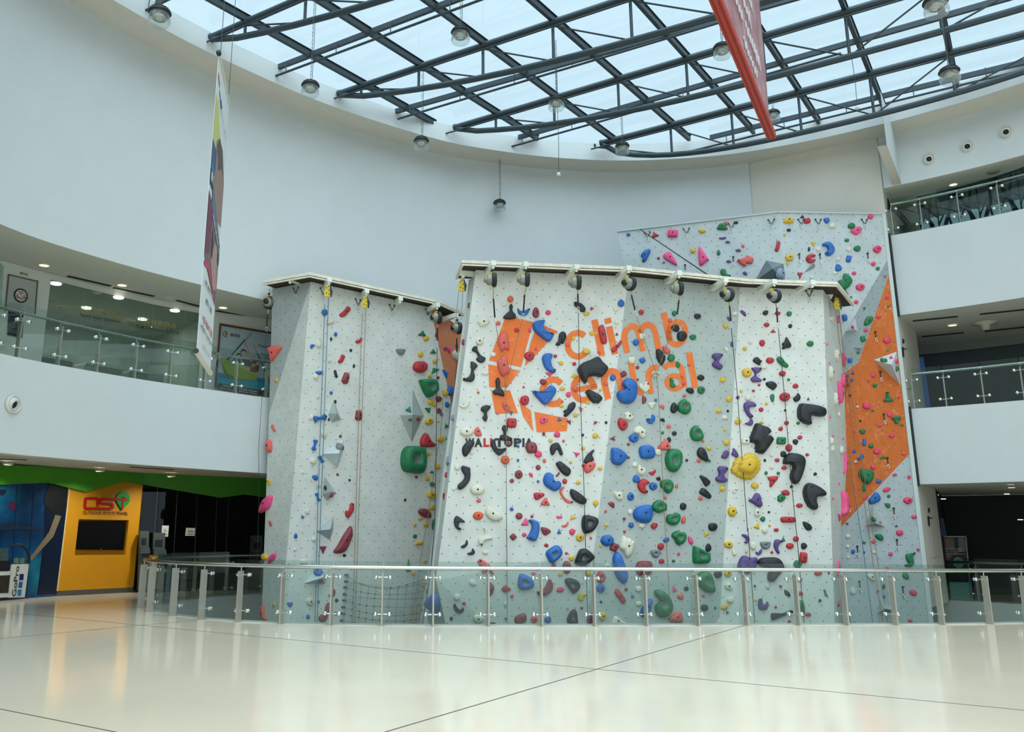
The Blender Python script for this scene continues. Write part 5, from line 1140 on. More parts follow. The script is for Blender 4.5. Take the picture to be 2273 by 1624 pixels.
rope('climbing_rope', [aty(*P(C3, 1490, 480), 20.6)] + rp(C3, [(1520, 750), (1555, 1000), (1585, 1200)], .25, 21.5) + rp(C4, [(1605, 0)], .3, 21.5) + rp(C7, [(185, 420), (215, 800), (265, 1150), (340, 1610)]) + rp(C8, [(375, 480), (450, 1000), (545, 1560)]), ROPET, 'left tan rope strand from the right pulley over the orange panel')
rope('climbing_rope', [aty(*P(C3, 1527, 460), 20.65)] + rp(C3, [(1552, 700), (1600, 1150)], .25, 21.5) + rp(C7, [(195, 380), (255, 800), (310, 1150), (382, 1610)]) + rp(C8, [(430, 560), (500, 1000), (590, 1560)]), ROPET, 'right tan rope strand from the right pulley over the orange panel')
rope('climbing_rope', rp(C7, [(200, 1130), (222, 1380), (255, 1600)]) + rp(C8, [(285, 420), (345, 820), (440, 1560)]), ROPEB, 'blue rope hanging down the lower rear wall')
rope('climbing_rope', rp(C8, [(130, 1130), (170, 1330), (222, 1560)], .15), ROPEK, 'dark slanting rope at foot of the narrow side panel')
# chain anchors and quickdraws
CH = M('anchor_chain', (74, 76, 68), .5, .6)
def yanchor(x, y, label, s=1., off=.03):
    c = near(x, y, off); h = hit(x, y); n = h[1] if h[1].dot(EYE - h[0]) > 0 else -h[1]; u = Z.cross(n).normalized()
    t = thing('chain_anchor', c, label, 'anchor', 'chain anchors along the wall tops')
    for sx in (-1, 1):
        a = c + u*(.075*sx*s) + Z*.13*s; pts = [a.lerp(c - Z*.02, i/6) + u*(.006*(i % 2)) for i in range(7)]
        MB().tube(pts, [.011, .007]*3 + [.011], 6).obj('chain', CH, t)
        MB().lathe(a, [(0, .012), (.022, .01), (.022, -.012)], 8, (u, n.cross(u), n)).obj('hanger_plate', CH, t)
    m = c - Z*.08*s; MB().tube([c, m + u*.028 + Z*.03, m + u*.02 - Z*.05, m - u*.02 - Z*.05, m - u*.028 + Z*.03], .008, 6, closed=True).obj('ring', CHROME, t)
for a in [(656, 650, 'faint chain anchor on the dark corner of left wall'), (717, 652, 'chain anchor left of the blue rope pulley'), (795, 676, 'chain anchor left of the tan rope pulley'), (870, 688, 'chain anchor between pulley and orange wedge, left wall'), (950, 698, 'chain anchor touching the orange wedge'), (1797, 657, 'chain anchor on the pale right panel under the cap'),
          (1437, 525, 'leftmost chain anchor on the rear wall'), (1524, 517, 'chain anchor right of the pink squarish hold, rear wall'), (1624, 505, 'chain anchor under the green half-moon hold, rear wall'), (1713, 497, 'chain anchor just left of the rear wall crease'), (1779, 497, 'chain anchor beside the yellow half-moon, rear wall'), (1817, 497, 'chain anchor beside the blue hold, rear wall top'), (1920, 497, 'rightmost chain anchor on the rear wall top')]: yanchor(*a)
QD = M('quickdraw_sling', (60, 66, 66), .8)
for x, y, lb in [(1521, 596, 'quickdraw hanging just above the cap, left'), (1628, 578, 'quickdraw left of the coral crab-shaped hold'), (1775, 572, 'quickdraw left of the red C-shaped hold'), (1821, 572, 'quickdraw right of the red C-shaped hold'), (1927, 570, 'quickdraw near the right edge of upper rear wall'), (1944, 745, 'quickdraw at the top of the orange panel'), (1955, 833, 'quickdraw beside the white volume'), (1963, 928, 'quickdraw in the middle of the orange panel'), (1971, 1025, 'quickdraw low on the orange panel'), (1884, 1122, 'quickdraw on the lower left edge of orange panel'), (1985, 1137, 'upper quickdraw on lower rear wall'), (1992, 1207, 'middle quickdraw on lower rear wall'), (2005, 1312, 'quickdraw on rear wall behind the railing, right'), (1904, 1222, 'quickdraw near the blue rope above railing'), (1909, 1300, 'quickdraw behind railing near the blue rope')]:
    c = near(x, y, .03); t = thing('quickdraw', c, lb, 'quickdraw', 'quickdraws clipped to the rear wall'); u = X
    MB().bar(c + Z*.09, c - Z*.06, .022, .008, V((0, 1, 0))).obj('sling', QD, t)
    MB().tube([c - Z*.05, c + u*.025 - Z*.09, c + u*.02 - Z*.15, c - u*.02 - Z*.15, c - u*.025 - Z*.09], .008, 6, closed=True).obj('carabiner', CHROME, t)
    MB().lathe(c + Z*.1, [(0, .012), (.026, .01), (.026, -.012)], 8, (X, Z, Yv)).obj('hanger_plate', CH, t)
# cargo net
NETM = M('net_rope', (150, 160, 150), .85); KNOT = M('net_knot', (40, 46, 46), .8)
rows = [[(775, 1145), (840, 1190), (960, 1235), (1090, 1250), (1200, 1245), (1330, 1215), (1480, 1165)], [(772, 1200), (850, 1212), (960, 1240), (1090, 1262), (1220, 1256), (1340, 1232), (1470, 1215)], [(765, 1250), (930, 1297), (1090, 1310), (1290, 1305), (1455, 1275)], [(760, 1310), (900, 1335), (1150, 1350), (1300, 1348), (1440, 1340)], [(755, 1362), (930, 1405), (1150, 1418), (1330, 1415), (1430, 1400)], [(748, 1420), (950, 1470), (1100, 1490), (1250, 1490), (1415, 1465)], [(742, 1475), (940, 1520), (1100, 1535), (1250, 1540), (1410, 1520)], [(735, 1535), (860, 1562), (1000, 1585), (1200, 1592), (1400, 1570)]]
net = thing('cargo_net', aty(790, 1388, 20.6), 'grey rope cargo net slung across the foot of left wall behind railing', 'cargo net')
rowp = []
for rw in rows:
    q = catmull([V((x, y, 0)) for x, y in rw], 6)
    rowp.append([(p.x, p.y) for p in q]); n = len(q)
    MB().tube([near(*P(K4f, p.x, p.y), .06 + .5*math.sin(math.pi*i/(n - 1))) for i, p in enumerate(q)], .011, 6).obj('net_strand', NETM, net)
def rowat(rw, x):
    for a, b_ in zip(rw, rw[1:]):
        if a[0] <= x <= b_[0]: return a[1] + (b_[1] - a[1])*(x - a[0])/(b_[0] - a[0])
    return rw[-1][1] if x > rw[-1][0] else rw[0][1]
kb = MB()
for x in (785, 842, 905, 965, 1025, 1085, 1150, 1220, 1290, 1350, 1395):
    off = .06 + .5*math.sin(math.pi*(x - 760)/700)
    pts = [near(*P(K4f, x - (i*5), rowat(rw, x - i*5)), off) for i, rw in enumerate(rowp)]
    MB().tube(pts, .007, 5).obj('net_strand', NETM, net)
    for p in pts: kb.lathe(p, [(0, -.02), (.017, -.01), (.017, .01), (0, .02)], 6)
kb.obj('net_knots', KNOT, net, kind='stuff')
for rw in rows: MB().box(near(*P(K4f, rw[0][0] - 4, rw[0][1] - 3), .03), (.09, .05, .035)).obj('wall_hook', KNOT, net)
# ================================================================ glass railings
def railing(name, pts, zb, label, ctr, side, hr=1.02, gt=1.13, hrr=.037, fin=.15, near_front=True, gb=.02):
    """side = +1: posts stand on the side away from ctr"""
    pts = [V((p.x, p.y, zb)) for p in pts]; n = len(pts)
    t = thing(name, pts[n//2], label, 'railing')
    nr = []
    for i in range(n):
        d = (pts[min(i + 1, n - 1)] - pts[max(i - 1, 0)]).normalized(); m = V((-d.y, d.x, 0))
        if m.dot(pts[i] - V((ctr.x, ctr.y, zb)))*side < 0: m = -m
        nr.append((d, m))
    MB().tube([pts[i] + nr[i][1]*.09 + Z*hr for i in range(n)], hrr, 12).obj('handrail', STEEL, t)
    cuts = []
    for i in range(n):
        d, m = nr[i]; p = pts[i]
        po = MB().box(p + m*(.02 + fin/2) + Z*((hr - .1)/2), (.028, fin, hr - .1), (d, m, Z)).obj('post', POSTM, t)
        MB().tube([p + m*.09 + Z*(hr - .11), p + m*.09 + Z*hr], .012, 8).obj('rail_bracket', STEEL, po)
        for z in (hr - .17, .20):
            s = 1 if side > 0 else -1
            c = p + m*(.028) + Z*z
            b = MB().bar(c - d*.125, c + d*.125, .022, .022)
            for sg in (-1, 1):
                for f in (.02, -.03):
                    b.lathe(c + d*(.125*sg) + m*(f - .028 + .008), [(0, -.012), (.034, -.012), (.036, 0), (.034, .012), (0, .012)], 12, (d, Z, m))
            b.obj('glass_clamp', CHROME, t)
    for i in range(n - 1):
        a, c = pts[i], pts[i + 1]; dd = (c - a).normalized(); a2, c2 = a + dd*.015, c - dd*.015
        m = V((-dd.y, dd.x, 0))*.006
        MB().prism([a2 - m + Z*gb, c2 - m + Z*gb, c2 + m + Z*gb, a2 + m + Z*gb], Z*(gt - gb)).obj('glass_panel', GLASS, t)
    return t
VC = V((5, 22, 0))
front = [V(p + (0,)) for p in VOID_F] + [V((13.1, 18.9, 0)), V((14.3, 19.5, 0))]
railing('glass_railing', front, 0.0, 'long curved glass railing with steel posts at the floor edge in front', VC, 1)
lb = [V(p + (0,)) for p in [(-6.46, 21.0), (-6.36, 21.9), (-6.05, 23.1), (-5.5, 24.2), (-4.75, 25.2), (-3.9, 26.4)]]
railing('glass_railing', lb, 0.0, 'far glass railing left of the climbing walls, before the dark shop', VC, 1, fin=.1)
rb = [V(p + (0,)) for p in [(13.3, 26.8), (13.95, 25.75), (14.7, 24.6), (15.4, 23.76), (16.2, 22.6)]]
railing('glass_railing', rb, 0.0, 'far glass railing at right on the ground floor, by the poster board', VC, 1, fin=.1)
lp = [cur_px(x, 5.7, 0, I0) for x in (-60, 5, 59, 147, 231, 313, 389, 464, 533, 600, 670)]
lp[0] = cur_px(5, 5.7, 0, I0) + V((-.6, -1.3, 0))
lp[0].z = 5.7
railing('glass_railing', [out(V((p.x, p.y, 0)), .06) for p in lp[1:]], ZF1, 'gallery glass railing on the left upper floor', CC, 1, .9, 1.04, .03, .1)
for (a, c), xs, lb_ in ((RZ[0], (2022, 2092, 2175, 2262, 2350), 'gallery glass railing on the middle right floor'), (RZ[1], (1976, 2040, 2122, 2210, 2300), 'gallery glass railing on the top right floor')):
    q = [cur_px(x, c + .8, IR - 1, None) for x in xs]
    railing('glass_railing', [out(V((p.x, p.y, 0)), .06) for p in q], c, lb_, CC, 1, .92, 1.05, .036, .03)
# ================================================================ left shops
S1 = atz(123, 1323, 0); S2 = atz(296, 1314, 0); S0 = S1 + (atz(0, 1331, 0) - S1)*2.2; S3 = S2 + (atz(600, 1308, 0) - S2)*1.3
def pl(p, q, off=0.):
    n = vplane(p, q); n = n if n.dot(EYE - p) > 0 else -n
    return (lambda x, y: atp(x, y, p + n*off, n)), n
mu, nm_ = pl(S0, S1); ye, ny = pl(S1, S2); da, nd = pl(S2, S3)
def panel(name, fn, pxs, n, th, mat, parent=None, **kw): return MB().prism([fn(*q) for q in pxs], -n*th).obj(name, mat, parent, **kw)
YM = M('yellow_wall_paint', (196, 138, 10), .5); GM = M('green_band_paint', (62, 140, 20), .5); DKP = M('dark_plinth', (70, 70, 62), .6)
# shop interior: its lack of light put into a near-black wall colour
DK = M('shop_unlit_tone', (20, 24, 25), .8)
MB().strip([S2 - nd*.6 + Z*0, S3 - nd*.6], [S2 - nd*.6 + Z*3.6, S3 - nd*.6 + Z*3.6]).obj('wall_shop_back', DK, kind='structure')
MUR = bpy.data.materials.new('mural_print'); MUR.use_nodes = True; nt = MUR.node_tree; bs = nt.nodes['Principled BSDF']; bs.inputs['Roughness'].default_value = .25
tcn = nt.nodes.new('ShaderNodeTexCoord'); nn_ = nt.nodes.new('ShaderNodeTexNoise'); nn_.inputs['Scale'].default_value = .9; nn_.inputs['Detail'].default_value = 6; nt.links.new(tcn.outputs['Object'], nn_.inputs['Vector'])
rr = nt.nodes.new('ShaderNodeValToRGB'); e = rr.color_ramp.elements; e[0].position = .32; e[0].color = lin((8, 34, 62)) + (1,); e[1].position = .7; e[1].color = lin((30, 116, 140)) + (1,); k_ = rr.color_ramp.elements.new(.5); k_.color = lin((14, 66, 112)) + (1,)
nt.links.new(nn_.outputs['Fac'], rr.inputs['Fac']); nt.links.new(rr.outputs['Color'], bs.inputs['Base Color'])
mural = panel('mural_panel', mu, [(-90, 1040), (153, 1050), (123, 1323), (-90, 1337)], nm_, .1, MUR, None, label='blue underwater photo mural on the shop front at far left', cat='mural')
def prt(parent, fn, n, pts, mat, name='print_area', off=.006): return MB().add([fn(*q) + n*off for q in pts], [tuple(t) for t in tessellate_polygon([[V((x, y, 0)) for x, y in pts]])]).obj(name, mat, parent)
prt(mural, mu, nm_, [(112, 1080), (152, 1085), (126, 1318), (82, 1320), (98, 1190), (98, 1130), (104, 1105)], M('mural_navy', (8, 24, 48), .3))
prt(mural, mu, nm_, [(108, 1076), (150, 1082), (147, 1120), (132, 1150), (116, 1140), (98, 1120), (100, 1095)], M('mural_shadow', (12, 20, 22), .4), off=.012)
prt(mural, mu, nm_, [(122, 1142), (135, 1145), (118, 1190), (95, 1215), (68, 1245), (66, 1236), (90, 1205), (108, 1180)], M('mural_sand', (118, 106, 84), .4), off=.014)
prt(mural, mu, nm_, [(-40, 1160), (20, 1162), (60, 1168), (95, 1170), (90, 1178), (40, 1174), (-40, 1180)], M('mural_reef', (18, 40, 62), .4), off=.01)
prt(mural, mu, nm_, [(22, 1112), (36, 1114), (34, 1130), (26, 1134), (18, 1126)], M('mural_coral', (84, 36, 78), .4), off=.01)
prt(mural, mu, nm_, [(-40, 1088), (14, 1086), (10, 1098), (-40, 1104)], MATS['mural_reef'], off=.01)
for x0, x1 in ((38, 22), (75, 58)):
    MB().prism([mu(x0, 1078) + nm_*.004, mu(x0 + .7, 1078) + nm_*.004, mu(x1 + .7, 1326) + nm_*.004, mu(x1, 1326) + nm_*.004], nm_*.004).obj('panel_joint', MATS['mural_navy'], mural)
# camera display stand
st = thing('display_stand', mu(40, 1327) + nm_*.3, 'white and black action-camera display stand with upright logo panel', 'display stand')
sf, _ = pl(S0, S1, .3)
WP = M('stand_white', (206, 212, 206), .45)
panel('logo_panel', sf, [(27, 1252), (64.5, 1251), (55, 1325), (18, 1326)], nm_, .05, WP, st)
zc = lambda x, y: sf(x/11.6, 1200 + y/11.6)
for i, (x0, y0, x1, y1, dx, c) in enumerate(((505, 850, 612, 1010, -15, (16, 30, 112)), (485, 1050, 585, 1208, -20, (20, 96, 150)), (455, 1250, 555, 1415, -18, (24, 122, 170)))):
    MB().poly([zc(x0, y0) + nm_*.006, zc(x1, y0) + nm_*.006, zc(x1 + dx, y1) + nm_*.006, zc(x0 + dx, y1) + nm_*.006]).obj('logo_square', M('logo_blue_%d' % i, c, .4), st)
o_ = zc(405, 1430); text('GoPro', o_, zc(500, 650) - o_, zc(295, 1430) - o_, BLACK, st, bold=.01, off=.007)
panel('screen_unit', sf, [(-30, 1245), (24, 1243), (18, 1268), (-30, 1270)], nm_, .2, BLACK, st)
panel('shelf', sf, [(-30, 1268), (23, 1267), (22, 1276), (-30, 1278)], nm_, .25, WP, st)
panel('picture', sf, [(-30, 1278), (22, 1276), (18, 1316), (-30, 1318)], nm_, .05, M('stand_picture', (46, 42, 36), .4, noise=(6, .5)), st)
panel('base', sf, [(-30, 1319), (20, 1315), (18, 1325), (-30, 1328)], nm_, .25, WP, st)
MB().tube([zc(*q) for q in ((280, 160), (360, 105), (450, 90), (560, 120), (660, 200), (730, 330), (745, 450), (730, 590))], .03, 8).obj('loop_frame', BLACK, st)
panel('graphic', sf, [(-30, 1216), (19, 1216), (18, 1244), (-30, 1244)], nm_, .02, M('stand_graphic', (60, 84, 88), .4, noise=(8, .4)), st)
for x in (33, 46): panel('small_box', sf, [(x, 1238), (x + 9, 1238), (x + 8, 1250), (x - 1, 1250)], nm_, .05, M('box_grey', (96, 116, 108), .5), st)
# yellow feature wall with screen niche
yw = thing('feature_wall', S1.lerp(S2, .5), 'bright yellow shop wall with red and green travel logo and recessed screen', 'shop wall')
O = [(153, 1050), (320, 1045), (296, 1303), (127, 1311)]; Nn = [(175, 1152), (286, 1154), (278, 1231), (166, 1232)]
for i in range(4): panel('wall_section', ye, [O[i], O[(i + 1) % 4], Nn[(i + 1) % 4], Nn[i]], ny, .16, YM, yw)
panel('plinth', ye, [(127, 1311), (296, 1303), (295, 1314), (123, 1323)], ny, .1, DKP, yw)
yb, _ = pl(S1, S2, -.16)
panel('niche_back', yb, [(170, 1145), (292, 1148), (284, 1240), (160, 1240)], ny, .03, YM, yw)
panel('edge_strip', ye, [(153, 1080), (155, 1080), (128, 1311), (125, 1311)], -ny, .02, M('edge_cream', (214, 196, 150), .5), yw)
yt, _ = pl(S1, S2, -.06)
tv = panel('television', yt, [(174, 1156), (280, 1156), (274, 1220.5), (170.5, 1219.5)], ny, .06, M('screen_black', (9, 10, 11), .25), None, label='switched-off black television in the yellow wall niche', cat='television')
panel('bezel_mark', yt, [(224, 1217), (226, 1217), (226, 1219), (224, 1219)], -ny, .003, M('grey_mark', (130, 130, 120), .5), tv)
zy = lambda x, y: ye(160 + x/15.15, 1080 + y/15.15) + ny*.01
RL_ = M('logo_red', (168, 16, 14), .4); GL_ = M('logo_green', (10, 150, 40), .4)
def stroke3(fn, pts, w, n, name, mat, parent, th=.03, sm=True, off=0.):
    Pp = [V((x, y, 0)) for x, y in pts]; Pp = catmull(Pp, 5) if sm and len(Pp) > 2 else Pp; Lf, Rt = [], []
    for i, p in enumerate(Pp):
        t = (Pp[min(i + 1, len(Pp) - 1)] - Pp[max(i - 1, 0)]).normalized(); m = V((-t.y, t.x, 0))*(w/2); Lf.append(fn((p + m).x, (p + m).y) + n*off); Rt.append(fn((p - m).x, (p - m).y) + n*off)
    b = MB(); b.strip([p + n*th for p in Lf], [p + n*th for p in Rt]); b.strip(Lf, [p + n*th for p in Lf]); b.strip(Rt, [p + n*th for p in Rt])
    return b.obj(name, mat, parent)
drop = [(1640 + 0, 790)] + [(1690 + 235*math.cos(math.radians(a)), 410 - 245*math.sin(math.radians(a))) for a in range(-28, 210, 14)]
prt(yw, lambda x, y: zy(x - 22, y + 8), ny, drop, BLACK, 'drop_shadow', .002); MB().prism([zy(*q) for q in drop], ny*.03).obj('drop_logo', GL_, yw)
MB().prism([zy(1690 + 82*math.cos(a), 418 - 82*math.sin(a)) + ny*.03 for a in [i*math.pi/8 for i in range(16)]], ny*.004).obj('drop_eye', BLACK, yw)
stroke3(zy, [(835, 640), (838, 450), (800, 388), (700, 382), (500, 384), (440, 410), (420, 540), (408, 660), (455, 715), (700, 720), (1000, 726), (1270, 728), (1325, 690), (1322, 600), (1270, 562), (1100, 560), (980, 556), (932, 520), (936, 440), (990, 405), (1200, 408), (1500, 416), (1840, 425)], 78, ny, 'logo_line', RL_, yw, .04)
stroke3(zy, [(1685, 420), (1645, 775)], 56, ny, 'logo_stem', RL_, yw, .045)
o_ = zy(345, 925); text('OUTDOOR SPORTS TRAVEL', o_, zy(1862, 955) - o_, zy(352, 812) - o_, M('logo_text_maroon', (74, 14, 20), .5), yw, bold=.012, off=.01)
# green zigzag band
gb = MB()
for P_, Q_, pts in ((S0, S1, [(-90, 1024), (153, 1039), (153, 1082), (110, 1071), (-90, 1079)]), (S1, S2, [(153, 1039), (318, 1048), (318, 1075), (280, 1068), (190, 1091), (153, 1082)]), (S2, S3, [(318, 1048), (640, 1065), (640, 1110), (545, 1097), (490, 1104), (318, 1075)])):
    f, n = pl(P_, Q_, .1); gb.prism([f(*q) for q in pts], -n*.1)
gb.obj('sign_band', GM, None, label='green zigzag-edged band running above the shop fronts', cat='sign band')
# dark glass front
sfr = thing('shop_front', S2.lerp(S3, .4), 'dark glazed shop front with paper notices, right of the yellow wall', 'shop front')
cols = [(318, 297), (352, 333), (396, 380), (440, 428), (483, 474), (510, 497), (600, 594)]
for (a, b_), (c, d) in zip(cols, cols[1:]): panel('glass_pane', da, [(a + .6, 1060), (c - .6, 1070), (d - .6, 1312), (b_ + .6, 1316)], nd, .012, GLASSK, sfr)
for a, b_ in cols[1:-1]: panel('pane_seal', da, [(a - .6, 1060), (a + .6, 1060), (b_ + .6, 1314), (b_ - .6, 1314)], nd, .02, M('pane_seal', (52, 70, 70), .5), sfr)
df, _ = pl(S2, S3, -.06)
hp = panel('advert_panel', df, [(509, 1085), (602, 1092), (600, 1310), (497, 1312)], nd, .02, M('advert_grey', (150, 164, 160), .6), None, label='pale headphone advert behind the dark glass beside climbing wall', cat='advert')
dg2 = lambda x, y: df(x, y)
prt(hp, df, nd, [(500, 1225), (508, 1200), (530, 1165), (548, 1152), (600, 1148), (600, 1310), (498, 1310)], M('advert_teal', (14, 84, 96), .5))
prt(hp, df, nd, [(500, 1230), (506, 1205), (522, 1180), (540, 1166), (530, 1190), (515, 1215), (505, 1232)], M('advert_red', (150, 52, 34), .5), off=.01)
o_ = df(515, 1119); text('Headphones that', o_, df(570, 1122) - o_, df(516, 1113) - o_, BLACK, hp, bold=.006)
o_ = df(514, 1128); text('learn how you hear', o_, df(573, 1131) - o_, df(515, 1122) - o_, BLACK, hp, bold=.006)
for q, lb_ in (([(360, 1166), (375, 1166), (373, 1191), (358, 1190.5)], 'tall white paper notice on the dark shop glass'), ([(413, 1171), (433.5, 1171.5), (432, 1189), (411, 1188.5)], 'wide white paper notice on the dark shop glass')):
    f, n = pl(S2, S3, .02)
    pn = panel('paper_notice', f, q, n, .004, M('paper_white', (206, 212, 208), .7), None, label=lb_, cat='notice')
    x0, y0 = q[0]; x1, y1 = q[2]
    for j, yy in enumerate((.3, .45, .75)): prt(pn, f, n, [(x0 + 3, y0 + (y1 - y0)*yy), (x1 - 3, y0 + (y1 - y0)*yy), (x1 - 3, y0 + (y1 - y0)*yy + 1.5), (x0 + 3, y0 + (y1 - y0)*yy + 1.5)], M('notice_ink', (70, 76, 74), .6) if j else M('notice_yellow', (190, 160, 40), .6), 'print_line', .003)
def kiosk(pxs, label, holes):
    f, n = pl(S2, S3, .35); x0, x1, y0, y1 = pxs
    t = thing('demo_kiosk', f((x0 + x1)/2, y1), label, 'kiosk'); GK = M('kiosk_grey', (66, 78, 74), .5); LS = (1185 - y0)*0
    b = panel('cabinet', f, [(x0, y0), (x1, y0), (x1 - 3, y1), (x0 - 4, y1)], n, .25, GK, t)
    panel('screen', f, [(x0 + 3, y0 + 16), (x1 - 6, y0 + 16), (x1 - 7, y0 + 30), (x0 + 2, y0 + 30)], -n, .01, BLACK, t)
    panel('sloping_desk', f, [(x0, y0 + 36), (x1, y0 + 36), (x1 + 2, y0 + 50), (x0 - 1, y0 + 50)], -n, .1, GK, t)
    for i in range(holes): panel('socket', f, [(x0 + 4 + i*6, y0 + 52), (x0 + 8 + i*6, y0 + 52), (x0 + 8 + i*6, y0 + 57), (x0 + 4 + i*6, y0 + 57)], -n, .02, BLACK, t)
kiosk((311, 331, 1178, 1310), 'grey demo kiosk standing next to the yellow wall', 4); kiosk((341, 367, 1182, 1306), 'second grey demo kiosk with sloping desk', 4); kiosk((560, 583, 1188, 1306), 'narrow grey demo kiosk by the headphone advert', 3)
bx = atd(347, 1233, 25.2/1.0); tb = thing('donation_box', bx, 'small yellow box showing over the left end of railing', 'box')
MB().box(bx, (.13, .13, .13)).obj('box_body', M('box_yellow', (206, 140, 20), .5), tb); MB().box(bx + V((.02, -.068, .01)), (.04, .004, .06)).obj('sticker', BLACK, tb); MB().box(bx + V((0, 0, -.7)), (.05, .05, 1.28)).obj('stand', DKP, tb)
# ---------------- upper gallery
gp = [atz(x, y, 7.2) for x, y in ((-150, 532), (0, 577), (198, 630), (354, 667), (481, 691), (594, 708))]; gp = [V((p.x, p.y, 0)) for p in gp]
gp.append(gp[-1] + (gp[-1] - gp[-2])*2)
def gal(x, y, off=0.):
    for a, b_ in zip(gp, gp[1:]):
        n = vplane(a, b_); n = n if n.dot(EYE - a) > 0 else -n
        q = atp(x, y, a + n*off, n); s = (q - a).dot((b_ - a).normalized())
        if s <= (b_ - a).length + .02: return q
    return q
def gnorm(x):
    q = gal(x, 800)
    for a, b_ in zip(gp, gp[1:]):
        if (q - a).dot((b_ - a).normalized()) <= (b_ - a).length + .02:
            n = vplane(a, b_); return n if n.dot(EYE - a) > 0 else -n
HEADER = M('gallery_header', (206, 206, 198), .6)
def gwall(x0, x1, mat, name, z0=4.8, z1=7.2, kind='structure'):
    xs = [x0 + (x1 - x0)*i/6 for i in range(7)]; Pn = [gal(x, 800) for x in xs]
    MB().strip(at(Pn, z0), at(Pn, z1)).obj(name, mat, kind=kind)
gwall(-150, 92, HEADER, 'wall_shop_left'); gwall(444, 660, HEADER, 'wall_shop_right'); ZH = (gal(91, 615).z + gal(442, 695).z)/2
gwall(90, 446, HEADER, 'trim_header', ZH, 7.2)
Pn = [gal(x, 800) for x in range(80, 470, 20)]
def back(ps, d): return [p + V((-.62, .78, 0))*d for p in ps]
MB().strip(at(Pn, ZH - .01), at(back(Pn, 4), ZH - .01)).obj('ceiling_shop', M('clinic_ceiling', (150, 158, 148), .7), kind='structure')
MB().strip(at(back(Pn, 4), 4.8), at(back(Pn, 4), ZH)).obj('wall_clinic_back', M('clinic_wall', (176, 186, 176), .7), kind='structure')
for i in (0, -1): MB().strip(at([Pn[i], back(Pn, 4)[i]], 4.8), at([Pn[i], back(Pn, 4)[i]], ZH)).obj('wall_clinic_side', MATS['clinic_wall'], kind='structure')
GLT = M('clinic_light', (255, 250, 236), .5, emit=2.2)
for x, y, lb_ in ((124, 629, 'first'), (263, 660, 'second'), (388, 689, 'third'), (192, 683, 'fourth'), (316, 708, 'fifth')):
    c = atz(x, y, ZH - .02); MB().lathe(c - Z*.02, [(0, 0), (.115, 0), (.125, .03)], 16).obj('downlight', GLT, None, label='white round ceiling light inside the clinic, %s from the left front' % lb_, cat='ceiling light', group='ceiling lights inside the clinic')
fr = thing('shop_front', gal(270, 800), 'tinted glass front of the upper floor clinic with lettering', 'shop front')
xs = [92, 171, 251, 331, 402, 444]
for a, b_ in zip(xs, xs[1:]):
    n = gnorm((a + b_)/2); p, q = gal(a + .7, 800), gal(b_ - .7, 800)
    MB().prism([V((p.x, p.y, 4.8)), V((q.x, q.y, 4.8)), V((q.x, q.y, ZH)), V((p.x, p.y, ZH))], -n*.012).obj('glass_pane', GLASSD, fr)
INKD = M('glass_lettering', (26, 30, 30), .6); GOLD = M('gold_lettering', (160, 138, 60), .5)
def gtext(t, a, b_, h, mat, bold=.0, off=.02):
    o_ = gal(*a, off); return text(t, o_, gal(*b_, off) - o_, gal(a[0] + .3, a[1] - h, off) - o_, mat, fr, bold)
gtext('Sports Injury Specialist', (178, 703), (266, 719), 9, INKD, .004); gtext('TCM Orthopaedics & Tui-na', (301, 729), (397, 744), 9, INKD, .004)
gtext('运动损伤治疗', (174, 691), (275, 708), 15, GOLD); gtext('中医骨伤推拿', (305, 716), (392, 731), 14, GOLD)
# reception furniture glimpsed inside
for i, (x0, x1, y, h, c) in enumerate(((110, 210, 770, .5, (120, 128, 112)), (240, 330, 790, .45, (150, 156, 144)), (350, 430, 800, .5, (128, 140, 130)))):
    p, q = gal(x0, 800), gal(x1, 800); p, q = back([p, q], 2.2); b = MB()
    t = thing('reception_counter', (p + q)/2 + Z*4.8, ['long low counter at left inside the clinic', 'pale middle counter inside the clinic', 'right-hand counter inside the clinic'][i], 'counter')
    MB().bar(V((p.x, p.y, 5.25)), V((q.x, q.y, 5.25)), .5, .9).obj('front', M('counter_%d' % i, c, .6), t); MB().bar(V((p.x, p.y, 5.72)), V((q.x, q.y, 5.72)), .6, .05).obj('top', WP, t)
# door leaf with emblem
dr = thing('door_1', gal(50, 760), kind='structure')
def gpan(name, pxs, mat, parent, off, th=.02, **kw):
    ps = [gal(x, y, off) for x, y in pxs]; n = (ps[1] - ps[0]).cross(ps[-1] - ps[0]).normalized(); n = n if n.dot(EYE - ps[0]) > 0 else -n
    return MB().prism(ps, -n*th).obj(name, mat, parent, **kw)
gpan('upper_panel', [(21, 611), (82, 626), (76, 700), (14, 684)], M('door_grey', (166, 168, 164), .6), dr, .03)
gpan('door_glass', [(20, 686), (53, 694), (50, 750), (17, 742)], M('door_dark_glass', (30, 44, 56), .15), dr, .03)
for q in ([(20, 608), (84, 623), (84, 625), (20, 610)], [(19, 608), (21, 608), (13, 690), (11, 690)], [(83, 622), (85, 622), (79, 705), (77, 705)]): gpan('frame_line', q, M('frame_dark', (84, 80, 72), .5), dr, .045)
for x in (0, -40): gpan('side_window', [(x - 30, 560), (x + 9, 590), (x + 3, 690), (x - 36, 680)], GLASSD, dr, .03, .01)
em = thing('emblem_sign', gal(46, 656, .05), 'round brown emblem on the white door panel at left', 'sign')
def disc(c, u, n, r, mat, name, parent, th=.012, r0=0):
    v = n.cross(u); return MB().lathe(c, [(r0, th), (r, th), (r, 0)], 28, (u, v, n)).obj(name, mat, parent)
n0 = gnorm(46); u0 = Z.cross(n0).normalized(); c0_ = gal(46, 656, .04)
disc(c0_, u0, n0, .155, M('emblem_ring', (40, 34, 32), .5), 'ring', em); disc(c0_, u0, n0, .125, M('emblem_field', (214, 210, 200), .5), 'field', em, .016); 
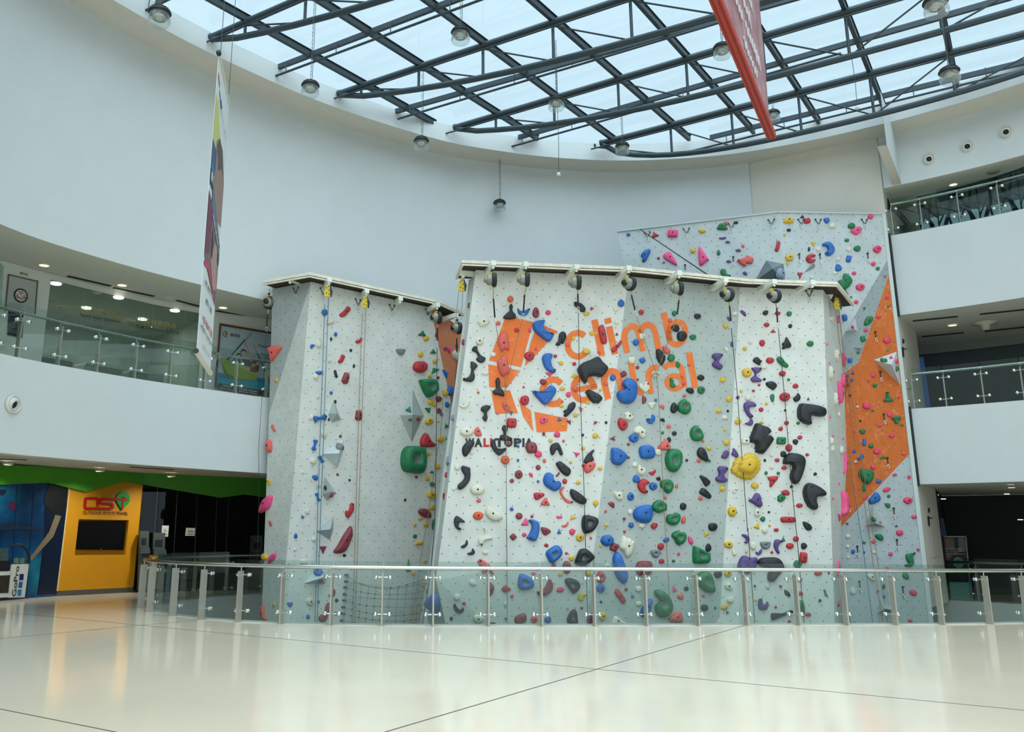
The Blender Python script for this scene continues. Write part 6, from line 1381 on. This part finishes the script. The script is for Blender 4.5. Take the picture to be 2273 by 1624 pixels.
eb = MB(); BRN = M('emblem_brown', (104, 58, 44), .5)
rnd = random.Random(3)
for i in range(46):
    a = rnd.uniform(0, 6.28); r = .11*math.sqrt(rnd.random()); eb.lathe(c0_ + n0*.017 + u0*(r*math.cos(a)) + Z*(r*math.sin(a) - .01), [(0, .002), (rnd.uniform(.006, .016), .001)], 6, (u0, n0.cross(u0), n0))
eb.obj('relief_print', BRN, em)
o_ = gal(44, 608.5, .03); text('#02-06', o_, gal(62, 612.5, .03) - o_, gal(44.2, 602.5, .03) - o_, INKD, dr, .01)
# kayak poster
po = thing('wall_poster', gal(545, 800), 'framed kayaking poster on the upper gallery wall beside climbing wall', 'poster')
gpan('print_sky', [(488, 722), (640, 747), (640, 890), (478, 868)], M('poster_sky', (168, 182, 188), .4), po, .03)
ps = lambda x, y: gal(470 + x/8.55, 700 + y/8.55, .045)
np_ = gnorm(545)
def pp(pts, c, off=.0, nm='print_area'): return MB().add([ps(*q) + np_*off for q in pts], [tuple(t) for t in tessellate_polygon([[V((x, y, 0)) for x, y in pts]])]).obj(nm, M('print_%d_%d_%d' % c, c, .45), po)
pp([(95, 1080), (400, 1130), (860, 1180), (1300, 1240), (1300, 1560), (70, 1380)], (30, 122, 160)); pp([(110, 1180), (500, 1230), (900, 1260), (1300, 1330), (1300, 1480), (90, 1290)], (34, 150, 172), .002)
pp([(165, 810), (210, 795), (330, 850), (560, 950), (850, 1100), (862, 1160), (850, 1235), (600, 1210), (330, 1190), (270, 1150), (200, 1000)], (140, 160, 36), .004, 'kayak_hull'); pp([(165, 830), (180, 870), (300, 1100), (520, 1200), (300, 1180), (230, 1080)], (104, 118, 40), .006, 'kayak_shade'); pp([(340, 860), (400, 880), (850, 1100), (840, 1130), (560, 985)], (176, 190, 60), .006, 'kayak_rim')
for cx, cy, r in ((510, 770, 52), (600, 700, 55), (790, 920, 45), (865, 895, 42)):
    pp([(cx + r*math.cos(a*.5), cy - r*1.15*math.sin(a*.5)) for a in range(13)], (48, 34, 30), .008, 'hair'); pp([(cx + r*.8*math.cos(a*.5), cy + 18 - r*.9*math.sin(a*.5)) for a in range(13)], (196, 160, 138), .010, 'face')
pp([(450, 830), (545, 835), (540, 945), (440, 900)], (58, 58, 40), .009, 'life_vest'); pp([(380, 850), (450, 800), (450, 880), (380, 880)], (54, 98, 160), .009, 'sleeve'); pp([(560, 780), (660, 790), (740, 880), (740, 980), (600, 940)], (70, 64, 44), .009, 'life_vest'); pp([(800, 960), (900, 930), (890, 1040), (830, 1090), (720, 1060), (740, 990)], (120, 52, 40), .009, 'life_vest')
pp([(610, 480), (640, 500), (700, 640), (700, 770), (670, 770), (672, 640), (600, 500)], (190, 150, 126), .010, 'arm')
pp([(300, 820), (320, 830), (640, 460), (625, 450)], (26, 28, 28), .012, 'paddle_shaft'); pp([(275, 820), (300, 800), (335, 830), (300, 848)], (30, 32, 34), .012, 'paddle_blade'); pp([(640, 450), (700, 370), (770, 310), (740, 370), (660, 460)], (140, 150, 156), .012, 'paddle_blade'); pp([(850, 710), (865, 705), (1080, 1180), (1065, 1190)], (30, 32, 34), .012, 'paddle_shaft'); pp([(780, 545), (800, 560), (855, 700), (840, 700)], (130, 140, 146), .012, 'paddle_blade'); pp([(1060, 1140), (1090, 1150), (1095, 1270), (1070, 1230)], (180, 90, 84), .012, 'paddle_blade')
for (x0, y0), w, l1, l2 in (((118, 1282), 345, 'Advanced', 'Sports Science'), ((485, 1345), 408, 'Clinical Chinese', 'Medicine Therapy'), ((915, 1395), 400, 'Common', 'Sports Injury')):
    pp([(x0, y0), (x0 + w, y0 + w*.16), (x0 + w - 5, y0 + 115 + w*.16), (x0 - 5, y0 + 110)], (74, 54, 40), .010, 'caption_box'); WT = M('caption_white', (220, 220, 214), .5)
    for j, l in enumerate((l1, l2)):
        wv = w*.8*(len(l)/16 + .1); o_ = ps(x0 + (w - wv)/2, y0 + 48 + j*50 + 12) + np_*.013; text(l, o_, ps(x0 + (w + wv)/2, y0 + 48 + j*50 + 12 + wv*.16) + np_*.013 - o_, ps(x0 + (w - wv)/2, y0 + 12 + j*50 + 12) + np_*.013 - o_, WT, po, .01)
for l, (x, y), w, h in (('Transform', (880, 590), 330, 50), ('for the', (930, 745), 190, 48), ('Family', (1000, 835), 260, 66)):
    o_ = ps(x, y); text(l, o_, ps(x + w, y + w*.17) - o_, ps(x, y - h) - o_, M('poster_brown_text', (92, 78, 66), .5), po, .006)
c_ = ps(265, 350); disc(c_, u0, np_, .085, MATS['emblem_ring'], 'logo_ring', po, .004); disc(c_, u0, np_, .07, MATS['emblem_field'], 'logo_field', po, .006); disc(c_, u0, np_, .05, M('logo_gold', (150, 124, 84), .5), 'logo_core', po, .008)
o_ = ps(355, 395); text('慶德堂', o_, ps(535, 420) - o_, ps(357, 335) - o_, INKD, po)
FRM = M('poster_frame', (92, 44, 20), .5)
for q in ([(150, 150), (1450, 372), (1450, 402), (150, 185)], [(150, 150), (178, 155), (75, 1375), (48, 1370)]): MB().prism([ps(*a) for a in q], np_*.03).obj('frame_bar', FRM, po)
# gallery soffit fittings
WARM = M('warm_downlight', (255, 236, 196), .5, emit=1.2); DRIM = M('downlight_rim', (206, 204, 190), .5); SLOT = M('slot_black', (30, 32, 32), .7)
def downlight(x, y, z, label, r=.13, mat=None, nm='downlight'):
    c = atz(x, y, z) - Z*.012; t = thing(nm, c, label, 'downlight', 'round downlights in the soffits')
    MB().lathe(c, [(r*.8, -.004), (r, 0), (r, .014)], 20).obj('trim_ring', DRIM, t); MB().lathe(c, [(0, .003), (r*.82, 0)], 20).obj('lamp', mat or WARM, t)
def slot(a, b_, z, label, w=.11):
    p, q = atz(*a, z), atz(*b_, z); MB().bar(p - Z*.006, q - Z*.006, w, .014).obj('slot_diffuser', SLOT, None, label=label, cat='air diffuser', group='black slot diffusers in the soffits')
for x, y, l in ((98, 588, 'left'), (271, 632, 'middle'), (495, 682, 'right')): downlight(x, y, 7.2, 'warm downlight in the left gallery soffit, %s one' % l)
for a, b_, l in (((150, 612), (245, 634), 'leftmost'), ((252, 638), (342, 657), 'second'), ((392, 666), (441, 679), 'third'), ((481, 689), (556, 704), 'rightmost')): slot(a, b_, 7.203, 'black slot diffuser in the left gallery soffit, %s' % l)
c = atz(372, 661, 7.2); MB().lathe(c, [(0, -.03), (.12, -.02), (.15, 0)], 16).obj('smoke_detector', DRIM, None, label='pale round detector on the left gallery soffit', cat='detector')
# eyeball air nozzles
NZ = M('nozzle_white', (212, 210, 200), .45)
def nozzle(x, y, r, Z0, label, inside=V((0, 0, 0))):
    c = inside; n = (V((CC.x, CC.y, c.z)) - c).normalized(); u = Z.cross(n).normalized(); t = thing('air_nozzle', c, label, 'air nozzle', 'round air nozzles on the fascias')
    MB().lathe(c, [(r*1.0, 0), (r*1.0, .03), (r*.92, .06), (r*.82, .05), (r*.78, .0)], 28, (u, Z, n)).obj('flange', NZ, t)
    n2 = (n - Z*.35 + u*.15).normalized(); u2 = Z.cross(n2).normalized(); v2 = n2.cross(u2)
    MB().lathe(c, [(r*.84, -.03), (r*.78, .03), (r*.62, .065), (r*.48, .07), (r*.44, .05), (r*.42, -.05)], 24, (u2, v2, n2)).obj('eyeball', NZ, t)
    MB().lathe(c + n2*.03, [(0, 0), (r*.45, 0)], 20, (u2, v2, n2)).obj('throat', SLOT, t)
def fas(x, y, lo, hi):
    q = cur_px(x, 4, lo, hi)
    for _ in range(4):
        d = ray(x, y); tt = (q - EYE).length; n = (q - CC); n.z = 0; p = atp(x, y, V((q.x, q.y, 0)), n.normalized()); q = cur_px(x, p.z, lo, hi)
    return q
nozzle(28, 897, .17, 0, 'round white air nozzle on the left gallery fascia', fas(28, 897, 0, I0))
for x, y, l in ((2062, 353, 'left'), (2147, 325, 'middle'), (2233, 293, 'right')): nozzle(x, y, .15, 0, '%s one of three round air nozzles on the upper right bulkhead' % l, fas(x, y, IR - 1, None))
slot((290, 1036), (385, 1042), 3.12, 'black slot diffuser under the left gallery near the yellow wall', .09); slot((-5, 1017), (60, 1020), 3.12, 'black slot diffuser under the left gallery at the frame edge', .09)

# fill lamps added with fittings to brighten the covered shop fronts
def fill_lamp_under(p, z, watts, label, r=.12, rgb=(1, .95, .86)):
    c = V((p[0], p[1], z)); t = thing('downlight', c, label, 'downlight', 'round downlights in the soffits')
    MB().lathe(c, [(r*.8, -.004), (r, 0), (r, .03)], 20).obj('trim_ring', DRIM, t); MB().lathe(c, [(0, .012), (r*.82, .01)], 20).obj('lamp', WARM, t)
    l = bpy.data.lights.new('added_fill_lamp', 'AREA'); l.shape = 'DISK'; l.size = r*1.6; l.energy = watts; l.color = rgb; l.spread = math.radians(105)
    lo = bpy.data.objects.new('added_fill_lamp', l); COL.objects.link(lo); lo.parent = t; lo.location = (0, 0, -.02); lo.rotation_euler = (math.radians(28), 0, math.radians(52))
for p, l in (((-10.0, 20.6), 'nearest the blue mural'), ((-8.6, 22.6), 'before the yellow wall'), ((-7.3, 24.4), 'before the dark shop front'), ((-9.9, 17.9), 'by the left frame edge')):
    fill_lamp_under(p, 3.12, 17, 'downlight under the left gallery, ' + l)

for p, l in (((Pn[5] + back(Pn, 4)[5])/2, 'left'), ((Pn[13] + back(Pn, 4)[13])/2, 'right')):  # fill lamps added to brighten the clinic behind its glass
    la = bpy.data.lights.new('clinic_fill_lamp', 'AREA'); la.shape = 'DISK'; la.size = .3; la.energy = 19; la.color = (1, .97, .9)
    t = thing('downlight', V((p.x, p.y, ZH - .03)), 'added fill lamp inside the clinic, %s half' % l, 'ceiling light', 'ceiling lights inside the clinic')
    MB().lathe(V((p.x, p.y, ZH - .03)), [(.15, -.004), (.17, 0), (.17, .02)], 20).obj('trim_ring', DRIM, t)
    lo = bpy.data.objects.new('clinic_fill_lamp', la); COL.objects.link(lo); lo.parent = t; lo.location = (0, 0, -.01)
# ================================================================ right side rooms
def radial(p, d): return V((p.x, p.y, 0)) + (V((p.x, p.y, 0)) - CC).normalized()*d
RD = [COL2.copy()] + [radial(p, 4.6) for p in RIGHT]
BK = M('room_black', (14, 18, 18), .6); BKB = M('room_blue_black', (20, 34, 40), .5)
RDG = [COL2.copy()] + [radial(p, 7.5) for p in RIGHT]
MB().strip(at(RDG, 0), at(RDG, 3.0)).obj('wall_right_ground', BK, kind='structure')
MB().strip(at(RD, 4.9), at(RD, 7.45)).obj('wall_right_middle', M('room_reflection_teal', (44, 58, 56), .35), kind='structure')  # glass reflections put into a lighter back wall colour
RH = [radial(p, 4.5) for p in RIGHT]
MB().strip(at(RH, 7.12), at(RH, 7.43)).obj('trim_header_right', M('header_grey', (120, 124, 116), .7), kind='structure')  # darker grey band above the middle right rooms
GLASST = glass('facade_glass', (.42, .50, .50))
tf = thing('window_2', RD[6] + Z*9.6, kind='structure')
RT = [atz(x, y, 11.0) for x, y in ((2034, 437), (2075, 428), (2120, 417), (2165, 405), (2210, 392), (2255, 377), (2300, 360))]
RT = [V((p.x, p.y, 0)) for p in RT]; RT.append(RT[-1] + (RT[-1] - RT[-2])*2)
for a, b_ in zip(RT, RT[1:]): MB().prism([V((a.x, a.y, 9.6)), V((b_.x, b_.y, 9.6)), V((b_.x, b_.y, 11.02)), V((a.x, a.y, 11.02))], V((.5, .8, 0))*.012).obj('pane', GLASST, tf)
for k, (a, b_) in enumerate(zip(RT, RT[1:])):
    dd = V((.45, .7, 0))*.12; a, b_ = a + dd, b_ + dd; m = (a + b_)/2; q = a.lerp(b_, .75)
    MB().tube([V((a.x, a.y, 9.62)), V((b_.x, b_.y, 11.0))] if k % 2 else [V((a.x, a.y, 11.0)), V((b_.x, b_.y, 9.62))], .05, 8).obj('lattice_strut', DARKM, tf)
    MB().tube([V((a.x, a.y, 10.1)), V((m.x, m.y, 10.55)), V((b_.x, b_.y, 10.3))], .022, 6).obj('lattice_tie', BLACK, tf)
    MB().tube([V((q.x, q.y, 9.62)), V((m.x, m.y, 10.3)), V((q.x, q.y, 11.0))], .03, 6).obj('lattice_tie', DARKM, tf)
    MB().tube([V((a.x, a.y, 9.62)), V((a.x, a.y, 11.0))], .018, 6).obj('mullion', DARKM, tf)
MB().strip(at([COL2, RT[0]], 9.6), at([COL2, RT[0]], 11.03)).obj('wall_right_top', BEIGE, kind='structure')
# fittings of the middle floor
for a, b_, l in (((2026, 712), (2126, 702), 'nearest the column'), ((2046, 747), (2139, 738), 'behind the first'), ((2175, 697), (2290, 685), 'at the frame edge'), ((2186, 735), (2290, 724), 'behind the frame-edge one')): slot(a, b_, 7.395, 'black slot diffuser on middle right soffit, %s' % l, .1)
downlight(2114, 721, 7.4, 'lit downlight on middle right soffit by the column', .14); downlight(2241, 749, 7.4, 'lit downlight on middle right soffit near frame edge', .14)
c = atz(2187, 716, 7.4); t = thing('cone_diffuser', c, 'round cone-shaped ceiling diffuser on middle right soffit', 'air diffuser')
MB().lathe(c, [(.3, -.0), (.28, -.03), (.12, -.06), (.08, -.2), (0, -.2)], 20).obj('cone', DRIM, t); MB().lathe(c, [(.31, 0), (.33, -.02), (.3, -.03)], 20).obj('rim', DRIM, t)
downlight(2116, 409, 11.01, 'lit downlight under the top right bulkhead', .12)
MB().lathe(atz(2205, 381, 11.0), [(0, -.02), (.14, -.02), (.15, 0)], 16).obj('speaker_grille', M('grille_grey', (150, 146, 134), .6), None, label='round ceiling grille under the top right bulkhead', cat='grille')
LITE = M('strip_light', (236, 240, 240), .5, emit=1.6)
for x, y, l in ((2243, 1074, 'nearer'), (2245, 1081, 'farther')):
    p = atz(x, y, 3.0); MB().box(p - Z*.008, (.16, .05, .015)).obj('soffit_light', LITE, None, label='small strip light in the lower right soffit, %s of the pair' % l, cat='light', group='small lights at lower right')
for x, y, l in ((2078, 1098, 'left'), (2094, 1107, 'lower left'), (2235, 1096, 'right'), (2265, 1153, 'far right')):
    p = aty(x, y, 25.6 if x < 2200 else 24.2); MB().box(p, (.13, .03, .02)).obj('room_light', LITE, None, label='small bright light inside the dark lower right room, %s' % l, cat='light', group='small lights at lower right')
# side wall details: flush doors
for x0, y0, s in ((2003, 770, 'middle'), (2060, 1145, 'ground')):
    f, n = pl(COL1, COL2, .01)
    t = thing('door_2', f(x0 + 8, y0 + 40), kind='structure')
    MB().prism([f(x0 + 2, y0 - 5), f(x0 + 22, y0 + 3), f(x0 + 30, y0 + 90), f(x0 + 10, y0 + 92)], n*.01).obj('door_leaf', M('door_beige', (200, 194, 180), .6), t)
    MB().prism([f(x0, y0 - 18), f(x0 + 2, y0 - 18), f(x0 + 3, y0 - 8), f(x0 + 1, y0 - 8)], n*.02).obj('door_sign', BLACK, t)
    for q in ([(x0 - 1, y0), (x0 + 1, y0), (x0 + 3, y0 + 22), (x0 + 1, y0 + 22)], [(x0, y0 + 4), (x0 + 8, y0 + 3), (x0 + 8, y0 + 5), (x0, y0 + 6)]): MB().prism([f(*a) for a in q], n*.02).obj('door_gap', BLACK, t)
f, n = pl(COL1, COL2, .01)
MB().prism([f(1970, 440), f(1978, 462), f(1980, 470), f(1971, 466)], n*.02).obj('trim_5', SLOT, kind='structure')
bb = aty(2050, 850, 24.5); MB().prism([bb + V((-.09, 0, -.75)), bb + V((.09, -.05, -.75)), bb + V((.06, -.05, .75)), bb + V((-.09, 0, .75))], V((0, .02, 0))).obj('blue_pennant', M('pennant_blue', (28, 92, 168), .5), None, label='tall blue pennant behind the middle right railing', cat='pennant')
bb = aty(2092, 1170, 25.0); MB().prism([bb + V((-.1, 0, -.25)), bb + V((.1, 0, -.25)), bb + V((.06, 0, .25)), bb + V((-.08, 0, .25))], V((0, .02, 0))).obj('blue_pennant', M('pennant_navy', (20, 40, 90), .5), None, label='dark blue pennant above the poster board at lower right', cat='pennant')
# exit sign
ex = aty(2163, 448, 23.4); t = thing('exit_sign', ex, 'green exit sign behind the top right railing', 'sign')
MB().box(ex, (.36, .04, .13)).obj('sign_body', M('exit_green', (8, 96, 72), .4), t); text('EXIT', ex + V((-.12, -.03, -.045)), V((.24, 0, 0)), V((0, 0, .09)), M('exit_white', (190, 220, 210), .5), t, .01)
# poster board
PY = 26.0; pb = thing('poster_board', aty(2110, 1335, PY), 'framed drinks poster board standing behind right railing', 'poster board')
pq = lambda x, y: aty(2050 + x/16.24, 1175 + y/16.24, PY - .0)
FRB = M('board_frame', (150, 156, 154), .35, .6); yh = V((0, -1, 0))
def pbq(pts, c, off, nm='print_area'): return MB().add([pq(*q) + yh*off for q in pts], [tuple(t) for t in tessellate_polygon([[V((x, y, 0)) for x, y in pts]])]).obj(nm, M('board_%d_%d_%d' % c, c, .35), pb)
MB().prism([pq(*q) for q in ((200, 240), (1490, 245), (1700, 2500), (400, 2500))], V((0, .05, 0))).obj('board_panel', M('board_dark', (48, 44, 44), .35), pb)
pbq([(280, 300), (1080, 300), (1140, 700), (700, 720), (330, 640), (290, 420)], (92, 74, 60), .004); pbq([(760, 330), (1080, 300), (1130, 680), (820, 700)], (122, 102, 84), .006); pbq([(1230, 300), (1470, 300), (1540, 830), (1280, 840)], (112, 116, 122), .006); pbq([(700, 840), (1540, 800), (1540, 890), (1000, 930), (950, 1080), (860, 1080)], (128, 96, 76), .006); pbq([(330, 990), (620, 990), (800, 1090), (330, 1090)], (104, 100, 80), .006); pbq([(650, 880), (700, 920), (860, 1100), (700, 1100)], (134, 138, 130), .008)
WT2 = M('board_white', (206, 210, 204), .5)
for l, (x, y), w, h in (('TONGMORI LAGER & BEER', (375, 715), 1010, 45), ('AT KALLANG WAVE MALL', (385, 790), 1000, 45)):
    o_ = pq(x, y) + yh*.01; text(l, o_, pq(x + w, y) + yh*.01 - o_, pq(x, y - h) + yh*.01 - o_, WT2, pb, .012)
for x in (350, 430, 590): pbq([(x, 390), (x + 40, 370), (x + 90, 420), (x + 60, 460), (x + 20, 450)], (200, 204, 198), .01, 'crest_mark')
mc = pq(1245, 1195) + yh*.012; MB().lathe(mc, [(0, .004), (.155, .004), (.155, 0)], 28, (X, Z, yh)).obj('mint_sticker', M('sticker_mint', (134, 184, 172), .5), pb)
o_ = pq(1150, 1120) + yh*.02; text('NOW', o_, pq(1310, 1120) + yh*.02 - o_, pq(1150, 1075) + yh*.02 - o_, BLACK, pb, .02); o_ = pq(1110, 1255) + yh*.014; scribble(o_, pq(1390, 1255) + yh*.014 - o_, pq(1110, 1225) + yh*.014 - o_, 18, BLACK, pb, 4); o_ = pq(388, 860) + yh*.01; scribble(o_, pq(1218, 860) + yh*.01 - o_, pq(388, 838) + yh*.01 - o_, 34, WT2, pb, 5)
for a, b_ in (((205, 250), (1490, 255)), ((205, 250), (400, 2500)), ((1490, 255), (1690, 2500))): MB().bar(pq(*a) + yh*.02, pq(*b_) + yh*.02, .04, .05, yh).obj('frame_bar', FRB, pb)
MB().prism([pq(470, 1880) + yh*.03, pq(1700, 1900) + yh*.03, pq(1760, 2540) + yh*.03, pq(520, 2540) + yh*.03], V((0, .03, 0))).obj('lower_panel', M('board_cyan', (150, 196, 200), .3), pb)
# ================================================================ hanging banners
BW = M('banner_white', (214, 220, 220), .7); zb = aty(437, 778, 12.6).z
nb = aty(437, 775, 12.6); fb_ = atz(467, 822, nb.z); zt = aty(490, 120, 12.6).z
dn = (fb_ - nb).normalized(); nbn = V((-dn.y, dn.x, 0)); nbn = nbn if nbn.dot(EYE - nb) > 0 else -nbn
bn = thing('hanging_banner', nb.lerp(fb_, .5), 'tall white vertical banner with photo panels hung at left', 'banner')
Wb = (fb_ - nb).length
def bu(u, z, off=0.): return nb + dn*(u*Wb) + Z*(z*(zt - nb.z)) + nbn*off
MB().prism([bu(0, 0), bu(1, 0), bu(1, 1), bu(0, 1)], -nbn*.006).obj('cloth', BW, bn)
def bp_(pts, c, off=.004, nm='print_area'): return MB().add([bu(*q, off) for q in pts], [tuple(t) for t in tessellate_polygon([[V((x, y*10, 0)) for x, y in pts]])]).obj(nm, M('banner_%d_%d_%d' % c, c, .6), bn)
bp_([(0, .74), (0, .86), (.22, .855), (.62, .74), (.62, .70), (0, .70)], (196, 200, 120)); bp_([(.25, .73), (.45, .775), (.75, .765), (1, .69), (1, .52), (.6, .5), (.25, .56)], (150, 122, 112), .006); bp_([(.3, .72), (.45, .775), (.72, .77), (.9, .70), (.7, .7), (.5, .66), (.4, .70)], (86, 74, 72), .008); bp_([(0, .60), (0, .695), (.3, .70), (.3, .62), (.12, .58)], (60, 88, 132), .006)
bp_([(0, .545), (0, .612), (.16, .612), (.22, .545)], (30, 40, 84), .008); bp_([(0, .60), (0, .615), (.22, .615), (.22, .60)], (60, 140, 200), .010); bp_([(.22, .575), (1, .45), (1, .395), (.22, .5)], (96, 108, 132), .010); bp_([(.85, .44), (1, .44), (1, .375), (.85, .375)], (36, 46, 84), .012)
bp_([(0, .50), (.5, .50), (1, .39), (1, .25), (.7, .245), (0, .30)], (122, 94, 98), .006); bp_([(0, .31), (.3, .34), (.35, .50), (0, .52)], (112, 48, 76), .008); bp_([(0, .285), (.3, .31), (1, .235), (1, .225), (.3, .285), (0, .272)], (190, 60, 104), .010); bp_([(.4, .33), (.62, .42), (.85, .42), (.95, .28), (.7, .26)], (176, 142, 132), .010); bp_([(.4, .44), (.52, .40), (.5, .34), (.4, .36)], (60, 50, 52), .012)
bp_([(.05, .945), (.2, .93), (.2, .912), (.05, .925)], (200, 60, 100)); bp_([(.22, .912), (.32, .90), (.3, .885), (.2, .90)], (50, 90, 140)); bp_([(.36, .905), (.48, .89), (.38, .87), (.3, .885)], (40, 70, 120))
def bt(l, u0, u1, z, h, mat, tilt=0., bold=.005): o_ = bu(u0, z, .006); text(l, o_, bu(u1, z + tilt, .006) - o_, bu(u0, z + h, .006) - o_, mat, bn, bold)
def bs(sd, u0, u1, z, h, mat, n, tilt=0.): o_ = bu(u0, z, .014); scribble(o_, bu(u1, z + tilt, .014) - o_, bu(u0, z + h, .014) - o_, n, mat, bn, sd)
BI = M('banner_ink', (60, 66, 78), .6); BRd = M('banner_red', (196, 60, 80), .6)
bs('a', .15, .9, .225, .022, BI, 9); bt('#01-28', .3, .75, .175, .022, BI); bt('+65 9694 7100', .18, .9, .105, .024, BRd, 0, .012); bs('b', .08, .95, .078, .013, BI, 20); bs('c', .3, .8, .03, .012, M('banner_faint', (160, 168, 174), .6), 11); bt('1', .06, .14, .565, .03, BW); bs('d', .3, .95, .47, .018, BW, 16, -.06); bs('e', .2, .9, .865, .01, BI, 20, -.03)
MB().tube([bu(-.04, -.008), bu(1.03, -.008)], .04, 12).obj('bottom_tube', M('banner_tube', (206, 204, 194), .5), bn); MB().lathe(bu(-.045, -.008), [(0, 0), (.042, 0)], 12, (nbn, Z, dn)).obj('tube_end', BLACK, bn)
MB().tube([bu(-.02, 1.0), bu(1.02, 1.0)], .03, 10).obj('top_tube', MATS['banner_tube'], bn); MB().lathe(bu(-.03, 1.0), [(0, -.01), (.04, -.01), (.04, .05)], 12, (nbn, Z, dn)).obj('tube_end', BLACK, bn)
MB().tube([bu(.9, 1.0), V((bu(.9, 1).x, bu(.9, 1).y, 12.8))], .006, 5).tube([bu(.1, 1.0), V((bu(.1, 1).x, bu(.1, 1).y, 12.8))], .006, 5).obj('suspension_wire', CHAIN, bn)
# red banner seen from below
ZB = 9.0; r0 = atz(1712, 297, ZB); r1 = atz(1592, 0, ZB); rdv = (r1 - r0).normalized(); r1 = r0 + rdv*((r1 - r0).length + 1.6); rn = V((-rdv.y, rdv.x, 0)); rn = rn if rn.dot(EYE - r0) > 0 else -rn
rb_ = thing('hanging_banner', r0.lerp(r1, .5), 'red hanging banner with faded white script and red bottom bar', 'banner')
Wr = (r1 - r0).length; ZTp = 12.7
def ru(u, z, off=0.): return r0 + rdv*(u*Wr) + Z*(z*(ZTp - ZB)) + rn*off
MB().prism([ru(.01, 0), ru(1, 0), ru(1, 1), ru(.01, 1)], -rn*.01).obj('cloth', M('banner_red_cloth', (150, 96, 100), .6, noise=(1.6, .25), c2=(186, 150, 152)), rb_)
b = MB().bar(ru(0, 0) - Z*.05, ru(1, 0) - Z*.05, .16, .12); b.obj('bottom_bar', M('banner_bar_red', (176, 52, 34), .5), rb_)
for s_ in (-.04, .04): MB().bar(ru(0, 0) - Z*.115 + rn*s_, ru(1, 0) - Z*.115 + rn*s_, .02, .012).obj('bar_groove', M('bar_groove_red', (120, 30, 22), .5), rb_)
WSC = M('banner_script', (204, 196, 198), .6)
rs = random.Random(11)
for u0, u1, z, h in ((.10, .42, .10, .07), (.07, .55, .22, .08), (.05, .60, .34, .08), (.05, .66, .47, .08), (.05, .66, .60, .08)):   # faded script, too worn to read
    u = u1
    while u - .27 > u0:
        n = rs.randint(5, 9); pts = []
        for i in range(n*4): pts.append(ru(u - i*.0065, z + h*(.5 + .5*math.sin(i*1.25 + rs.uniform(-.3, .3))*rs.uniform(.5, 1)), .016))
        MB().tube(catmull(pts, 2), .013, 4).obj('faded_script', WSC, rb_); u -= n*4*.0065 + .03
for u in (.12, .88): MB().tube([ru(u, 1), ru(u, 1) + Z*.2], .01, 6).obj('suspension_wire', CHAIN, rb_)
